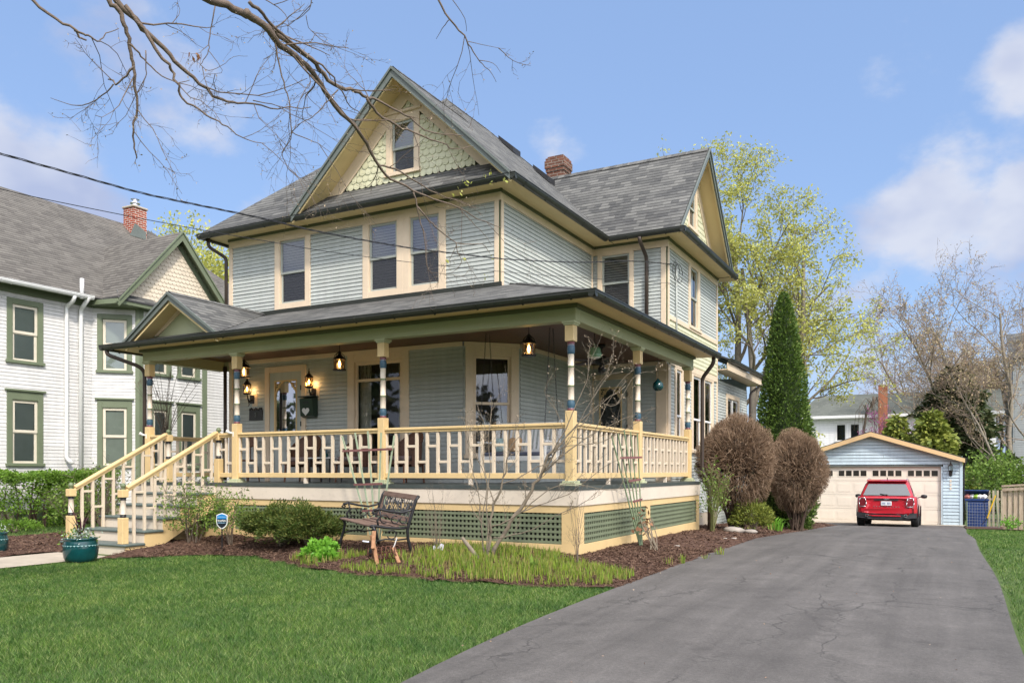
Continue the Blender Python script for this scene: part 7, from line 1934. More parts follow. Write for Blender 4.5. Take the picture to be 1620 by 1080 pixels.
# wicker chairs + table on the porch
M['wicker'] = woodmat('brown_wicker', (0.05,0.022,0.012), (0.17,0.075,0.04), (22,22,22)); M['mauve'] = paint('mauve_cushion', (0.19,0.14,0.13), .9, .1, 5)
def wicker(x, y, rz, label):
    t = thing('wicker_chair', (x,y,DK), label, 'chair', 'brown wicker chairs on the porch', R(rz)); mb = MB(); n = 14
    for k in range(n):
        a0 = R(-20)+R(220)*k/n; a1 = R(-20)+R(220)*(k+1)/n; h0 = .62+.32*max(0,math.sin(a0))**1.0; h1 = .62+.32*max(0,math.sin(a1))
        p0, p1 = (math.cos(a0)*.31, math.sin(a0)*.28), (math.cos(a1)*.31, math.sin(a1)*.28)
        mb.face([(p0[0],p0[1],.30),(p1[0],p1[1],.30),(p1[0]*1.06,p1[1]*1.1,h1),(p0[0]*1.06,p0[1]*1.1,h0)]); mb.bar((p0[0]*1.06,p0[1]*1.1,h0),(p1[0]*1.06,p1[1]*1.1,h1),.035,.035)
    mb.build('backrest', M['wicker'], t, local=True); mb = MB(); mb.box(-.29,.29,-.27,.25,.34,.40); mb.build('seat', M['wicker'], t, local=True)
    mb = MB(); mb.box(-.25,.25,-.26,.20,.40,.49); mb.build('cushion', M['mauve'], t, local=True, bevel=.03)
    for (lx, ly) in ((-.25,-.24),(.25,-.24),(-.23,.22),(.23,.22)): mb = MB(); mb.tube([(lx,ly,.34),(lx*1.08,ly*1.08,0)],[.022,.018],8); mb.build('leg', M['wicker'], t, local=True)
wicker(-11.25,12.2,10,'brown wicker chair below the wall mailbox'); wicker(-9.95,12.2,-8,'brown wicker chair under the left side of the curtained window'); wicker(-8.75,12.15,-14,'brown wicker chair under the right side of the curtained window')
t = thing('round_backed_chair', (-12.95,12.35,DK), 'small round-backed brown chair under the house plaque', 'chair'); mb = MB()
mb.lathe([(.13,-.02),(.145,0),(.13,.02)],(0,0,0),20); o = mb.build('backrest', M['wicker'], t, local=True); o.location = (0,.12,.86); o.rotation_euler = (R(80),0,0)
mb = MB(); mb.lathe([(.2,.42),(.21,.44),(.2,.46)],(0,0,0),18); mb.build('seat', M['wicker'], t, local=True)
for (lx,ly) in ((-.14,-.14),(.14,-.14),(-.12,.14),(.12,.14)): mb = MB(); mb.tube([(lx,ly,.42),(lx*1.3,ly*1.3,0)],.014,6); mb.build('leg', M['wicker'], t, local=True)
mb = MB(); mb.tube([(-.06,.15,.44),(-.05,.13,.76)],.012,6); mb.tube([(.06,.15,.44),(.05,.13,.76)],.012,6); mb.build('back_post', M['wicker'], t, local=True)
t = thing('side_table', (-10.6,12.1,DK), 'small glass-topped table between the wicker chairs', 'table'); mb = MB(); mb.box(-.28,.28,-.2,.2,.46,.48); mb.build('tabletop', M['white'], t, local=True)
for (lx,ly) in ((-.25,-.17),(.25,-.17),(-.25,.17),(.25,.17)): mb = MB(); mb.tube([(lx,ly,.46),(lx,ly,0)],.015,6); mb.build('leg', M['iron'], t, local=True)
t = thing('blue_plant_pot', (-10.6,12.1,DK+.48), 'tiny blue-leaved potted plant on the glass-topped table', 'plant'); mb = MB(); mb.lathe([(.04,0),(.055,.02),(.06,.08)],(0,0,0),10); mb.build('pot', M['tealglaze'], t, local=True)
mb = MB(); pr = random.Random(2)
for k in range(9): a = pr.random()*6.28; mb.face([(0,0,.07),(.01,0.01,.07),(math.cos(a)*.06,math.sin(a)*.06,.2)])
mb.build('leaves', M['teal'], t, local=True)

# ================================================================== garden things
# cast-iron and timber bench
M['benchwood'] = woodmat('weathered_bench_wood', (0.10,0.058,0.042), (0.23,0.15,0.115), (2,22,22), .7)
bz = bedz(-7.46, 9.55)-.015
t = thing('park_bench', (-7.46, 9.62, bz), 'black cast-iron park bench with brown wooden slats and ornate back', 'bench', rz=R(-32.8)); t.rotation_euler = (R(-1.0), R(1.6), R(-32.8)); t.scale = (1.14,1.12,1.05)
L2 = .61
def arc(c, r, a0, a1, n, f): return [f(c[0]+r*math.cos(R(a0+(a1-a0)*k/n)), c[1]+r*math.sin(R(a0+(a1-a0)*k/n))) for k in range(n+1)]
for sx in (-L2, L2):
    mb = MB(); f = lambda y, z, sx=sx: (sx, y, z); tr_ = .017
    mb.tube([f(-.30,0),f(-.285,.12),f(-.25,.25),f(-.235,.36),f(-.27,.42)], [.024,.020,.018,.02,.02], 7)          # front leg
    mb.tube([f(.27,0),f(.235,.12),f(.20,.25),f(.19,.36),f(.21,.45),f(.25,.60),f(.30,.78),f(.335,.83)], [.024,.022,.02,.02,.02,.02,.02,.022], 7)  # rear leg + back
    mb.tube([f(-.31,.42),f(-.25,.43),f(-.10,.405),f(.08,.39),f(.19,.40)], [.022,.02,.018,.018,.02], 7)
    mb.tube([f(-.26,.63),f(-.20,.655),f(-.05,.62),f(.10,.60),f(.22,.63),f(.245,.66)], [.024,.018,.016,.016,.016,.016], 7)     # arm
    mb.tube([f(-.26,.63),f(-.285,.60),f(-.255,.585),f(-.235,.61)], .013, 6)
    mb.tube([f(-.20,.43),f(-.215,.50),f(-.17,.56),f(-.19,.64)], .013, 6)
    mb.tube(arc((-.12,.52),.055,0,300,9,f), .009, 5); mb.tube(arc((.02,.51),.05,60,380,9,f), .009, 5); mb.tube(arc((.13,.50),.045,120,420,9,f), .009, 5)
    mb.tube([f(-.25,.22),f(-.10,.25),f(.05,.235),f(.20,.25)], .012, 6); mb.tube(arc((-.02,.31),.06,200,520,10,f), .009, 5)
    mb.build('end_frame', M['iron'], t, smooth=True, local=True)
mb = MB()
for k in range(5): y = -.27+.105*k; mb.bar((-L2+.02,y,.425-.018*math.sin(k*.9)),(L2-.02,y,.425-.018*math.sin(k*.9)),.085,.024)
mb.build('seat', M['benchwood'], t, local=True, bevel=.006)
mb = MB(); mb.bar((-L2+.02,.318,.80),(L2-.02,.318,.80),.025,.075,up=(0,.35,1)); mb.bar((-L2+.02,.235,.50),(L2-.02,.235,.50),.025,.07,up=(0,.3,1))
for sx in (-L2+.05,L2-.05): mb.bar((sx,.24,.53),(sx,.31,.77),.045,.02,up=(0,1,0))
mb.build('backrest', M['benchwood'], t, local=True, bevel=.005)
mb = MB(); pr = random.Random(8)
for k in range(46):                                        # leafy cast panel
    x = pr.uniform(-L2+.10, L2-.10); z = pr.uniform(.55,.745); y = .245+(z-.53)*.28; s_ = pr.uniform(.022,.04); a0 = pr.random()*6.28
    mb.extrude([(x+s_*math.cos(a0+6.28*j/7)*(1 if j%2 else .62), y, z+s_*math.sin(a0+6.28*j/7)*(1 if j%2 else .62)) for j in range(7)], (0,.008,0))
for k in range(16):
    x = -L2+.1+(2*L2-.2)*k/15; mb.tube([(x,.24,.53),(x+pr.gauss(0,.02),.27,.62),(x+pr.gauss(0,.02),.29,.70),(x+pr.gauss(0,.015),.305,.765)],.006,5)
M['castpanel'] = paint('worn_cast_panel', (0.065,0.068,0.075), .5, .3, 12)
mb.build('cast_panel', M['castpanel'], t, local=True)
# antique reel mower head
t = thing('reel_mower', tuple(fpt(605,890,10.9)), 'rusty antique reel mower with wooden handle stubs in front of the bench', 'mower')
M['rust'] = paint('dark_rust', (0.12,0.05,0.03), .8, .4, 18, .4, 60); M['oldwood'] = woodmat('orange_old_wood', (0.22,0.10,0.045), (0.38,0.21,0.11), (10,10,2), .85)
ax = Vector((.881,.473,0)); c0 = fpt(584,876,10.9); c1 = fpt(626,872,10.75); dd = (c1-c0).normalized(); u_ = Vector((0,0,1)); v_ = dd.cross(u_)
for k in range(7):
    c = c0.lerp(c1, k/6); mb = MB(); pts = [c+u_*(.085*math.cos(a))+v_*(.085*math.sin(a))+dd*.05*math.sin(a*.5) for a in np.linspace(0, 2*math.pi, 15)]; mb.tube(pts, .008, 5); mb.build('reel_ring', M['rust'], t, smooth=True)
mb = MB(); mb.tube([c0-dd*.03, c1+dd*.03], .011, 6); mb.build('axle', M['rust'], t)
for (pa, pb) in (((588,846),(597,893)),((622,866),(631,890)),((592,840),(590,868))):
    a, b_ = fpt(*pa, 10.8), fpt(*pb, 10.6); mb = MB(); mb.bar(a, b_, .05, .03); mb.build('wooden_handle', M['oldwood'], t, bevel=.004)
mb = MB(); mb.tube([fpt(574,856,10.8), fpt(584,857,10.8)], .022, 8); mb.build('ferrule', M['chrome'], t); mb = MB(); mb.tube([fpt(628,850,10.8), fpt(624,862,10.8), fpt(621,868,10.8)], .008, 6); mb.build('metal_strut', M['white'], t)
# fan trellises
M['trel'] = paint('pale_green_trellis', (0.36,0.43,0.29), .7, .15, 8); M['treld'] = paint('weathered_green_trellis', (0.19,0.25,0.14), .7, .2, 8); M['treb'] = paint('maroon_trellis_bar', (0.20,0.085,0.08), .7, .2, 8)
t = thing('fan_trellis', (-8.09,10.45,.11), 'pale green fan trellis with maroon bars behind the iron bench', 'trellis')
bx_ = -8.09
for k, (xt, zt) in enumerate(((-8.76,1.88),(-8.49,1.93),(-8.23,1.95),(-7.96,1.92),(-7.70,1.87))):
    mb = MB(); mb.bar((bx_+(k-2)*.022,10.44,.08),(xt,10.40,zt),.012,.028,up=(1,0,0)); mb.build('slat', M['trel'], t)
for (xa, xb, z) in ((-8.74,-7.73,1.635),(-8.50,-7.93,1.085),(-8.33,-8.06,.66)): mb = MB(); mb.bar((xa,10.385,z),(xb,10.385,z+.02),.014,.034); mb.build('cross_bar', M['treb'], t)
t = thing('fan_trellis', (-4.42,12.68,.05), 'closed green fan trellis leaning beside the side porch lattice', 'trellis')
for k, (yt_, zt) in enumerate(((11.46,1.84),(11.73,1.88),(12.0,1.94),(12.29,1.93),(12.62,1.92))):
    mb = MB(); mb.bar((-4.40,12.68+(k-2)*.02,.02),(-4.45,yt_,zt),.012,.030,up=(0,1,0)); mb.build('slat', M['treld'], t)
for (ya, yb, z) in ((11.73,12.70,1.52),(12.1,12.66,1.16),(12.30,12.72,.83)): mb = MB(); mb.bar((-4.405,ya,z-.012),(-4.405,yb,z+.012),.014,.034); mb.build('cross_bar', M['treb'], t)
# dead stalks tied beside it
t = thing('dead_stalks', (-4.1,12.6,.05), 'bundle of brown dead stalks and curled leaves below the leaning trellis', 'plant'); mb = MB(); pr = random.Random(3)
for k in range(9):
    p = Vector((-4.05+pr.uniform(-.06,.1),12.2+pr.uniform(-.1,.15),bedz(-4.05,12.2)-.02)); q = Vector((-4.28+pr.uniform(-.1,.1),12.55+pr.uniform(-.2,.2),.42+pr.uniform(-.1,.15))); mb.tube([p,p.lerp(q,.5)+Vector((pr.gauss(0,.02),0,0)),q],.007,5)
mb.build('stalk', M['mag'], t); rng = np.random.default_rng(2); P = np.array([(-4.28,12.5,.46)]*46)+rng.normal(size=(46,3))*[.07,.12,.10]; V, Fc = leaf_quads(P, .08, rng, .7, -.2); np_mesh('dead_leaves', V, Fc, M['orangeleaf2'], t)
# security sign
t = thing('security_sign', tuple(fpt(351,858,13.0)), 'blue and black shield-shaped security sign on a stake in the mulch', 'sign')
sc_ = fpt(351, 823, 13.0); ang = R(20); ux = Vector((math.cos(ang), math.sin(ang), 0)); nn = Vector((math.sin(ang), -math.cos(ang), 0))
def SP(u, v, d): return sc_+ux*u+Vector((0,0,v))+nn*d
sh = [(-.095,.085),(-.05,.108),(0,.122),(.05,.108),(.095,.085),(.095,-.03),(.085,-.07),(.05,-.11),(0,-.14),(-.05,-.11),(-.085,-.07),(-.095,-.03)]
mb = MB(); mb.extrude([SP(u,v,0) for u,v in sh], -nn*.008); mb.build('shield_rim', M['white'], t)
mb = MB(); mb.face([SP(u*.88,v*.88,.002) for u,v in sh]); mb.build('shield_field', M['signblack'], t)
mb = MB(); mb.face([SP(u*.88,v*.88,.004) for u,v in [(-.095,.085),(-.05,.108),(0,.122),(.05,.108),(.095,.085),(.095,.030),(-.095,.030)]]); mb.build('shield_top', M['signblue'], t)
for (s_, sz_, v, m_) in (('PROTECTED BY',.020,.056,'signpale'),('SimpliSafe',.036,.000,'white'),('HOME SECURITY',.0185,-.036,'signpale')): text(s_, sz_, SP(0,v,.006), (R(90),0,ang), M[m_], t, 'lettering', .0008, .0006)
mb = MB(); mb.bar(SP(0,-.13,-.006), SP(0,-.45,-.006), .018,.012); mb.build('stake', M['iron'], t)
# glazed planters
def planter(x, y, label, seed, plants=True):
    z = gz(x,y)+.004; t = thing('planter', (x,y,z), label, 'planter', 'teal glazed planters flanking the walk'); mb = MB()
    mb.lathe([(.185,0),(.205,.01),(.233,.07),(.245,.16),(.245,.24),(.232,.31),(.225,.335),(.238,.345),(.236,.365),(.21,.368),(.205,.33)], (x,y,z), 48, flute=.008); mb.build('pot', M['tealglaze'], t, smooth=True)
    mb = MB()
    for k in range(30):
        a = 2*math.pi*k/30; a2 = 2*math.pi*(k+1)/30; am = (a+a2)/2; r_ = .249
        mb.face([(x+r_*math.cos(a),y+r_*math.sin(a),z+.262),(x+r_*math.cos(am),y+r_*math.sin(am),z+.243),(x+r_*math.cos(a2),y+r_*math.sin(a2),z+.262)])
    mb.build('glaze_band', M['palegl'], t); mb = MB(); mb.lathe([(.205,.33),(.205,.331)],(x,y,z),24); mb.lathe([(.19,.33),(.12,.345),(.02,.35)],(x,y,z),16); mb.build('potting_soil', M['mulch'], t)
    pr = random.Random(seed); mb = MB()
    for k in range(9):
        a = pr.random()*6.28; l = pr.uniform(.34,.58); o_ = l*pr.uniform(.2,.75); d = Vector((math.cos(a),math.sin(a),0)); s_ = Vector((-d.y,d.x,0))*.014; p = Vector((x,y,z+.34)); q = p+d*o_*.4+Vector((0,0,l*.6)); e = p+d*o_+Vector((0,0,l))
        mb.face([p-s_,p+s_,q+s_,q-s_]); mb.face([q-s_,q+s_,e+s_*.1,e-s_*.1])
    mb.build('purple_spike', M['purple'], t); rng = np.random.default_rng(seed)
    P = np.array([(x-.11,y+.02,z+.39)]*300)+rng.normal(size=(300,3))*[.11,.10,.06]; V, Fc = leaf_quads(P,.045,rng,.6,.4); np_mesh('trailing_foliage', V, Fc, M['bright2'], t)
    P = np.array([(x+.08,y-.05,z+.41)]*260)+rng.normal(size=(260,3))*[.09,.09,.055]; V, Fc = leaf_quads(P,.045,rng,.3,.3); np_mesh('silver_foliage', V, Fc, M['silver'], t)
planter(-11.67, 7.78, 'teal glazed pot with purple spikes right of the walk', 1); planter(-13.94, 7.72, 'teal glazed pot cut by the left picture edge', 2)
# litter on the drive
M['litter'] = island('fallen_scrap', [(0.32,0.22,0.13),(0.42,0.33,0.24),(0.30,0.14,0.07),(0.36,0.30,0.24)], .8)
rng = np.random.default_rng(12); P = []
for _ in range(70):
    y = 4.5+16*rng.random()**1.6; x = -3.2+3.6*rng.random()**1.8; P.append((x, y, gz(x,y)+.026))
P = np.array(P); d = rng.normal(size=P.shape); d[:,2] = .1*np.abs(d[:,2]); V, Fc = leaf_quads(P, .016, rng, .7, dirs=d, jitter=.02); o = np_mesh('fallen_petals', V, Fc, M['litter']); setp(o, 'scattered petals and leaf scraps on the asphalt', 'litter', kind='stuff')
# ================================================================== bin, wire fence, tool, board fence
t = thing('recycling_bin', (.93,32.6,gz(.9,32.6)), 'blue lidded recycling bin overfilled with rubbish beside the garage', 'bin'); M['binblue'] = paint('blue_plastic', (0.018,0.050,0.17), .45, .15, 4)
bx0,bx1,by0,by1,bzz = .58,1.28,32.3,33.0,t.location.z
mb = MB(); mb.add([(bx0+.06,by0+.06,bzz),(bx1-.06,by0+.06,bzz),(bx1-.06,by1,bzz),(bx0+.06,by1,bzz),(bx0,by0,bzz+1.0),(bx1,by0,bzz+1.0),(bx1,by1,bzz+1.05),(bx0,by1,bzz+1.05)],[(3,2,1,0),(0,1,5,4),(1,2,6,5),(2,3,7,6),(3,0,4,7)]); mb.box(bx0-.02,bx1+.02,by0-.03,by0+.02,bzz+.94,bzz+1.0); mb.box(bx0+.1,bx1-.1,by0+.02,by0+.05,bzz+.5,bzz+.56); mb.build('bin_body', M['binblue'], t, bevel=.01)
mb = MB(); mb.extrude([(bx0-.02,by1,bzz+1.06),(bx0-.02,by0+.02,bzz+1.28),(bx0-.02,by0+.02,bzz+1.32),(bx0-.02,by1,bzz+1.12)],(bx1-bx0+.04,0,0)); mb.build('lid', M['binblue'], t, bevel=.01)
for sx in (bx0+.1,bx1-.1): mb = MB(); mb.lathe([(.12,-.03),(.13,0),(.12,.03)],(0,0,0),14); o = mb.build('wheel', M['tire'], t, local=True); o.location = Vector((sx,by1+.02,bzz+.12))-t.location; o.rotation_euler = (0,R(90),0)
rb = thing('rubbish', (.93,32.6,bzz+1.02), 'mixed rubbish heaped in the open blue bin', 'rubbish'); pr = random.Random(6)
for k, (cx_, m_) in enumerate(((.66,'rub1'),(.80,'white'),(.93,'rub2'),(1.03,'white'),(1.16,'white'))):
    mb = MB(); s_ = .12; mb.lathe([(.02,-.05),(s_*.8,-.03),(s_,.03),(s_*.6,.09),(.02,.12)],(cx_,32.45+pr.uniform(-.05,.1),bzz+1.05),6); mb.build('bag', M[m_], rb)
t = thing('wire_fence', (1.1,31.8,gz(1,31.8)), 'low welded-wire garden fence in front of the blue bin', 'fence'); mb = MB(); z = gz(1,31.8)
for k in range(13): x = .62+k*.08; mb.tube([(x,31.8,z),(x,31.8,z+.85)],.004,4,cap=False)
for k in range(9): mb.tube([(.62,31.8,z+.05+k*.1),(1.58,31.8,z+.05+k*.1)],.004,4,cap=False)
mb.build('wire_mesh', M['chrome2'], t)
for x in (.62,1.56): mb = MB(); mb.tube([(x,31.8,z-.1),(x+(.0 if x<1 else -.12),31.8,z+(.9 if x<1 else 1.35))],.018,6); mb.build('fence_post', M['treld'], t)
t = thing('loppers', (1.4,31.7,z), 'yellow-handled long loppers leaning on the wire fence', 'tool'); mb = MB(); mb.tube([(1.22,31.7,z+.35),(1.46,31.72,z+1.12)],.02,8); mb.build('yellow_handle', M['yell'], t)
mb = MB(); mb.tube([(1.22,31.7,z+.35),(1.12,31.7,z+.2),(1.06,31.7,z+.12)],[.014,.012,.006],6); mb.tube([(1.20,31.7,z+.34),(1.12,31.7,z+.9),(1.34,31.72,z+1.25)],.012,6); mb.build('blade_arm', M['iron'], t)
t = thing('picket_gate', (1.35,33.6,z), 'narrow weathered picket panel behind the wire fence', 'fence')
for k in range(4): mb = MB(); x = 1.32+k*.13; mb.box(x,x+.07,33.6,33.62,z-.1,z+1.25); mb.build('picket', M['benchpale'], t)
mb = MB(); mb.box(1.3,1.85,33.62,33.65,z+.9,z+.97); mb.build('rail', M['benchpale'], t)
t = thing('board_fence', (2.6,30.3,gz(2,30)), 'weathered tan board fence with top rail at the right edge', 'fence'); pr = random.Random(2); zt0 = gz(2,30)
mb = MB()
for k in range(26):
    x = 1.56+.145*k; y = 29.7-.08*k*.5; zz = zt0-.08-pr.random()*.03
    mb.box(x, x+.138, y, y+.02, zz, zt0+1.34+.02*k*.6)
mb.build('boards', M['fencewood'], t); mb = MB(); mb.bar((1.54,29.72,zt0+1.39),(5.3,28.7,zt0+1.70),.10,.06); mb.bar((1.54,29.66,zt0+1.28),(5.3,28.62,zt0+1.57),.025,.09); mb.build('cap_rail', M['fencewood'], t)
leafy(1.75, 29.3, zt0, .42, .30, 'small bright green plant at the fence foot', 'bright', 131, n=500, leaf=.06, stems=6)
clump(2.25, 28.9, 26, .30, 'strappy green leaves along the board fence', 'green1', .03, .25, 132)
P = []; V = []; Fc = []
mb = MB(); mb.add([(.56,29.6,gz(0,29.6)+.02),(2.4,29.45,gz(0,29.5)+.03),(3.0,33.8,gz(0,33.8)+.05),(.56,33.9,gz(0,33.9)+.03)],[(0,1,2,3)]); o = mb.build('mulch_bed', M['mulch']); setp(o, kind='structure')
# ================================================================== car
CX, CYr, CZ = -1.72, 28.85, gz(-1.7, 30.5)+.022
car = thing('parked_car', (CX, CYr, CZ), 'red compact crossover seen from behind, parked before the garage door', 'car'); pitch_ = math.atan(.71/18); car.rotation_euler = (-pitch_, 0, 0)
car.scale = (1.015,1.0,.98); car.location.z = gz(-1.7, 28.85+.75)+.022+.75*math.tan(pitch_)*1.0
M['carred'] = paint('red_car_paint', (0.42,0.010,0.022), .22, .04, 2, spec=.6); M['carred'].node_tree.nodes['Principled BSDF'].inputs['Coat Weight'].default_value = .7
M['carglass'] = paint('dark_car_glass', (0.045,0.052,0.055), .05, .1, 2, spec=1.0); M['carglass'].node_tree.nodes['Principled BSDF'].inputs['Coat Weight'].default_value = 1.0; M['carglass'].node_tree.nodes['Principled BSDF'].inputs['Coat IOR'].default_value = 1.6; M['lens'] = paint('tail_lens', (0.16,0.006,0.012), .12, .2, 12, spec=.7)
W2 = .905
def sect(y, wl, z0, zs, zr_, wr):  # half profile of a body slice, from sill to beltline
    return [(wl*.90,z0),(wl*.985,z0+.08),(wl,z0+.25),(wl,zs-.10),(wl*.985,zs),(wl*.93,zs+.03)]
ys_ = [0.0,.05,.14,.30,.60,1.0,1.6,2.4,3.1,3.5,3.85,4.10,4.22]
wl_ = [.66,.80,.865,.895,W2,W2,.90,.90,.90,.895,.85,.74,.60]
zs_ = [.90,.955,.985,.995,1.0,1.0,.99,.97,.95,.92,.88,.80,.70]
z0_ = [.36,.30,.27,.25,.24,.24,.24,.24,.24,.24,.26,.30,.36]
rings = []
for y, w, zs, z0 in zip(ys_, wl_, zs_, z0_):
    h = sect(y, w, z0, zs, 0, 0); rings.append([(x,y,z) for x,z in h]+[(-x,y,z) for x,z in h[::-1]])
mb = MB(); n = len(rings[0]); base_i = 0
for r_ in rings: mb.v += r_
for k in range(len(rings)-1):
    for j in range(n): a0 = k*n+j; a1 = k*n+(j+1)%n; mb.f.append([a0,a1,a1+n,a0+n]); mb.m.append(0); mb.uv.append(None)
mb.f.append([j for j in range(n)]); mb.m.append(0); mb.uv.append(None); mb.f.append([(len(rings)-1)*n+j for j in range(n)][::-1]); mb.m.append(0); mb.uv.append(None)
body = mb.build('body', M['carred'], car, smooth=True, local=True); s_ = body.modifiers.new('sub','SUBSURF'); s_.levels = 2; s_.render_levels = 2
# greenhouse
gh_ = [(.10,.78,1.00,.78),(.26,.80,1.0,.76),(.42,.80,1.52,.585),(.60,.80,1.545,.60),(1.2,.80,1.56,.62),(1.9,.80,1.555,.615),(2.35,.80,1.50,.59),(2.95,.80,1.03,.74),(3.05,.80,.97,.76)]
mb = MB()
secs = []
for (y, wb, zt, wt) in gh_:
    zb = .96; secs.append([(wb,y,zb),(wb*.98,y,zb+.04),((wb*.35+wt*.65),y,zb+(zt-zb)*.72),(wt,y,zt-.03 if zt > 1.1 else zt),(wt*.82,y,zt),(-wt*.82,y,zt),(-wt,y,zt-.03 if zt > 1.1 else zt),(-(wb*.35+wt*.65),y,zb+(zt-zb)*.72),(-wb*.98,y,zb+.04),(-wb,y,zb)])
n = 10
for r_ in secs: mb.v += r_
for k in range(len(secs)-1):
    for j in range(n-1): a0 = k*n+j; mb.f.append([a0,a0+1,a0+1+n,a0+n]); mb.m.append(0); mb.uv.append(None)
mb.f.append(list(range(n))); mb.m.append(0); mb.uv.append(None)
mb.build('cabin', M['carred'], car, smooth=True, local=True)
mb = MB(); mb.face([(-.70,.205,1.035),(.70,.205,1.035),(.555,.375,1.40),(-.555,.375,1.40)]); mb.face([(-.555,.375,1.40),(.555,.375,1.40),(.53,.385,1.425),(-.53,.385,1.425)]); mb.build('rear_window', M['carglass'], car, local=True)
for sg_ in (-1,1):
    mb = MB(); mb.face([(sg_*.815,.55,1.03),(sg_*.815,2.75,1.03),(sg_*.66,2.25,1.44),(sg_*.655,.62,1.44)]); mb.build('side_window', M['carglass'], car, local=True)
mb = MB(); mb.extrude([(-.60,.30,1.505),(.60,.30,1.505),(.60,.52,1.555),(-.60,.52,1.555)],(0,0,.022)); mb.build('roof_spoiler', M['carred'], car, local=True, bevel=.008)
for sg_ in (-1,1):
    mb = MB(); mb.tube([(sg_*.57,.62,1.53),(sg_*.57,.68,1.605),(sg_*.58,1.4,1.615),(sg_*.57,2.1,1.60),(sg_*.56,2.2,1.53)],.016,8); mb.build('roof_rail', M['chrome'], car, local=True, smooth=True)
    mb = MB(); mb.lathe([(.02,-.075),(.075,-.06),(.095,0),(.08,.05),(.02,.07)],(0,0,0),12); o = mb.build('mirror', M['blackplastic'], car, local=True, smooth=True); o.location = (sg_*1.03,2.35,1.04); o.scale = (1.1,.8,.95)
    mb = MB(); mb.bar((sg_*.80,2.38,.99),(sg_*.97,2.36,1.02),.04,.03); mb.build('mirror_arm', M['blackplastic'], car, local=True)
    # tail lamp
    mb = MB(); lamp = [(sg_*.595,-.004,.66),(sg_*.78,.045,.66),(sg_*.80,.05,.80),(sg_*.77,.06,.945),(sg_*.62,.022,.945),(sg_*.585,.0,.80)]
    mb.extrude(lamp,(0,-.03,0)); tl = mb.build('headlight' if False else 'tail_lamp', M['lens'], car, local=True, bevel=.012)
    mb = MB()
    for k in range(6): a, b_ = Vector(lamp[k]), Vector(lamp[(k+1)%6]); mb.tube([a+Vector((0,-.03,0)), b_+Vector((0,-.03,0))],.011,6)
    mb.build('lamp_rim', M['chrome'], tl, local=True, smooth=True)
    mb = MB(); mb.box(min(sg_*.70,sg_*.80),max(sg_*.70,sg_*.80),.0,.03,.46,.62); mb.build('reflector', M['lens'], car, local=True, bevel=.006)
    mb = MB(); 
    for k, (ro, ri) in enumerate(((.052,.034),)):
        pr_ = [(ro,0),(ro,-.06),(ri,-.06),(ri,0)]
        N_ = 18
        for j in range(N_):
            a0, a1 = 2*math.pi*j/N_, 2*math.pi*(j+1)/N_
            for q in range(3): mb.face([(pr_[q][0]*math.cos(a0),pr_[q][1],pr_[q][0]*math.sin(a0)),(pr_[q][0]*math.cos(a1),pr_[q][1],pr_[q][0]*math.sin(a1)),(pr_[q+1][0]*math.cos(a1),pr_[q+1][1],pr_[q+1][0]*math.sin(a1)),(pr_[q+1][0]*math.cos(a0),pr_[q+1][1],pr_[q+1][0]*math.sin(a0))])
    o = mb.build('tailpipe', M['chrome'], car, local=True); o.location = (sg_*.56,.0,.36)
    for (yw_) in (.78,3.38):
        mb = MB(); mb.lathe([(.20,-.11),(.30,-.115),(.335,-.09),(.345,-.04),(.345,.04),(.335,.09),(.30,.115),(.20,.11)],(0,0,0),28); o = mb.build('wheel', M['tire'], car, local=True, smooth=True); o.location = (sg_*.80,yw_,.335); o.rotation_euler = (0,R(90),0)
        r2 = MB(); r2.lathe([(.04,.10),(.19,.09),(.205,.11),(.205,-.11),(.05,-.10)],(0,0,0),20); rr2 = r2.build('rim', M['chrome'], o, local=True)
    # dark wheel-arch cladding
        mb = MB()
        for j in range(12):
            a0, a1 = math.pi*j/12, math.pi*(j+1)/12
            for (ra, rb_, xa, xb) in ((.37,.44,.915,.915),(.37,.37,.915,.74)):
                mb.face([(sg_*xa,yw_+ra*math.cos(a0),.335+ra*math.sin(a0)),(sg_*xa,yw_+ra*math.cos(a1),.335+ra*math.sin(a1)),(sg_*xb,yw_+rb_*math.cos(a1),.335+rb_*math.sin(a1)),(sg_*xb,yw_+rb_*math.cos(a0),.335+rb_*math.sin(a0))])
        mb.build('wheel_arch', M['blackplastic'], car, local=True)
mb = MB(); mb.extrude([(-.86,.02,.30),(-.50,-.02,.25),(.50,-.02,.25),(.86,.02,.30),(.88,.04,.46),(.66,.0,.46),(.52,-.01,.415),(-.52,-.01,.415),(-.66,.0,.46),(-.88,.04,.46)],(0,.35,0)); mb.build('rear_bumper', M['blackplastic'], car, local=True, bevel=.02)
mb = MB(); mb.box(-.42,.42,-.04,.0,.33,.375); mb.build('diffuser_strip', M['carred'], car, local=True, bevel=.012)
mb = MB(); mb.extrude([(-.80,.01,.47),(-.5,-.035,.44),(.5,-.035,.44),(.80,.01,.47),(.80,.01,.60),(.5,-.035,.59),(-.5,-.035,.59),(-.80,.01,.60)],(0,.08,0)); mb.build('bumper_face', M['carred'], car, local=True, bevel=.02)
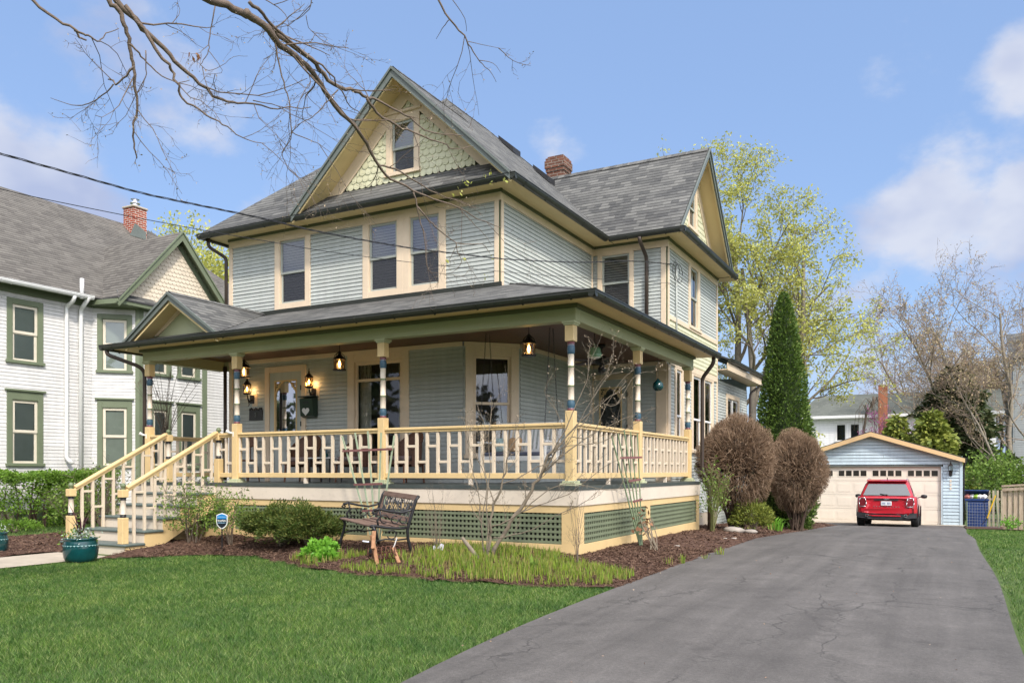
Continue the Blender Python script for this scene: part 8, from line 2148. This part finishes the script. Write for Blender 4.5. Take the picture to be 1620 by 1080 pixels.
mb = MB(); mb.box(-.36,.36,-.035,.0,.862,.90); mb.build('tailgate_handle', M['blackplastic'], car, local=True, bevel=.008)
mb = MB(); mb.extrude([(-.10,-.045,.93),(.10,-.045,.93),(.045,-.045,.885),(0,-.045,.872),(-.045,-.045,.885)],(0,.02,0)); mb.build('emblem', M['chrome'], car, local=True, bevel=.004)
mb = MB(); mb.box(-.155,.155,-.03,.01,.695,.835); pl = mb.build('licence_plate', M['plate'], car, local=True, bevel=.006)
for k, ch in enumerate('LETTERS_'[:0]): pass
mb = MB(); pr = random.Random(5)
for k in range(7):
    if k == 3: continue
    x = -.115+k*.038; mb.box(x-.011,x+.011,-.0325,-.0305,.735,.80)
mb.build('plate_characters', M['platetxt'], pl, local=True)
mb = MB()
for k in range(10): x = -.36+k*.08; mb.box(x-.018,x+.018,-.012,-.001,.648,.668)
mb.build('tailgate_lettering', M['chrome'], car, local=True)
mb = MB(); mb.extrude([(-.012,.55,1.56),(.012,.55,1.56),(.006,.70,1.56),(-.006,.70,1.56)],(0,-.02,.075)); mb.build('antenna_fin', M['blackplastic'], car, local=True)
mb = MB(); mb.bar((.0,.17,1.05),(-.20,.21,1.085),.014,.02); mb.lathe([(.03,-.01),(.03,.02)],(0,.18,1.05),10); mb.build('rear_wiper', M['blackplastic'], car, local=True)
mb = MB(); mb.box(-.78,.78,.3,4.0,.20,.26); mb.build('underbody', M['blackplastic'], car, local=True)
# unseen wood added behind the camera, to darken what the panes of the house mirror
rng = np.random.default_rng(77); P = []
for k in range(46):
    cx_ = -60+k*2.6+rng.normal()*1.0; cy_ = -30+rng.normal()*4; h_ = rng.uniform(7, 15); r_ = rng.uniform(1.6, 3.0)
    u = rng.normal(size=(420,3)); u /= np.linalg.norm(u,axis=1)[:,None]; P.append(u*np.array([r_,r_,h_*.5])*(.6+.4*rng.random((420,1)))+np.array([cx_,cy_,h_*.52]))
P = np.concatenate(P); V, Fc = leaf_quads(P, .9, rng, .7); o = np_mesh('unseen_wood', V, Fc, M['darkev']); setp(o, 'unseen dark wood added across the street to darken the window reflections', 'wood', kind='stuff')
